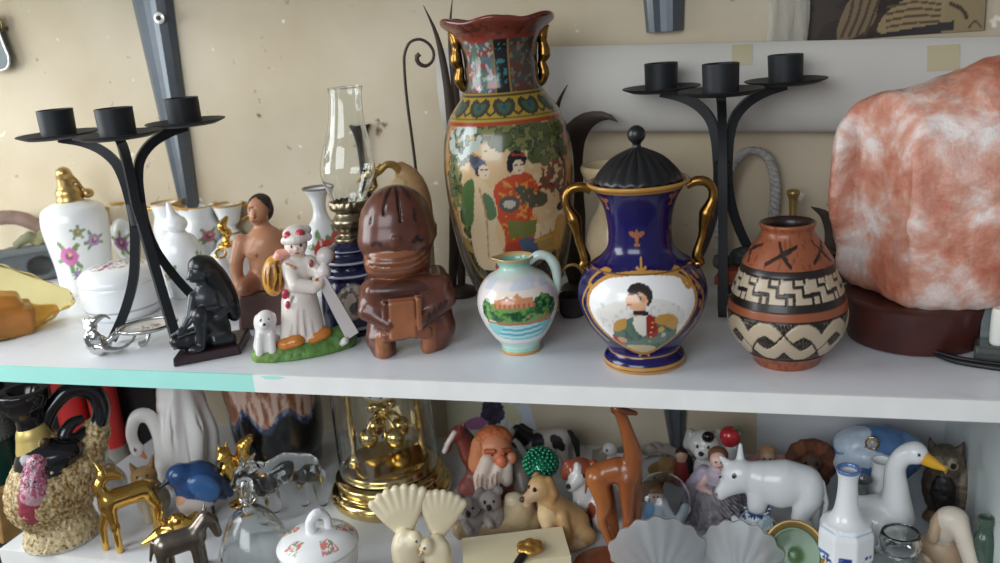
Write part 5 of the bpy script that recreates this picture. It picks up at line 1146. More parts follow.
# ------------------------------------------------------------------ white swan
WH = (232, 230, 226)
I = low('swan_vase', 'tall white porcelain swan vase with an arched neck and orange beak', 'swan', 194, 495, rb=24, sc=(.88, .88, 1))
pr = [L([(2, 0, 6), (4, 0, 40), (6, 2, 80), (8, 4, 118)], [27, 30, 27, 20], WH, sm=12), E((-6, -6, 24), (30, 24, 22), WH), L([(-14, -14, 30), (-8, -22, 66), (2, -18, 104)], [10, 9, 4], WH, sm=10), L([(8, -24, 26), (16, -25, 56), (14, -18, 92)], [10, 9, 4], WH, sm=10), L([(26, -12, 26), (31, -12, 52), (26, -8, 84)], [9, 8, 4], WH, sm=10),
      L([(-18, -10, 18), (-23, -12, 44), (-24, -12, 62), (-31, -12, 79), (-43, -12, 80), (-51, -12, 66), (-50, -12, 54)], [14, 9, 7.5, 7, 6.6, 6, 6], WH, k=4, sm=30), E((-48, -13, 50), (7, 6.5, 7), WH, k=3), L([(-46, -15, 48), (-41, -17, 42)], [3.6, 1.6], (226, 140, 88), k=1), E((-50, -18.6, 52), 1.4, (40, 36, 36), k=.3)]
for k in range(3): pr.append(L([(-12 + k * 16, -30, 34), (-6 + k * 13, -28, 88)], 1.6, op='-', k=2))
I.blob('body', pr, glaze(), 1.4, 5, WH, floor=0); I.done()
# ------------------------------------------------------------------ pearl bird, tan fox
I = low('pearl_bird', 'small pearly white bird ornament with a silver beak behind the gold fawn', 'figurine', 112, 500, rb=10)
pw_ = mat('pearl', None, .2, coat=.5, metal=.15)
I.blob('body', [E((-2, 0, 20), (14, 13, 17), (216, 218, 214)), E((-3, -2, 46), (11, 10, 10), (222, 224, 224)), L([(-3, -2, 38), (-2, 0, 30)], [7, 9], (216, 218, 214)), L([(-11, -8, 44), (-18, -12, 41)], [3, 1], (150, 150, 150), k=1), E((6, -9, 30), (4, 3, 4), (190, 160, 100), k=1), E((8, -4, 14), (10, 10, 12), (196, 198, 196)), E((-6, -11, 49), 1.4, (30, 30, 34), k=.2)], pw_, 1, 4, floor=0); I.done()
I = low('fox_figurine', 'beige and brown sitting fox figurine with a pointed ear behind the gold fawn', 'figurine', 158, 520, rb=12, sc=(.85, .85, .82))
I.blob('body', [E((0, 0, 18), (19, 16, 19), (196, 184, 160)), L([(-2, 0, 30), (-4, -2, 44)], [14, 12], (178, 152, 110)), E((-5, -3, 50), (15, 12, 11), (176, 142, 94)), L([(4, -2, 56), (9, -2, 71)], [5, 1.2], (150, 112, 70), k=1.5), L([(-13, -2, 56), (-17, -2, 68)], [5, 1.2], (150, 112, 70), k=1.5), L([(-8, -12, 48), (-12, -18, 45)], [6, 2.4], (206, 190, 160), k=2), E((-12.6, -20, 45.5), 1.8, (40, 32, 30), k=.2), E((-12, -12, 54), 1.5, (30, 24, 22), k=.2), E((-2, -13.5, 54), 1.5, (30, 24, 22), k=.2), L([(-9, -13, 20), (-9, -15, 3)], [5, 5], (206, 196, 172), k=2), L([(4, -13, 20), (5, -15, 3)], [5, 5], (206, 196, 172), k=2)], satin(), 1.1, 4, floor=0); I.done()
# ------------------------------------------------------------------ gold fawn
I = low('gold_fawn', 'shiny gold fawn figurine standing with its head turned back', 'figurine', 134, 545, rb=2)
I.blob('body', [L([(-12, -2, 48), (4, 2, 47), (20, 6, 46)], [10, 9, 10]), E((-15, -3, 45), (9, 8, 10)), L([(-14, -6, 42), (-13, -8, 24), (-13, -8, 0)], [6, 3.6, 3.4], k=2), L([(-16, 2, 40), (-24, 4, 22), (-25, 5, 2)], [5.5, 3.6, 3.2], k=2), L([(22, 4, 44), (29, 1, 30), (27, -2, 18), (31, -2, 0)], [7.5, 5, 3, 3.2], k=2), L([(20, 12, 42), (26, 16, 28), (24, 17, 0)], [7, 4, 3], k=2), E((-13, -8, 24), (4.4, 4.4, 4.6)),
    L([(-16, -2, 52), (-19, -2, 64), (-13, -1, 72)], [7, 5.4, 5], sm=8), L([(-13, -1, 73), (-4, -3, 72), (2, -5, 69)], [6, 4.6, 3], k=2), L([(-15, 3, 76), (-19, 7, 84)], [2.6, .8], k=1), L([(-12, -5, 77), (-12, -9, 85)], [2.6, .8], k=1), L([(28, 8, 50), (33, 9, 46)], [3, 1.4], k=1)], gold(), .95, 3, floor=0); I.done()
# ------------------------------------------------------------------ blue bird
I = low('bluebird_figurine', 'deep blue porcelain bird with a dark beak and pale belly', 'figurine', 208, 519, rb=8)
B1, B2 = (44, 76, 122), (62, 104, 158)
I.blob('body', [E((-2, 0, 32), (24, 19, 22), B1, (0, .35, 0)), E((-18, -3, 46), (13, 11.5, 11), B1), E((-8, -6, 20), (18, 13, 13), (206, 196, 188)), E((-16, -8, 24), (9, 8, 8), (206, 160, 126)), L([(-28, -6, 45), (-40, -9, 41)], [3.4, .8], (38, 36, 42), k=1), L([(12, 2, 30), (20, 4, 22), (25, 4, 14)], [12, 8, 4], B1), E((2, -15, 33), (16, 5, 12), B2, (0, .6, 0), k=2), E((-24, -11, 48.5), 1.8, (20, 20, 24), k=.2), L([(10, -13, 24), (20, -6, 15)], [4, 2], (40, 62, 104), k=1.5)], glaze(), 1, 4, B1)
I.tube('foot', [(-6, -4, 14), (-7, -6, 2), (-12, -10, 1)], 1.6, mat('dark_zinc'), n=10); I.tube('foot', [(6, -3, 14), (6, -5, 2), (2, -9, 1)], 1.6, mat('dark_zinc'), n=10); I.done()
# ------------------------------------------------------------------ little gold bird, pewter donkey
I = low('gold_bird', 'little gold bird with spread wings lying in front of the bluebird', 'figurine', 172, 545, rb=4)
I.blob('body', [E((2, 0, 12), (17, 9, 8)), E((10, -2, 20), (9, 8, 8)), L([(-12, -2, 11), (-26, -4, 9)], [6, 1.6]), L([(2, 0, 16), (-4, -2, 26), (-2, -2, 32)], [5, 3, 1.6]), L([(16, 0, 14), (28, 4, 20)], [6, 2])], gold(), .9, 3, floor=0); I.done()
I = low('pewter_donkey', 'small pewter donkey figurine in front of the bluebird', 'figurine', 192, 572, rb=4)
I.blob('body', [L([(-20, 0, 30), (10, 0, 31)], [11, 10.5]), L([(-24, -4, 26), (-25, -5, 0)], [6, 4.4], k=2), L([(-18, 4, 26), (-18, 6, 0)], [6, 4.4], k=2), L([(8, -5, 26), (8, -6, 0)], [5.6, 4.4], k=2), L([(12, 4, 26), (13, 5, 0)], [5.6, 4.4], k=2), L([(12, 0, 36), (22, 0, 46), (28, -2, 42), (31, -3, 30)], [8, 6.4, 6, 4.4], k=3), L([(22, -3, 50), (25, -4, 58)], [2.4, 1], k=1), L([(22, 3, 50), (24, 5, 58)], [2.4, 1], k=1), L([(-30, 0, 36), (-35, 0, 20)], [2.4, 1.4], k=2)], mat('pewter', (132, 122, 112), .28, metal=.9, var=.3, vscale=60), 1, 3, floor=0); I.done()
# ------------------------------------------------------------------ gold stag beetle-like bird
I = low('gold_squirrel', 'bright gold squirrel figurine on a stand beside the dark drip-glazed pot', 'figurine', 243, 507, rb=6)
I.blob('body', [L([(0, 0, 2), (0, 0, 22)], [3, 3]), E((0, 0, 2), (13, 11, 3)), E((-6, -2, 40), (9, 8, 12)), E((-9, -5, 53), (7, 6.5, 7)), L([(-12, -3, 58), (-13, -3, 64)], [2, .8]), L([(-6, -3, 58), (-5, -3, 64)], [2, .8]), L([(-2, 0, 32), (8, 0, 40), (10, 0, 54), (18, 0, 62)], [6, 7, 7, 4], sm=12), L([(-10, -6, 42), (-14, -11, 38)], [3, 2]), L([(-4, -2, 30), (0, 0, 20)], [6, 4]), E((-13, -10, 52), (3.4, 2.4, 2.6))], gold(), .9, 2.5, noise=.5, nscale=3, floor=0); I.done()
# ------------------------------------------------------------------ dark pot with drip glaze
I = low('drip_glaze_pot', 'black pot with a tan and blue dripping glaze around its upper half', 'pot', 288, 486, rb=38)
def f(p):
    A = p.A; p.c[:] = (22, 22, 26); dr = 68 + 8 * np.sin(A * 7) + 9 * (fbm(A * 3, A * 0 + 1, seed=3) - .5); n = fbm(A * 14, p.z / 24, seed=6)
    p.put(p.z > dr - 7, (54, 64, 86)); p.put(p.z > dr, (168, 124, 106)); p.put((p.z > dr) & (n > .5), (206, 176, 160)); p.put((p.z > dr + 2) & (n < .4), (134, 86, 56)); p.put((p.z > dr - 5) & (p.z < dr) & (n > .5), (120, 130, 150))
painted_lathe(I, 'body', [(0, 4), (34, 4), (38, 8), (40, 26), (44, 56), (49, 92), (50, 104), (48, 105), (46, 90), (38, 20), (0, 10)], 130, 180, f, base=(22, 22, 26))
for k in range(5):
    a = k * 1.256 + .6; V, Fc, _ = lathe_vf([(0, 0), (5, 0), (6, 2), (4, 6), (0, 7)], 16); I.add('foot', V + np.array([math.sin(a) * 33, -math.cos(a) * 33, 0]), Fc, gold())
I.done()
# ------------------------------------------------------------------ glass bull, bell, tray
I = low('glass_bull', 'clear glass bull figurine with raised horns in front of the dark pot', 'figurine', 286, 517, rb=6)
I.blob('body', [L([(-16, 0, 38), (8, 0, 46), (28, 0, 40)], [13, 13, 13]), L([(26, 0, 42), (37, 0, 30), (38, 0, 4)], [11, 8, 5], k=3), L([(18, 6, 34), (20, 8, 4)], [8, 5], k=3), L([(-18, -4, 30), (-20, -6, 4)], [7, 5], k=3), L([(-8, 6, 30), (-8, 8, 4)], [7, 5], k=3), L([(-20, 0, 46), (-34, -2, 48), (-42, -3, 40)], [10, 9, 5.4]), L([(-32, -6, 55), (-33, -9, 70)], [3, 1]), L([(-28, 4, 54), (-20, 6, 62)], [3, 1.2]), L([(-26, -8, 50), (-20, -12, 54)], [3, 1.6])], mat('clear_glass'), 1.1, 4, floor=0); I.done()
I = low('glass_bell', 'clear glass bell with a knobbed stem in front of the glass bull', 'bell', 259, 566, rb=30)
I.lathe('body', [(36, 0), (37, 1), (35, 6), (29, 20), (22, 32), (14, 40), (7, 44), (5, 47), (8, 51), (5, 55), (7, 60), (9, 66), (6, 71), (0, 72), (0, 72), (0, 69), (3, 66), (3, 50), (5, 42), (12, 38), (20, 30), (27, 19), (33, 5), (34, 0)], mat('clear_glass'), n=110, nu=60, cap=False); I.done()
# ------------------------------------------------------------------ sugar bowl with roses
I = low('sugar_bowl', 'white lidded sugar bowl with small pink roses on its rim', 'bowl', 327, 602, rb=24)
painted_lathe(I, 'bowl', [(0, 1), (22, 0), (24, 2), (24, 5), (33, 16), (38, 30), (38, 42), (36, 43), (34, 40), (0, 38)], 70, 120, lambda p: (flowers(p, [(-.3, 30, .7, (210, 120, 116)), (.5, 28, .6, (210, 120, 116)), (-1.4, 30, .7, (210, 120, 116)), (1.4, 30, .6, (206, 130, 120))], 37), p.line([(12, 8), (16, 30)], 1, (196, 146, 90)), p.line([(34, 10), (30, 34)], 1, (196, 146, 90))))
def lp(p):
    p.c[:] = (236, 236, 234); x, y = p.V[:, 0], p.V[:, 1]; r = np.hypot(x, y); n = fbm(x / 3, y / 3, seed=14); zone = (r > 20) & (r < 36) & (np.sin(np.arctan2(x, -y) * 5) > .3)
    p.put(zone & (n > .52), (214, 128, 120)); p.put(zone & (n < .4), (130, 158, 120))
ld = I.lathe('lid', [(0, 43), (39, 43), (41, 44.5), (40, 47), (32, 53), (18, 57), (8, 58.5), (0, 59)], mat('painted_vase_glaze'), n=60, nu=140, paint=lp)
I.blob('lid_handle', [L([(-4, -2, 57), (-4, -2, 68), (4, 0, 74), (12, 2, 68), (13, 2, 57)], [6, 5, 5, 4, 4], sm=14)], china(), 1, 2.5, parent=ld); I.done()

# ------------------------------------------------------------------ anniversary clock under a glass dome
I = low('anniversary_clock', 'brass torsion pendulum clock with gold balls under a glass dome', 'clock', 396, 518, rb=54)
BR = brass()
I.lathe('base', [(0, 0), (56, 0), (59, 2), (60, 8), (57, 12), (52, 14), (53, 18), (54, 22), (50, 25), (46, 27), (46, 31), (42, 33), (0, 34)], BR, n=80, nu=80)
for x in (-33, 35): I.lathe('pillar', [(0, 33), (7, 33), (7, 36), (4, 39), (4, 60), (5, 62), (4, 64), (4, 118), (6, 121), (6, 124), (0, 124)], BR, n=50, nu=28, off=(x, 0, 0))
pd = I.lathe('pendulum', [(0, 52), (3, 52), (4, 56), (2, 60), (2, 74), (5, 78), (5, 82), (2, 86), (1, 120), (0, 120)], BR, n=40, nu=24)
for k in range(4):
    a = k * PI / 2 + .5; c = (19 * math.sin(a), -19 * math.cos(a), 60)
    b_ = I.lathe('ball', [(0, -9.5), (5, -8), (8.6, -4), (9.5, 0), (8.6, 4), (5, 8), (0, 9.5)], BR, n=24, nu=28, off=c, parent=pd)
    I.tube('arm', [(0, 0, 74), (c[0] * .6, c[1] * .6, 76), (c[0], c[1], 69)], 1.8, BR, n=14, parent=pd)
for k in range(8):
    a = k * PI / 4 + .2; I.lathe('bead', [(0, -4), (3, -3), (4, 0), (3, 3), (0, 4)], BR, n=12, nu=16, off=(11 * math.sin(a), -11 * math.cos(a), 86 + 3 * (k % 2)), parent=pd)
V, Fc = box_vf((0, 0, 126), (42, 20, 3)); I.add('movement_plate', V, Fc, BR, smooth=False)
def dial(p):
    p.c[:] = (240, 236, 222); r = np.hypot(p.V[:, 0], p.V[:, 1]); a = np.arctan2(p.V[:, 0], p.V[:, 1]); p.put(r > 23.5, (200, 164, 92)); p.put((r > 17) & (r < 22) & (np.abs(((a * 6 / PI + .5) % 1) - .5) < .12), (30, 28, 28))
V, Fc, A = lathe_vf(crom([(0, 0), (25, 0), (27, 1.5), (26, 4), (0, 4)], 40), 120); p = Paint(A, V[:, 2], (230, 230, 230)); p.V = V * np.array([1, -1, 1]); dial(p)
V2 = np.stack([V[:, 0], -V[:, 2] - 8, V[:, 1] + 0], 1) + np.array([0, -10, 124]); I.add('dial', V2, [f[::-1] for f in Fc], mat('painted_vase_glaze'), cols=p.c)
V, Fc = box_vf((6, -26, 40), (28, 12, 1.2), (.35, -.12, .1)); I.add('brass_plate', V, Fc, BR, smooth=False)
I.lathe('glass_dome', [(49, 27), (49, 118), (47, 134), (40, 147), (24, 156), (0, 160), (0, 160), (0, 158.6), (23.4, 154.7), (39, 146), (45.8, 133), (47.8, 118), (47.8, 27)], mat('clear_glass'), n=90, nu=64, cap=False)
I.done()

# ------------------------------------------------------------------ pair of fan tailed doves
I = low('dove_pair_figurine', 'cream figurine of two fan-tailed doves leaning together', 'figurine', 425, 588, rb=14)
CRM = (232, 218, 184)
def fan(cx, cz, a0, a1, R, yy, n=6, tilt=0.):
    out = []
    for i in range(n):
        a = a0 + (a1 - a0) * i / (n - 1); out.append(L([(cx, yy, cz), (cx + R * .6 * math.sin(a), yy + 3 - tilt * .4, cz + R * .6 * math.cos(a)), (cx + R * math.sin(a), yy + 6 - tilt, cz + R * math.cos(a))], [5, 5.6, 4.6], CRM, k=2.2))
    return out
I.blob('dove', [E((-14, -4, 32), (15, 13, 23), CRM), E((-4, -10, 46), (8, 8, 8), CRM), L([(-2, -14, 45), (2, -18, 42)], [2.6, .8], (196, 160, 110), k=.6), E((-3, -17, 48), 1.3, (60, 46, 40), k=.2), L([(-20, -8, 40), (-18, -14, 14)], [7, 4], CRM, k=2)] + fan(-12, 44, -.75, .5, 44, 4, 7), mat('cream_glaze', None, .32, coat=.2), 1.1, 4, CRM)
I.blob('dove', [E((16, -6, 26), (14, 12, 20), CRM), E((6, -13, 40), (8, 8, 8), CRM), L([(3, -18, 39), (-2, -21, 36)], [2.6, .8], (196, 160, 110), k=.6), E((4, -20, 42), 1.3, (60, 46, 40), k=.2), L([(22, -10, 34), (18, -16, 10)], [7, 4], CRM, k=2)] + fan(18, 38, -.25, .85, 40, 4, 7), mat('cream_glaze'), 1.1, 4, CRM)
I.blob('base', [E((0, 0, 4), (30, 20, 9), (196, 146, 128)), E((-16, -12, 8), (10, 8, 8), (190, 126, 112)), E((10, -14, 6), (12, 8, 7), (206, 160, 140))], satin(), 1.2, 4, noise=1.2, nscale=4, floor=0); I.done()
# ------------------------------------------------------------------ cream box with a gold clip lying on it
I = low('cream_box', 'flat cream cardboard box at the front between the doves and the tan dog', 'box', 520, 590, rb=0, turn=.06)
V, Fc = merge(box_vf((0, 26, 13), (52, 26, 13))); o = I.add('body', V, Fc, mat('cream_card', (226, 214, 178), .6, var=.05), smooth=False); o.modifiers.new('bevel', 'BEVEL').width = .0012
V, Fc = merge(box_vf((0, 26, 27.2), (53.5, 27.5, 1.4)), box_vf((0, -1.2, 23), (53.5, .9, 5)), box_vf((-53, 26, 23), (.8, 27.5, 5)), box_vf((53, 26, 23), (.8, 27.5, 5))); I.add('lid', V, Fc, mat('cream_card'), smooth=False)
zt = I.loc[2] + float(I.zm(28.8)); I.done()
I = Item('gold_brooch', 'gold flower brooch with a black ribbon lying on the cream box', 'brooch', 530, 551, z=zt)
I.blob('flower', [E((8 * math.sin(k * 1.05), -8 * math.cos(k * 1.05), 4), (6, 6, 3.5)) for k in range(6)] + [E((0, 0, 6), (5, 5, 4))], mat('painted_gold_leaf', (196, 148, 74), .35, metal=.7, var=.2), .9, 2, noise=.4, nscale=3, floor=0)
I.tube('ribbon', [(-4, -6, 4), (-10, -16, 2.4), (-14, -26, 2.4), (-20, -34, 2.4)], 4.5, mat('black_ribbon', (26, 24, 26), .6), n=20, flat=(.4, 1)); I.done()
# ------------------------------------------------------------------ card with purple flowers at the back
I = low('flower_card', 'pale blue card printed with a purple flower spray leaning on the wall', 'card', 500, 450, rb=0)
nx, nz = 110, 60; V = np.array([(-50 + 100 * i / (nx - 1), 8 + 4 * j / (nz - 1), 52 * j / (nz - 1)) for j in range(nz) for i in range(nx)]); Fc = [(j * nx + i, j * nx + i + 1, (j + 1) * nx + i + 1, (j + 1) * nx + i) for j in range(nz - 1) for i in range(nx - 1)]
p = Paint(V[:, 0], V[:, 2], (206, 214, 226)); n = fbm(p.s / 4, p.z / 4, seed=2); p.put(p.s < -14, (206, 204, 176)); p.put((np.abs(p.s - 16) < 9) & (n > .4), (206, 204, 170))
m = (((p.s + 4) / 12) ** 2 + ((p.z - 34) / 14) ** 2 + (n - .5)) < 1; p.put(m, (70, 56, 84)); p.put(m & (n > .52), (50, 42, 58)); m = (((p.s + 22) / 12) ** 2 + ((p.z - 24) / 6) ** 2 + (n - .5)) < 1; p.put(m, (170, 110, 160)); p.line([(-4, 20), (-2, 2)], 1.4, (90, 110, 80))
V2 = V + np.array([0, 1.2, 0]); Vb, Fb = merge((V, Fc), (V2, [f[::-1] for f in Fc])); I.add('sheet', Vb, Fb, mat('printed_paper'), cols=np.vstack([p.c, np.full_like(p.c, 210)])); I.done()
# ------------------------------------------------------------------ chestnut horse and pinto
HB = (128, 62, 52)
I = low('horse_figurine', 'chestnut brown horse figurine with a white blaze on its face', 'figurine', 480, 494, rb=6, sc=(.88, .88, .84))
I.blob('body', [L([(-4, 2, 42), (28, 8, 42)], [14, 14], HB), L([(-8, 2, 48), (-14, 0, 62), (-18, -2, 72)], [11, 8, 6], HB), L([(-18, -2, 73), (-28, -5, 66), (-33, -7, 56)], [7, 5.4, 4.2], HB, k=3), L([(-23, -7.5, 75), (-31, -10, 64), (-35.5, -10.5, 56)], [2.6, 2.6, 2.6], (226, 214, 206), k=.8), L([(-16, -2, 78), (-15, -3, 85)], [2.6, .8], HB, k=1), L([(-12, 0, 78), (-10, 0, 84)], [2.6, .8], HB, k=1), L([(-6, -3, 34), (-9, -5, 18), (-9, -6, 2)], [7, 4.4, 4], HB, k=2), L([(4, 6, 34), (5, 7, 2)], [7, 4], HB, k=2), L([(26, 2, 34), (29, 2, 18), (27, 0, 2)], [8, 4.6, 4], HB, k=2), L([(34, 12, 34), (36, 14, 2)], [8, 4], HB, k=2), L([(-12, 3, 74), (-4, 4, 60), (4, 4, 54)], [4, 5, 3], (70, 36, 32), k=2), L([(42, 8, 46), (50, 9, 28)], [4, 2.4], (70, 36, 32), k=2)], glaze(), 1.1, 4, HB, floor=0); I.done()
I = low('pinto_figurine', 'black and grey-white pinto pony figurine facing away behind the old man', 'figurine', 546, 476, rb=6, sc=(.74, .74, .7))
BKc, GW = (34, 32, 36), (186, 178, 172)
I.blob('body', [L([(-14, 2, 44), (22, 6, 44)], [15, 16], GW), L([(-18, 0, 48), (-30, -3, 60), (-34, -4, 66)], [11, 9, 7], BKc), L([(-34, -4, 66), (-44, -8, 58), (-48, -9, 52)], [6.4, 5, 4], BKc, k=2), E((-42, -8, 64), (5, 5, 6), GW, k=1), E((-38, -14, 46), 2.4, GW, k=.6), L([(-16, -5, 40), (-18, -7, 4)], [8, 5], BKc, k=2), L([(-8, 6, 40), (-8, 8, 4)], [7, 5], BKc, k=2), L([(24, 0, 40), (28, -2, 18), (27, -2, 4)], [10, 6, 5], GW, k=2), L([(32, 10, 40), (33, 12, 4)], [9, 5], GW, k=2), L([(36, 4, 52), (44, 3, 40), (45, 3, 20)], [5, 5, 3], BKc, k=2), L([(-28, 4, 66), (-16, 6, 56)], [5, 5], BKc, k=2),
    E((18, -8, 46), (8, 6, 9), BKc, op='p'), E((14, -8, 52), (5, 6, 5), BKc, op='p'), E((24, -10, 40), (5, 6, 6), BKc, op='p'), E((-8, -8, 48), (9, 10, 14), BKc, op='p')], satin(), 1.1, 4, GW, floor=0); I.done()
# ------------------------------------------------------------------ bearded old man
I = low('old_man_figurine', 'seated old man figurine with orange hair, big nose and a long pale beard', 'figurine', 500, 515, rb=16)
SKo = (206, 134, 100)
bd = I.blob('body', [E((0, 0, 20), (28, 20, 20), (122, 66, 62)), E((-22, -2, 20), (18, 14, 16), (126, 64, 62)), L([(-22, -6, 34), (-12, -18, 24)], [10, 8], (122, 66, 62)), L([(24, -4, 34), (26, -16, 20)], [10, 8], (136, 124, 116)), E((6, 0, 44), (22, 17, 16), (138, 126, 118)), E((1, -4, 58), (17, 15, 17), SKo), E((6, -20, 54), (6, 6, 6.5), (214, 120, 86), k=1.5), E((16, -14, 54), (6, 6, 6), SKo, k=2), L([(-8, -16, 63), (0, -19, 64)], [2.4, 2], (170, 90, 56), k=.8), L([(8, -19, 64), (15, -15, 62)], [2, 2.4], (170, 90, 56), k=.8), E((-2, -17.6, 60.4), 1.6, (36, 28, 26), k=.2), E((11, -17, 60), 1.6, (36, 28, 26), k=.2),
    E((-12, -18, 12), (9, 8, 8), (220, 164, 136)), L([(-4, -18, 10), (-3, -22, 5)], [9, 6], (196, 130, 108)), L([(18, -18, 10), (26, -22, 6)], [10, 8], (206, 142, 120)), E((12, -18, 12), (8, 7, 7), (214, 156, 130), k=2)], satin(), 1.1, 4, floor=0)
hp = [E((0, 3, 66), (19, 14, 13), (188, 104, 60)), L([(-15, -4, 64), (-18, -8, 48)], [8, 9], (200, 126, 80))]
I.blob('hair', hp, matte(), 1.1, 3, noise=1.4, nscale=3.4, parent=bd)
bp = [L([(-8, -17, 54), (-14, -20, 40), (-16, -21, 26)], [7, 9, 6], (226, 204, 186)), L([(2, -20, 47), (-6, -23, 34), (-8, -23, 22)], [6, 8, 4], (232, 214, 200)), L([(12, -18, 48), (10, -21, 36)], [5, 6], (206, 192, 180))]
for k in range(6): bp.append(L([(-18 + k * 5, -29 + abs(k - 2), 46), (-20 + k * 4.4, -30 + abs(k - 2), 24)], .9, (190, 166, 150), op='-', k=1))
I.blob('beard', bp, matte(), 1, 3, parent=bd); I.done()
# ------------------------------------------------------------------ two grey bear cubs
I = low('koala_pair_figurine', 'figurine of two small grey koalas cuddled on a tan log', 'figurine', 492, 540, rb=8)
GY = (150, 142, 138)
pr = []
for x, z in ((-19, 34), (2, 38)):
    pr += [E((x, -6, z), (11, 10, 10), GY), E((x - 9, -4, z + 8), (5, 4, 5), (136, 128, 126), k=1), E((x + 9, -4, z + 8), (5, 4, 5), (136, 128, 126), k=1), E((x - 2, -16, z - 2), (2.6, 2, 3.4), (44, 40, 42), k=.4), E((x - 6, -14.6, z + 3), 1.4, (24, 22, 24), k=.2), E((x + 3, -15, z + 3), 1.4, (24, 22, 24), k=.2), E((x + 2, 0, z - 18), (12, 11, 16), GY), L([(x - 6, -8, z - 14), (x - 2, -13, z - 20)], [4.4, 4], GY, k=2)]
I.blob('body', pr, fuzzy(), 1.1, 3, GY, floor=4)
I.blob('log', [L([(-30, 0, 9), (44, 2, 12)], [9, 11], (172, 148, 112)), E((30, -2, 24), (16, 13, 16), (186, 166, 130)), E((24, -4, 36), (8, 7, 6), (200, 188, 160))], satin(), 1.2, 4, noise=.8, floor=0); I.done()
# ------------------------------------------------------------------ green beaded ornament
I = low('beaded_tree', 'dark green ornament topped with a glittering green beaded ball behind the tan dog', 'ornament', 545, 522, rb=8)
I.lathe('cone', [(0, 0), (14, 0), (15, 2), (8, 30), (6, 44), (0, 44)], mat('dark_green_glaze', (26, 62, 48), .3, coat=.3, bump=.5, bscale=200), n=24, nu=30)
lst = []
for i in range(170):
    t = (i + .5) / 170; th = math.acos(1 - 2 * t); ph = i * 2.39996; c = np.array((17 * math.sin(th) * math.cos(ph) , 14 * math.sin(th) * math.sin(ph), 55 + 14 * math.cos(th)))
    V, Fc, _ = lathe_vf([(0, -2), (1.5, -1.3), (2, 0), (1.5, 1.3), (0, 2)], 8); lst.append((V + c, Fc))
V, Fc = merge(*lst, lathe_vf([(0, 42), (10, 46), (15, 55), (10, 64), (0, 68)], 20)[:2]); I.add('beads', V, Fc, mat('green_beads', (32, 140, 104), .1, metal=.35, coat=.5, var=.5, vscale=300)); I.done()
# ------------------------------------------------------------------ dogs
I = low('tan_dog_figurine', 'light tan sitting labrador dog figurine looking to the side', 'figurine', 562, 548, rb=12, sc=(.92, .92, .92))
TD, TD2 = (196, 156, 104), (222, 192, 146)
I.blob('body', [E((8, 4, 18), (24, 17, 18), TD), L([(2, 2, 26), (-10, -4, 46)], [18, 13], TD), L([(-10, -4, 46), (-16, -6, 58)], [11.5, 10], TD), E((-19, -7, 63), (13.5, 12, 12.5), TD), L([(-24, -12, 60), (-35, -17, 56)], [8, 5.4], (198, 164, 126), k=2.5), E((-38.5, -19.5, 57.5), (3.6, 3, 3), (70, 56, 54), k=.6), E((-34, -19, 52), (4, 3, 3), (206, 170, 150), k=1.5), E((-25, -18, 66.5), 2, (34, 26, 24), k=.2), E((-31, -12, 67), 1.8, (34, 26, 24), k=.2), L([(-9, -8, 70), (-5, -12, 58), (-7, -14, 50)], [5, 5.6, 3], (178, 134, 84), k=1.5), L([(-22, 4, 70), (-25, 6, 54)], [4.6, 3], (178, 134, 84), k=1.5),
    E((-14, -12, 36), (10, 7, 13), TD2), L([(-14, -12, 34), (-13, -17, 16), (-14, -19, 3)], [8, 6, 5], TD2, k=2.5), L([(2, -12, 32), (6, -17, 16), (6, -19, 3)], [8, 6, 5], TD, k=2.5), E((24, -8, 9), (14, 11, 10), TD), E((14, -17, 5), (12, 7, 5), TD2), E((-16, -23, 3), (6, 6, 3.6), TD2, k=2), L([(26, 8, 8), (34, 2, 5)], [6, 3], TD, k=3)], mat('painted_biscuit', None, .5, coat=.1, var=.06), 1.1, 4.5, TD, floor=0); I.done()
I = low('spaniel_figurine', 'brown and white spaniel figurine with red-brown ears', 'figurine', 590, 527, rb=8)
RB, WW = (150, 76, 56), (222, 220, 216)
I.blob('body', [E((4, 2, 18), (18, 15, 18), RB), L([(0, 0, 28), (-6, -3, 42)], [14, 11], WW), E((-6, -8, 30), (9, 8, 14), WW), E((-7, -3, 54), (15, 13, 12), RB), L([(-10, -12, 51), (-16, -17, 46)], [8, 5.6], WW, k=2.5), E((-9, -11, 57), (4, 6, 9), WW, k=1.5), E((-18.5, -21, 47.5), (2.8, 2.2, 2.2), (40, 34, 34), k=.5), E((-15, -13.6, 54), 1.7, (30, 24, 24), k=.2), E((-4, -15, 54.5), 1.7, (30, 24, 24), k=.2), L([(7, -4, 60), (12, -8, 50), (10, -8, 40)], [5, 6.5, 5], RB, k=1.5), L([(-18, -2, 60), (-22, -3, 50)], [5, 4.6], RB, k=1.5), L([(-10, -12, 26), (-10, -15, 3)], [6, 5], WW, k=2), L([(6, -11, 26), (8, -14, 3)], [6, 5], WW, k=2), E((16, -4, 8), (11, 11, 9), RB), E((4, -12, 20), (6, 6, 10), RB, op='p')], glaze(), 1.1, 4, floor=0); I.done()
I = low('beagle_figurine', 'small brown and white standing dog figurine behind the wooden giraffe legs', 'figurine', 642, 522, rb=6)
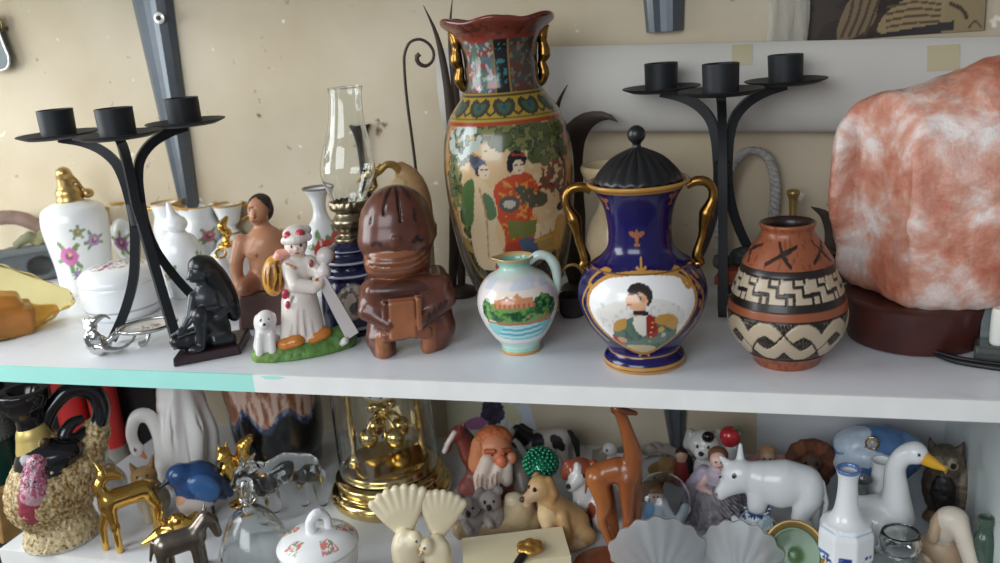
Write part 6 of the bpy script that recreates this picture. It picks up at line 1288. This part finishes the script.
I.blob('body', [L([(-12, 0, 28), (12, 2, 28)], [11, 10], (176, 136, 96)), L([(-14, -2, 32), (-20, -4, 44)], [8, 7], WW), E((-21, -6, 50), (9.5, 9, 9), (120, 80, 56)), L([(-23, -12, 48), (-27, -16, 45)], [5, 3.6], WW, k=2), E((-29, -18, 46), 2, (34, 28, 28), k=.4), L([(-13, -6, 54), (-12, -8, 44)], [4, 4], (100, 64, 46), k=1), L([(-14, -5, 22), (-14, -6, 2)], [5, 4], WW, k=2), L([(-8, 4, 22), (-8, 5, 2)], [5, 4], WW, k=2), L([(12, -4, 22), (13, -5, 2)], [6, 4], WW, k=2), L([(16, 6, 22), (16, 6, 2)], [5, 4], (176, 136, 96), k=2), L([(20, 2, 34), (26, 2, 44)], [3, 1.4], (120, 80, 56), k=2)], satin(), 1.1, 4, floor=0); I.done()
# ------------------------------------------------------------------ wooden giraffe
I = low('wooden_giraffe', 'tall slender polished wood giraffe standing on an oval wooden base', 'figurine', 606, 579, rb=18)
GW_ = (150, 84, 42)
wm = mat('polished_teak', None, .28, coat=.35, var=.2, vscale=35)
pr = [L([(-2, 4, 92), (18, 0, 98), (30, -2, 96)], [11, 12, 10], GW_), L([(28, -2, 92), (33, -2, 112), (29, -2, 134), (22, -2, 156), (19, -2, 160)], [12, 9.5, 7, 5.4, 5], GW_, sm=20), L([(18, -2, 159), (26, -4, 158), (38, -6, 156)], [4.6, 4, 2.2], (110, 58, 34), k=2), L([(17, -4, 162), (15, -6, 167)], [1.8, .8], (110, 58, 34), k=.8), L([(18, 2, 162), (17, 4, 167)], [1.8, .8], (110, 58, 34), k=.8),
      L([(-4, 0, 90), (2, -4, 66), (-1, -4, 50), (10, -6, 18), (10, -6, 8)], [11, 8, 4.8, 4.2, 4.4], (164, 96, 46), k=3, sm=24), L([(2, 10, 90), (8, 12, 60), (14, 12, 8)], [9, 6, 4], GW_, k=3), L([(26, -6, 90), (25, -8, 56), (21, -8, 8)], [10, 5.6, 4], (140, 76, 38), k=3), L([(32, 6, 88), (32, 8, 8)], [9, 4], GW_, k=3), L([(-12, 4, 96), (-16, 4, 74)], [3, 1.2], GW_, k=2)]
I.blob('body', pr, wm, 1.15, 4, GW_)
I.lathe('base', [(0, 0), (36, 0), (38, 2), (37, 7), (32, 10), (0, 11)], mat('teak_base', (132, 74, 42), .3, coat=.3, var=.25, vscale=40), n=30, nu=60, off=(8, 0, 0), scale=(1.05, .7)); I.done()
# ------------------------------------------------------------------ tiny things behind the giraffe
I = low('white_bird_figurine', 'tiny white bird figurine standing at the back behind the wooden giraffe', 'figurine', 615, 470, rb=4)
I.blob('body', [E((0, 0, 8), (8, 7, 8), WW), E((-4, -2, 20), (7.5, 6.5, 6.5), WW), L([(-10, -4, 19), (-15, -6, 18)], [2, .6], (200, 170, 110), k=.6), L([(6, 0, 10), (14, 0, 14)], [4, 1.6], WW), E((-7, -7.6, 21.5), 1.1, (30, 28, 28), k=.2)], glaze(), .9, 2.5, floor=0); I.done()
I = low('straw_hat', 'small tan straw hat ornament at the back near the grey bracket', 'ornament', 667, 476, rb=10)
I.lathe('body', [(0, 0), (18, 0), (19, 1), (18, 2), (10, 3), (9, 9), (6, 12), (0, 13)], mat('straw', (176, 140, 90), .7, var=.3, bump=.6, bscale=300), n=40, nu=48); I.done()
I = low('red_robed_figurine', 'tiny figurine in a red robe with a black shawl beside the straw hat ornament', 'figurine', 682, 482, rb=5)
I.blob('body', [L([(0, 0, 0), (0, 0, 16)], [9, 6], (150, 56, 56)), E((0, -1, 24), (5.4, 5, 6), (214, 170, 146)), L([(6, 1, 20), (9, 1, 6)], [4.6, 5.4], (36, 32, 34)), E((0, 1, 27), (6, 5.4, 5), (50, 38, 36))], satin(), .9, 2.5, floor=0); I.done()
I = low('gauze_cloth', 'crumpled grey gauze cloth lying at the back of the shelf behind the giraffe', 'cloth', 640, 462, rb=0)
nx, nz = 60, 20; V = np.array([(-40 + 120 * i / (nx - 1), -6 + 26 * j / (nz - 1), 0) for j in range(nz) for i in range(nx)], float); V[:, 2] = 2 + 11 * fbm(V[:, 0] / 9, V[:, 1] / 7, seed=4) * np.clip(1 - np.abs((V[:, 0] - 20) / 62) ** 4, 0, 1)
Fc = [(j * nx + i, j * nx + i + 1, (j + 1) * nx + i + 1, (j + 1) * nx + i) for j in range(nz - 1) for i in range(nx - 1)]; I.add('cloth', V + np.array([-8, 0, 0]), Fc, mat('grey_gauze', (168, 160, 152), .8, var=.2)); I.done()
# ------------------------------------------------------------------ puppy with an apple
I = low('puppy_figurine', 'white puppy figurine with a black head spot and a red apple raised on its paw', 'figurine', 712, 494, rb=10)
W2_ = (222, 222, 220)
b = I.blob('body', [E((0, 0, 18), (18, 15, 20), W2_), E((-6, -3, 46), (16, 14, 14), (206, 206, 200)), E((-9, -14, 42), (8, 6, 6), W2_, k=2), E((-10, -20, 44), (2.4, 2, 2), (30, 28, 30), k=.4), E((-3, -13, 58), (6, 5, 5), (24, 24, 26), k=1), E((-13, -14.5, 49), 1.6, (28, 26, 28), k=.2), E((-3, -16, 49), 1.6, (28, 26, 28), k=.2), L([(8, 2, 54), (13, 0, 42)], [6, 6], (170, 172, 164), k=2), L([(-20, 2, 54), (-23, 0, 44)], [5, 5], (170, 172, 164), k=2), L([(12, -6, 26), (20, -8, 36), (20, -8, 46)], [7, 6, 6], W2_, k=2), L([(-8, -12, 20), (-10, -15, 4)], [6, 6], W2_, k=2), L([(8, -12, 20), (8, -15, 4)], [6, 6], W2_, k=2)], glaze(), 1.1, 4, floor=0)
ap = I.lathe('apple', [(0, 50), (5, 48), (9, 52), (10, 58), (7, 64), (3, 64.5), (0, 63)], mat('red_apple', (190, 44, 52), .25, coat=.4), n=30, nu=28, off=(18, -8, 0))
V, Fc = leaf_vf([(20, -8, 63), (26, -9, 65), (31, -9, 61)], [.6, 2.6, .4], .6); I.add('leaf', V, Fc, mat('leaf_green', (70, 100, 62), .5), parent=ap); I.done()
# ------------------------------------------------------------------ lilac lady
I = low('lilac_lady_figurine', 'porcelain lady figurine with brown hair in a wide lilac grey lace dress', 'figurine', 718, 530, rb=20, sc=(.95, .95, .78))
LI = (164, 150, 166)
b = I.blob('body', [L([(0, 0, 4), (0, 0, 40)], [27, 14], LI), L([(0, 0, 40), (0, 0, 58)], [11, 12], (186, 170, 184)), E((0, 0, 66), (6, 5, 6), (226, 186, 172)), E((1, -3, 78), (8.6, 8.6, 10), (230, 190, 176)), E((-1.5, -11.4, 79.6), 1.1, (40, 34, 40), k=.2), E((4, -11.4, 79.6), 1.1, (40, 34, 40), k=.2), E((1.5, -11.2, 73), (2, .9, .7), (190, 80, 84), k=.2), L([(-11, 0, 56), (-19, -6, 44), (-6, -14, 42)], [5, 4.4, 3.6], (216, 180, 176), k=2), L([(11, 0, 56), (19, -6, 44), (6, -14, 42)], [5, 4.4, 3.6], (216, 180, 176), k=2)], satin(), 1.1, 4, floor=0)
I.blob('hair', [E((1, 3, 83), (9.6, 8.6, 8), (120, 78, 54)), L([(-6.5, 3, 82), (-7, 3, 74)], [3, 2.4], (120, 78, 54)), L([(8.5, 3, 82), (9, 3, 74)], [3, 2.4], (120, 78, 54))], matte(), 1, 2.5, parent=b)
lace = lambda A, R, Z: (R + 2.4 * np.sin(A * 16) * np.clip(1 - Z / 52, 0, 1) + 1.2 * np.sin(A * 37 + Z), Z)
I.lathe('skirt', [(29, 1), (30, 4), (27, 16), (28, 19), (23, 30), (24, 33), (16, 46), (12, 50)], mat('lace_dress', (150, 144, 148), .8, var=.35, vscale=160, bump=.8, bscale=260), n=50, nu=150, rz=lace, parent=b, cap=False); 
I.blob('cloak', [L([(-14, 4, 58), (-24, 4, 40), (-30, 2, 16)], [8, 9, 8], (176, 164, 182)), L([(14, 6, 56), (22, 6, 34), (26, 6, 10)], [6, 7, 7], (150, 138, 152))], satin(), 1.2, 4, noise=1, nscale=4, parent=b, floor=0); I.done()
# ------------------------------------------------------------------ angel in a glass ball
I = low('angel_globe', 'glass ball holding a small white and blue kneeling angel with brown hair', 'globe', 664, 545, rb=12)
b = I.blob('angel', [L([(-3, 0, 16), (-3, 0, 34)], [13, 8], (226, 226, 228)), E((-12, -2, 28), (7, 6, 12), (140, 182, 222), (0, .4, 0)), E((-6, -2, 44), (6.6, 6.4, 7), (232, 200, 184)), E((-6, 0, 48), (7.6, 7, 6), (140, 92, 58)), L([(2, -4, 34), (10, -8, 24)], [4, 3.4], (226, 226, 228)), E((-10, -10, 14), (10, 7, 6), (226, 206, 180)), E((12, -8, 14), (9, 7, 6), (216, 210, 196)), L([(12, -6, 16), (22, -8, 34)], [4, 5], (220, 222, 226)), E((-8.4, -8, 45), .9, (40, 34, 36), k=.2), E((-4, -8.4, 45), .9, (40, 34, 36), k=.2)], satin(), .95, 3)
I.lathe('glass_ball', [(8, 8), (18, 12), (25, 22), (28, 34), (26, 46), (18, 57), (8, 62), (0, 63), (0, 63), (0, 62.2), (7.6, 61.2), (17.4, 56.3), (25.2, 45.7), (27.2, 34), (24.2, 22.3), (17.4, 12.7), (8, 9)], mat('thin_glass_ball', (232, 238, 242), .03, trans=1, ior=1.35), n=110, nu=56, cap=False)
I.lathe('base', [(0, 0), (22, 0), (24, 2), (22, 7), (16, 10), (0, 11)], mat('pale_blue_glaze', (140, 168, 184), .3, coat=.2), n=30, nu=40); I.done()
# ------------------------------------------------------------------ frosted scallop dishes
def scallop(label, px, py, R, turn, sx=1.):
    I = low('scallop_dish', label, 'dish', px, py, rb=4, turn=turn, group='frosted glass scallop dishes')
    nr, na = 20, 110; V = []; Fc = []
    for side in (0, 1):
        for i in range(nr):
            t = i / (nr - 1)
            for j in range(na):
                a = -1.45 + 2.9 * j / (na - 1); rr = R * t * (1 + .022 * math.cos(a * 17) * t) * (1 if abs(a) < 1.2 else 1 - (abs(a) - 1.2) * .5)
                x = rr * math.sin(a) * sx; z = 6 + rr * math.cos(a) * .9 + 8 * t; y = 16 * t * t + .9 * math.cos(a * 17) * t + (2.4 if side else 0)
                V.append((x, y, z))
    N = nr * na
    for i in range(nr - 1):
        for j in range(na - 1):
            q = (i * na + j, i * na + j + 1, (i + 1) * na + j + 1, (i + 1) * na + j); Fc.append(q); Fc.append(tuple(N + k for k in q[::-1]))
    e = [i * na for i in range(nr)] + [(nr - 1) * na + j for j in range(1, na)] + [i * na + na - 1 for i in range(nr - 2, -1, -1)]
    Fc += [(e[k + 1], e[k], e[k] + N, e[k + 1] + N) for k in range(len(e) - 1)]
    I.add('bowl', V, Fc, mat('frosted_glass', (226, 228, 228), .45, trans=.75, ior=1.3, coat=.1))
    I.blob('foot', [E((0, 0, 2), (18, 14, 6)), L([(0, 0, 3), (0, 2, 12)], [9, 5])], mat('frosted_glass'), 1.2, 3, floor=0); I.done()
scallop('frosted glass scallop shell dish below the angel globe', 660, 590, 52, .1, 1.02)
scallop('frosted glass scallop shell dish below the white calf', 738, 590, 48, -.2, .95)
# ------------------------------------------------------------------ white calf
I = low('white_calf', 'glossy white porcelain calf with upright ears', 'figurine', 778, 541, rb=6, sc=(.98, 1, 1.12))
WC = (232, 234, 234)
I.blob('body', [L([(-16, -2, 50), (6, 0, 52), (26, 2, 46)], [17, 17, 18], WC), E((2, -8, 48), (18, 12, 17), WC), L([(-20, -2, 52), (-34, -4, 55)], [13, 13], WC), E((-42, -5, 54), (15, 12, 14), WC), L([(-46, -8, 50), (-56, -12, 42)], [10, 6.6], WC), L([(-38, 0, 66), (-38, 1, 80)], [4.6, 2], WC, k=2), L([(-50, -4, 64), (-57, -5, 70)], [4.4, 2], WC, k=2), E((-43, -15.6, 59), (2.2, 1.6, 2), (30, 30, 32), k=.3), E((-57, -15, 57), 1.5, (30, 30, 32), k=.3), E((-60, -17, 42), (2, 1.6, 1.4), (150, 120, 120), k=.5),
    L([(-20, -8, 38), (-22, -11, 18), (-20, -12, 2)], [11, 7.4, 6.4], WC, k=3), L([(-14, 8, 38), (-14, 10, 2)], [9, 6], WC, k=3), L([(28, -4, 40), (20, -10, 24), (28, -10, 14), (26, -12, 2)], [14, 8, 6.4, 6.4], WC, k=3), L([(32, 8, 38), (34, 10, 2)], [11, 6], WC, k=3), L([(42, 2, 50), (46, 2, 34), (44, 2, 22)], [3, 2.4, 2.6], WC, k=2)], glaze(), 1.15, 5, WC, floor=0); I.done()
# ------------------------------------------------------------------ delft shoe-like pot, green dish
I = low('delft_pot', 'tiny blue and white painted pot under the white calf', 'pot', 757, 549, rb=10)
def f(p): n = fbm(p.s / 4.5, p.z / 4, seed=7); p.put(n > .56, (70, 104, 160)); p.put(n > .66, (34, 62, 120)); p.put((n < .36), (170, 196, 214))
painted_lathe(I, 'body', [(0, 1), (12, 0), (13, 1.5), (18, 12), (18, 22), (12, 30), (11, 33), (13, 35), (11, 35), (9, 30), (0, 26)], 60, 90, f)
I.blob('spout', [L([(-14, -4, 18), (-22, -6, 26)], [5, 3.4], (226, 230, 234)), E((12, -10, 8), (9, 7, 7), (220, 226, 230)), E((12, -17, 9), (3, 2, 3), (60, 100, 160), k=.3)], glaze(), .9, 2); I.done()
I = low('enamel_dish', 'round brass dish with a green enamel centre standing tilted towards the camera', 'dish', 794, 585, rb=4)
tilt = 1.0
def dv(prof, n=50, nu=72):
    V, Fc, A = lathe_vf(crom(prof, n), nu); ca_, sa_ = math.cos(tilt), math.sin(tilt)
    V2 = np.stack([V[:, 0], V[:, 1] * ca_ - V[:, 2] * sa_, V[:, 1] * sa_ * 1.0 + V[:, 2] * ca_ + 27], 1); return V2, Fc
V, Fc = dv([(0, 0), (27, 0), (30, 3), (31, 8), (31, 10), (29, 10.5), (27, 8), (25, 5.5), (0, 4.5)]); I.add('rim', V, Fc, mat('aged_brass'))
V, Fc = dv([(0, 5), (24, 5.8), (24.6, 6.4), (20, 6), (6, 6), (4, 8), (0, 8.6)]); I.add('enamel', V, Fc, mat('green_enamel', (84, 118, 78), .3, coat=.15, var=.5, vscale=30))
V, Fc = merge(sweep_vf([(0, 0, 26), (0, 12, 12), (0, 18, 1)], [3, 3, 3]), box_vf((0, -4, 1.2), (14, 6, 1.2))); I.add('stand', V, Fc, mat('aged_brass')); I.done()
# ------------------------------------------------------------------ lion, pink baby, blue cap
I = low('lion_figurine', 'brown lion figurine with a shaggy orange mane in the back corner', 'figurine', 811, 497, rb=10, sc=(.95, .95, .82))
b = I.blob('body', [E((2, 6, 18), (17, 16, 18), (120, 84, 58)), E((0, -2, 38), (12, 11, 12), (96, 72, 58)), E((-1, -12, 34), (6.4, 5, 5), (150, 118, 92), k=2), E((-1, -17, 36), (2.4, 1.6, 1.8), (30, 26, 26), k=.4), E((-6, -11.6, 41), 1.6, (24, 20, 20), k=.2), E((5, -11.6, 41), 1.6, (24, 20, 20), k=.2), L([(-8, -8, 18), (-9, -12, 2)], [6, 5], (120, 84, 58), k=2), L([(9, -8, 18), (10, -12, 2)], [6, 5], (120, 84, 58), k=2)], matte(), 1.1, 4, floor=0)
I.blob('mane', [L([(18 * math.sin(t), 1, 38 + 17 * math.cos(t)), (18 * math.sin(t + .5), 1, 38 + 17 * math.cos(t + .5))], [8, 8], (122, 74, 50) if k % 2 else (98, 62, 44)) for k, t in enumerate(np.arange(-2.4, 2.4, .5))], fuzzy(), 1.1, 3, noise=1.8, nscale=3, parent=b); I.done()
I = low('pink_baby_figurine', 'small crawling baby figurine in pink behind the white calf', 'figurine', 765, 484, rb=6)
I.blob('body', [L([(-10, 0, 14), (14, 2, 14)], [11, 12], (206, 150, 146)), E((2, -5, 27), (8, 8, 8), (226, 188, 164)), E((2, -4, 32), (8, 7, 5.5), (196, 156, 110)), L([(-8, -5, 14), (-18, -10, 4)], [5, 4], (206, 150, 146)), L([(8, -6, 12), (10, -12, 4)], [5, 4], (206, 150, 146)), L([(18, 2, 12), (26, -2, 5)], [6, 5], (206, 150, 146)), E((-1, -12.6, 28), 1, (30, 26, 28), k=.2), E((5, -12.6, 28), 1, (30, 26, 28), k=.2)], satin(), 1, 3, floor=0); I.done()
I = low('satin_cap', 'blue and white satin cap with a glittering clear gem on its front', 'cap', 874, 503, rb=20)
BA, BB = (92, 130, 178), (196, 210, 226)
b = I.blob('body', [E((0, 0, 42), (42, 26, 24), BA), E((-18, -4, 52), (22, 18, 12), BB, (0, -.3, 0)), L([(-34, -14, 34), (-10, -24, 46), (20, -22, 42)], [6, 7, 6], BB), E((24, 0, 44), (20, 18, 18), (120, 152, 192)), L([(0, 0, 2), (0, 0, 26)], [26, 30], (76, 104, 150)), E((-26, -8, 30), (14, 12, 14), (62, 92, 140))], mat('satin_cloth', None, .35, coat=.15, var=.15, vscale=60), 1.4, 6, noise=1.4, nscale=9, floor=0)
V, Fc, _ = lathe_vf([(0, -4), (4, -1), (5.4, 0), (4, 2.6), (0, 3.4)], 8); V = V[:, [0, 2, 1]] * np.array([1, -1, 1]); g_ = I.add('gem', V + np.array([-4, -25, 60]), [f[::-1] for f in Fc], mat('clear_gem', (255, 255, 255), .02, trans=.7, ior=2.1), smooth=False, parent=b)
V, Fc = sweep_vf([(-4 + 5.6 * math.cos(t), -24, 60 + 5.6 * math.sin(t)) for t in np.linspace(0, 2 * PI, 20)[:-1]], 1.1, 8, closed=True); I.add('gem_setting', V, Fc, mat('bright_gold'), parent=b); I.done()
# ------------------------------------------------------------------ geese
def goose(label, px, py, k, bill, turn, hd):
    I = low('goose_figurine', label, 'figurine', px, py, rb=14, turn=turn)
    I.blob('body', [E((-4 * k, 4, 26 * k), (27 * k, 22 * k, 24 * k), WC), L([(-18 * k, 6, 34 * k), (-40 * k, 8, 44 * k)], [12 * k, 3], WC), L([(8 * k, 0, 34 * k), (6 * k, -4, 62 * k), (5 * k, -4, 84 * k), (13 * k, -5, 98 * k), (22 * k, -6, 102 * k)], [17 * k, 12 * k, 9.5 * k, 9 * k, 8.6 * k], WC, sm=24), E((22 * k, -7, 101 * k), (11 * k, 9.5 * k, 9.5 * k), WC), E((25 * k, -15.4 * k, 103.5 * k), 1.1, (26, 26, 28), k=.2),
        L([(-6 * k, -14, 30 * k), (-28 * k, -8, 34 * k)], [11 * k, 4], WC), L([(30 * k, -9, 98 * k), (38 * k, -11, 95 * k), (47 * k, -13, 92 * k)], [6.4 * k, 5 * k, 2.4], (226, 170, 48), k=1)] if bill else [E((-4 * k, 4, 26 * k), (25 * k, 20 * k, 22 * k), WC), L([(8 * k, 0, 30 * k), (4 * k, -4, 62 * k), (2 * k, -4, 84 * k)], [15 * k, 11 * k, 9 * k], WC, sm=16), E((-4 * k, -6, 90 * k), (9.5 * k, 9 * k, 9 * k), WC), L([(-10 * k, -10, 88 * k), (-20 * k, -14, 84 * k)], [4.4, 2], (216, 168, 70), k=1), E((-8, -14, 92 * k), 1.5, (26, 26, 28), k=.2)], glaze(), 1.3, 5, WC, floor=0)
    I.done()
goose('white porcelain goose with an orange-yellow bill stretched out', 886, 556, 1.0, True, 0, None)
I = low('bud_vase', 'slender plain white vase half hidden behind the long-necked goose', 'vase', 879, 532, rb=8, sc=(1.0, 1.0, .8))
I.lathe('body', [(0, 0), (14, 0), (16, 2), (17, 20), (14, 40), (10.5, 60), (9.5, 78), (11, 84), (11, 85), (9, 84), (7.6, 76), (0, 60)], china(), n=50, nu=44); I.done()
# ------------------------------------------------------------------ delft bottle, glass inkwell
I = low('delft_bottle', 'white porcelain bottle with a long neck and blue painted flowers', 'bottle', 844, 598, rb=24, sc=(.96, .96, .95))
hexr = lambda A, R, Z: (R * np.where(Z < 66, (math.cos(PI / 8) / np.cos((A + PI / 8) % (PI / 4) - PI / 8)), 1.0), Z)
def f(p):
    n = fbm(p.s / 5, p.z / 5, seed=17); zone = p.z < 42; p.put(zone & (n > .54), (92, 118, 178)); p.put(zone & (n > .62), (40, 58, 128)); p.put((p.z > 119), (92, 124, 180)); p.band(63, 64, (170, 184, 210))
painted_lathe(I, 'body', [(0, 1), (27, 0), (29, 2), (29, 2), (29, 58), (29, 58), (26, 65), (19, 69), (14, 76), (10.5, 94), (10, 112), (12, 119), (12, 122), (10, 122), (8, 114), (8, 96)], 120, 120, f, rz=hexr); I.done()
I = low('glass_inkwell', 'squat clear glass inkwell bottle with a wide collar beside the blue flowered bottle', 'bottle', 897, 606, rb=24, sc=(1, 1, .9))
I.lathe('body', [(0, 0), (30, 0), (33, 3), (35, 14), (33, 30), (26, 40), (18, 44), (16, 47), (19, 50), (20, 58), (18, 66), (17, 67), (15.4, 66), (16.6, 58), (15.6, 51), (13, 46), (15, 42), (24, 37), (30, 28), (31.6, 14), (29, 6), (0, 4)], mat('clear_glass'), n=110, nu=60, cap=True); I.done()
I = low('smoky_vase', 'small grey smoky glass vase behind the blue flowered bottle', 'vase', 858, 540, rb=8, sc=(.85, .85, .92))
I.lathe('body', [(0, 0), (12, 0), (14, 2), (20, 16), (21, 28), (15, 42), (10, 50), (10, 56), (14, 62), (13, 62), (8.6, 56), (8.6, 50), (13, 42), (19, 28), (12, 4), (0, 3)], mat('smoky_grey_glass', (132, 140, 138), .08, trans=.55, coat=.3), n=70, nu=44); I.done()
# ------------------------------------------------------------------ owl, horn figurine, vial in the corner
I = low('owl_figurine', 'dark brown mottled owl figurine in the corner behind the goose bill', 'figurine', 942, 524, rb=14)
OW = (74, 62, 52)
b = I.blob('body', [E((0, 2, 30), (21, 18, 30), OW), E((-1, -3, 58), (18, 15, 15), (96, 84, 70)), L([(-13, -3, 68), (-16, -4, 78)], [5, 1.2], OW, k=1.5), L([(11, -3, 68), (14, -4, 78)], [5, 1.2], OW, k=1.5), E((-7, -15, 60), (6, 4, 6), (150, 136, 110), k=1), E((6, -15, 60), (6, 4, 6), (150, 136, 110), k=1), E((-7, -19, 60), 2.6, (24, 22, 22), k=.3), E((6, -19, 60), 2.6, (24, 22, 22), k=.3), L([(0, -17, 57), (0, -20, 52)], [2.4, 1], (190, 150, 80), k=.4), E((-1, -14, 30), (11, 6, 18), (30, 26, 26), k=1.5), E((17, 0, 32), (8, 13, 22), (110, 98, 80)), E((0, -6, 2), (19, 14, 6), (150, 116, 86)), L([(-7, -15, 4), (-8, -20, 3)], 4, (170, 130, 90), k=1), L([(7, -15, 4), (8, -20, 3)], 4, (170, 130, 90), k=1)], mat('mottled_brown', None, .5, var=.5, vscale=130, bump=.5, bscale=200), 1.2, 4, noise=1.2, nscale=3, floor=0); I.done()
I = low('seated_dog_figurine', 'pale beige long-nosed hound figurine lying by the side panel', 'figurine', 952, 582, rb=10)
BE = (214, 202, 186)
I.blob('body', [E((-12, 4, 20), (24, 18, 20), (176, 150, 122)), E((-10, -2, 48), (14, 12, 16), (196, 182, 164)), E((-4, -6, 60), (15, 12, 11), BE), L([(4, -10, 54), (14, -18, 30), (24, -22, 12)], [9, 7.4, 5.4], BE, k=3), E((28, -25, 8), (5, 4, 3.6), (120, 84, 80), k=1), L([(-16, -8, 60), (-20, -14, 42)], [5, 5.6], (176, 150, 122), k=1.5), E((6, -17, 54), 1.8, (30, 26, 26), k=.2), L([(4, 4, 14), (30, -6, 6)], [9, 6], BE, k=3)], satin(), 1.2, 4, floor=0); I.done()
I = low('glass_vial', 'narrow dark green glass vial standing against the side panel', 'vial', 980, 592, rb=6)
I.lathe('body', [(0, 0), (9, 0), (10, 1.5), (10, 48), (8, 54), (6, 57), (6, 66), (7.4, 67), (7.4, 71), (6, 72), (4.6, 71), (4.4, 58), (6.4, 53), (8.4, 47), (8.4, 4), (0, 3)], mat('green_glass', (112, 140, 122), .06, trans=.7), n=70, nu=36); I.done()
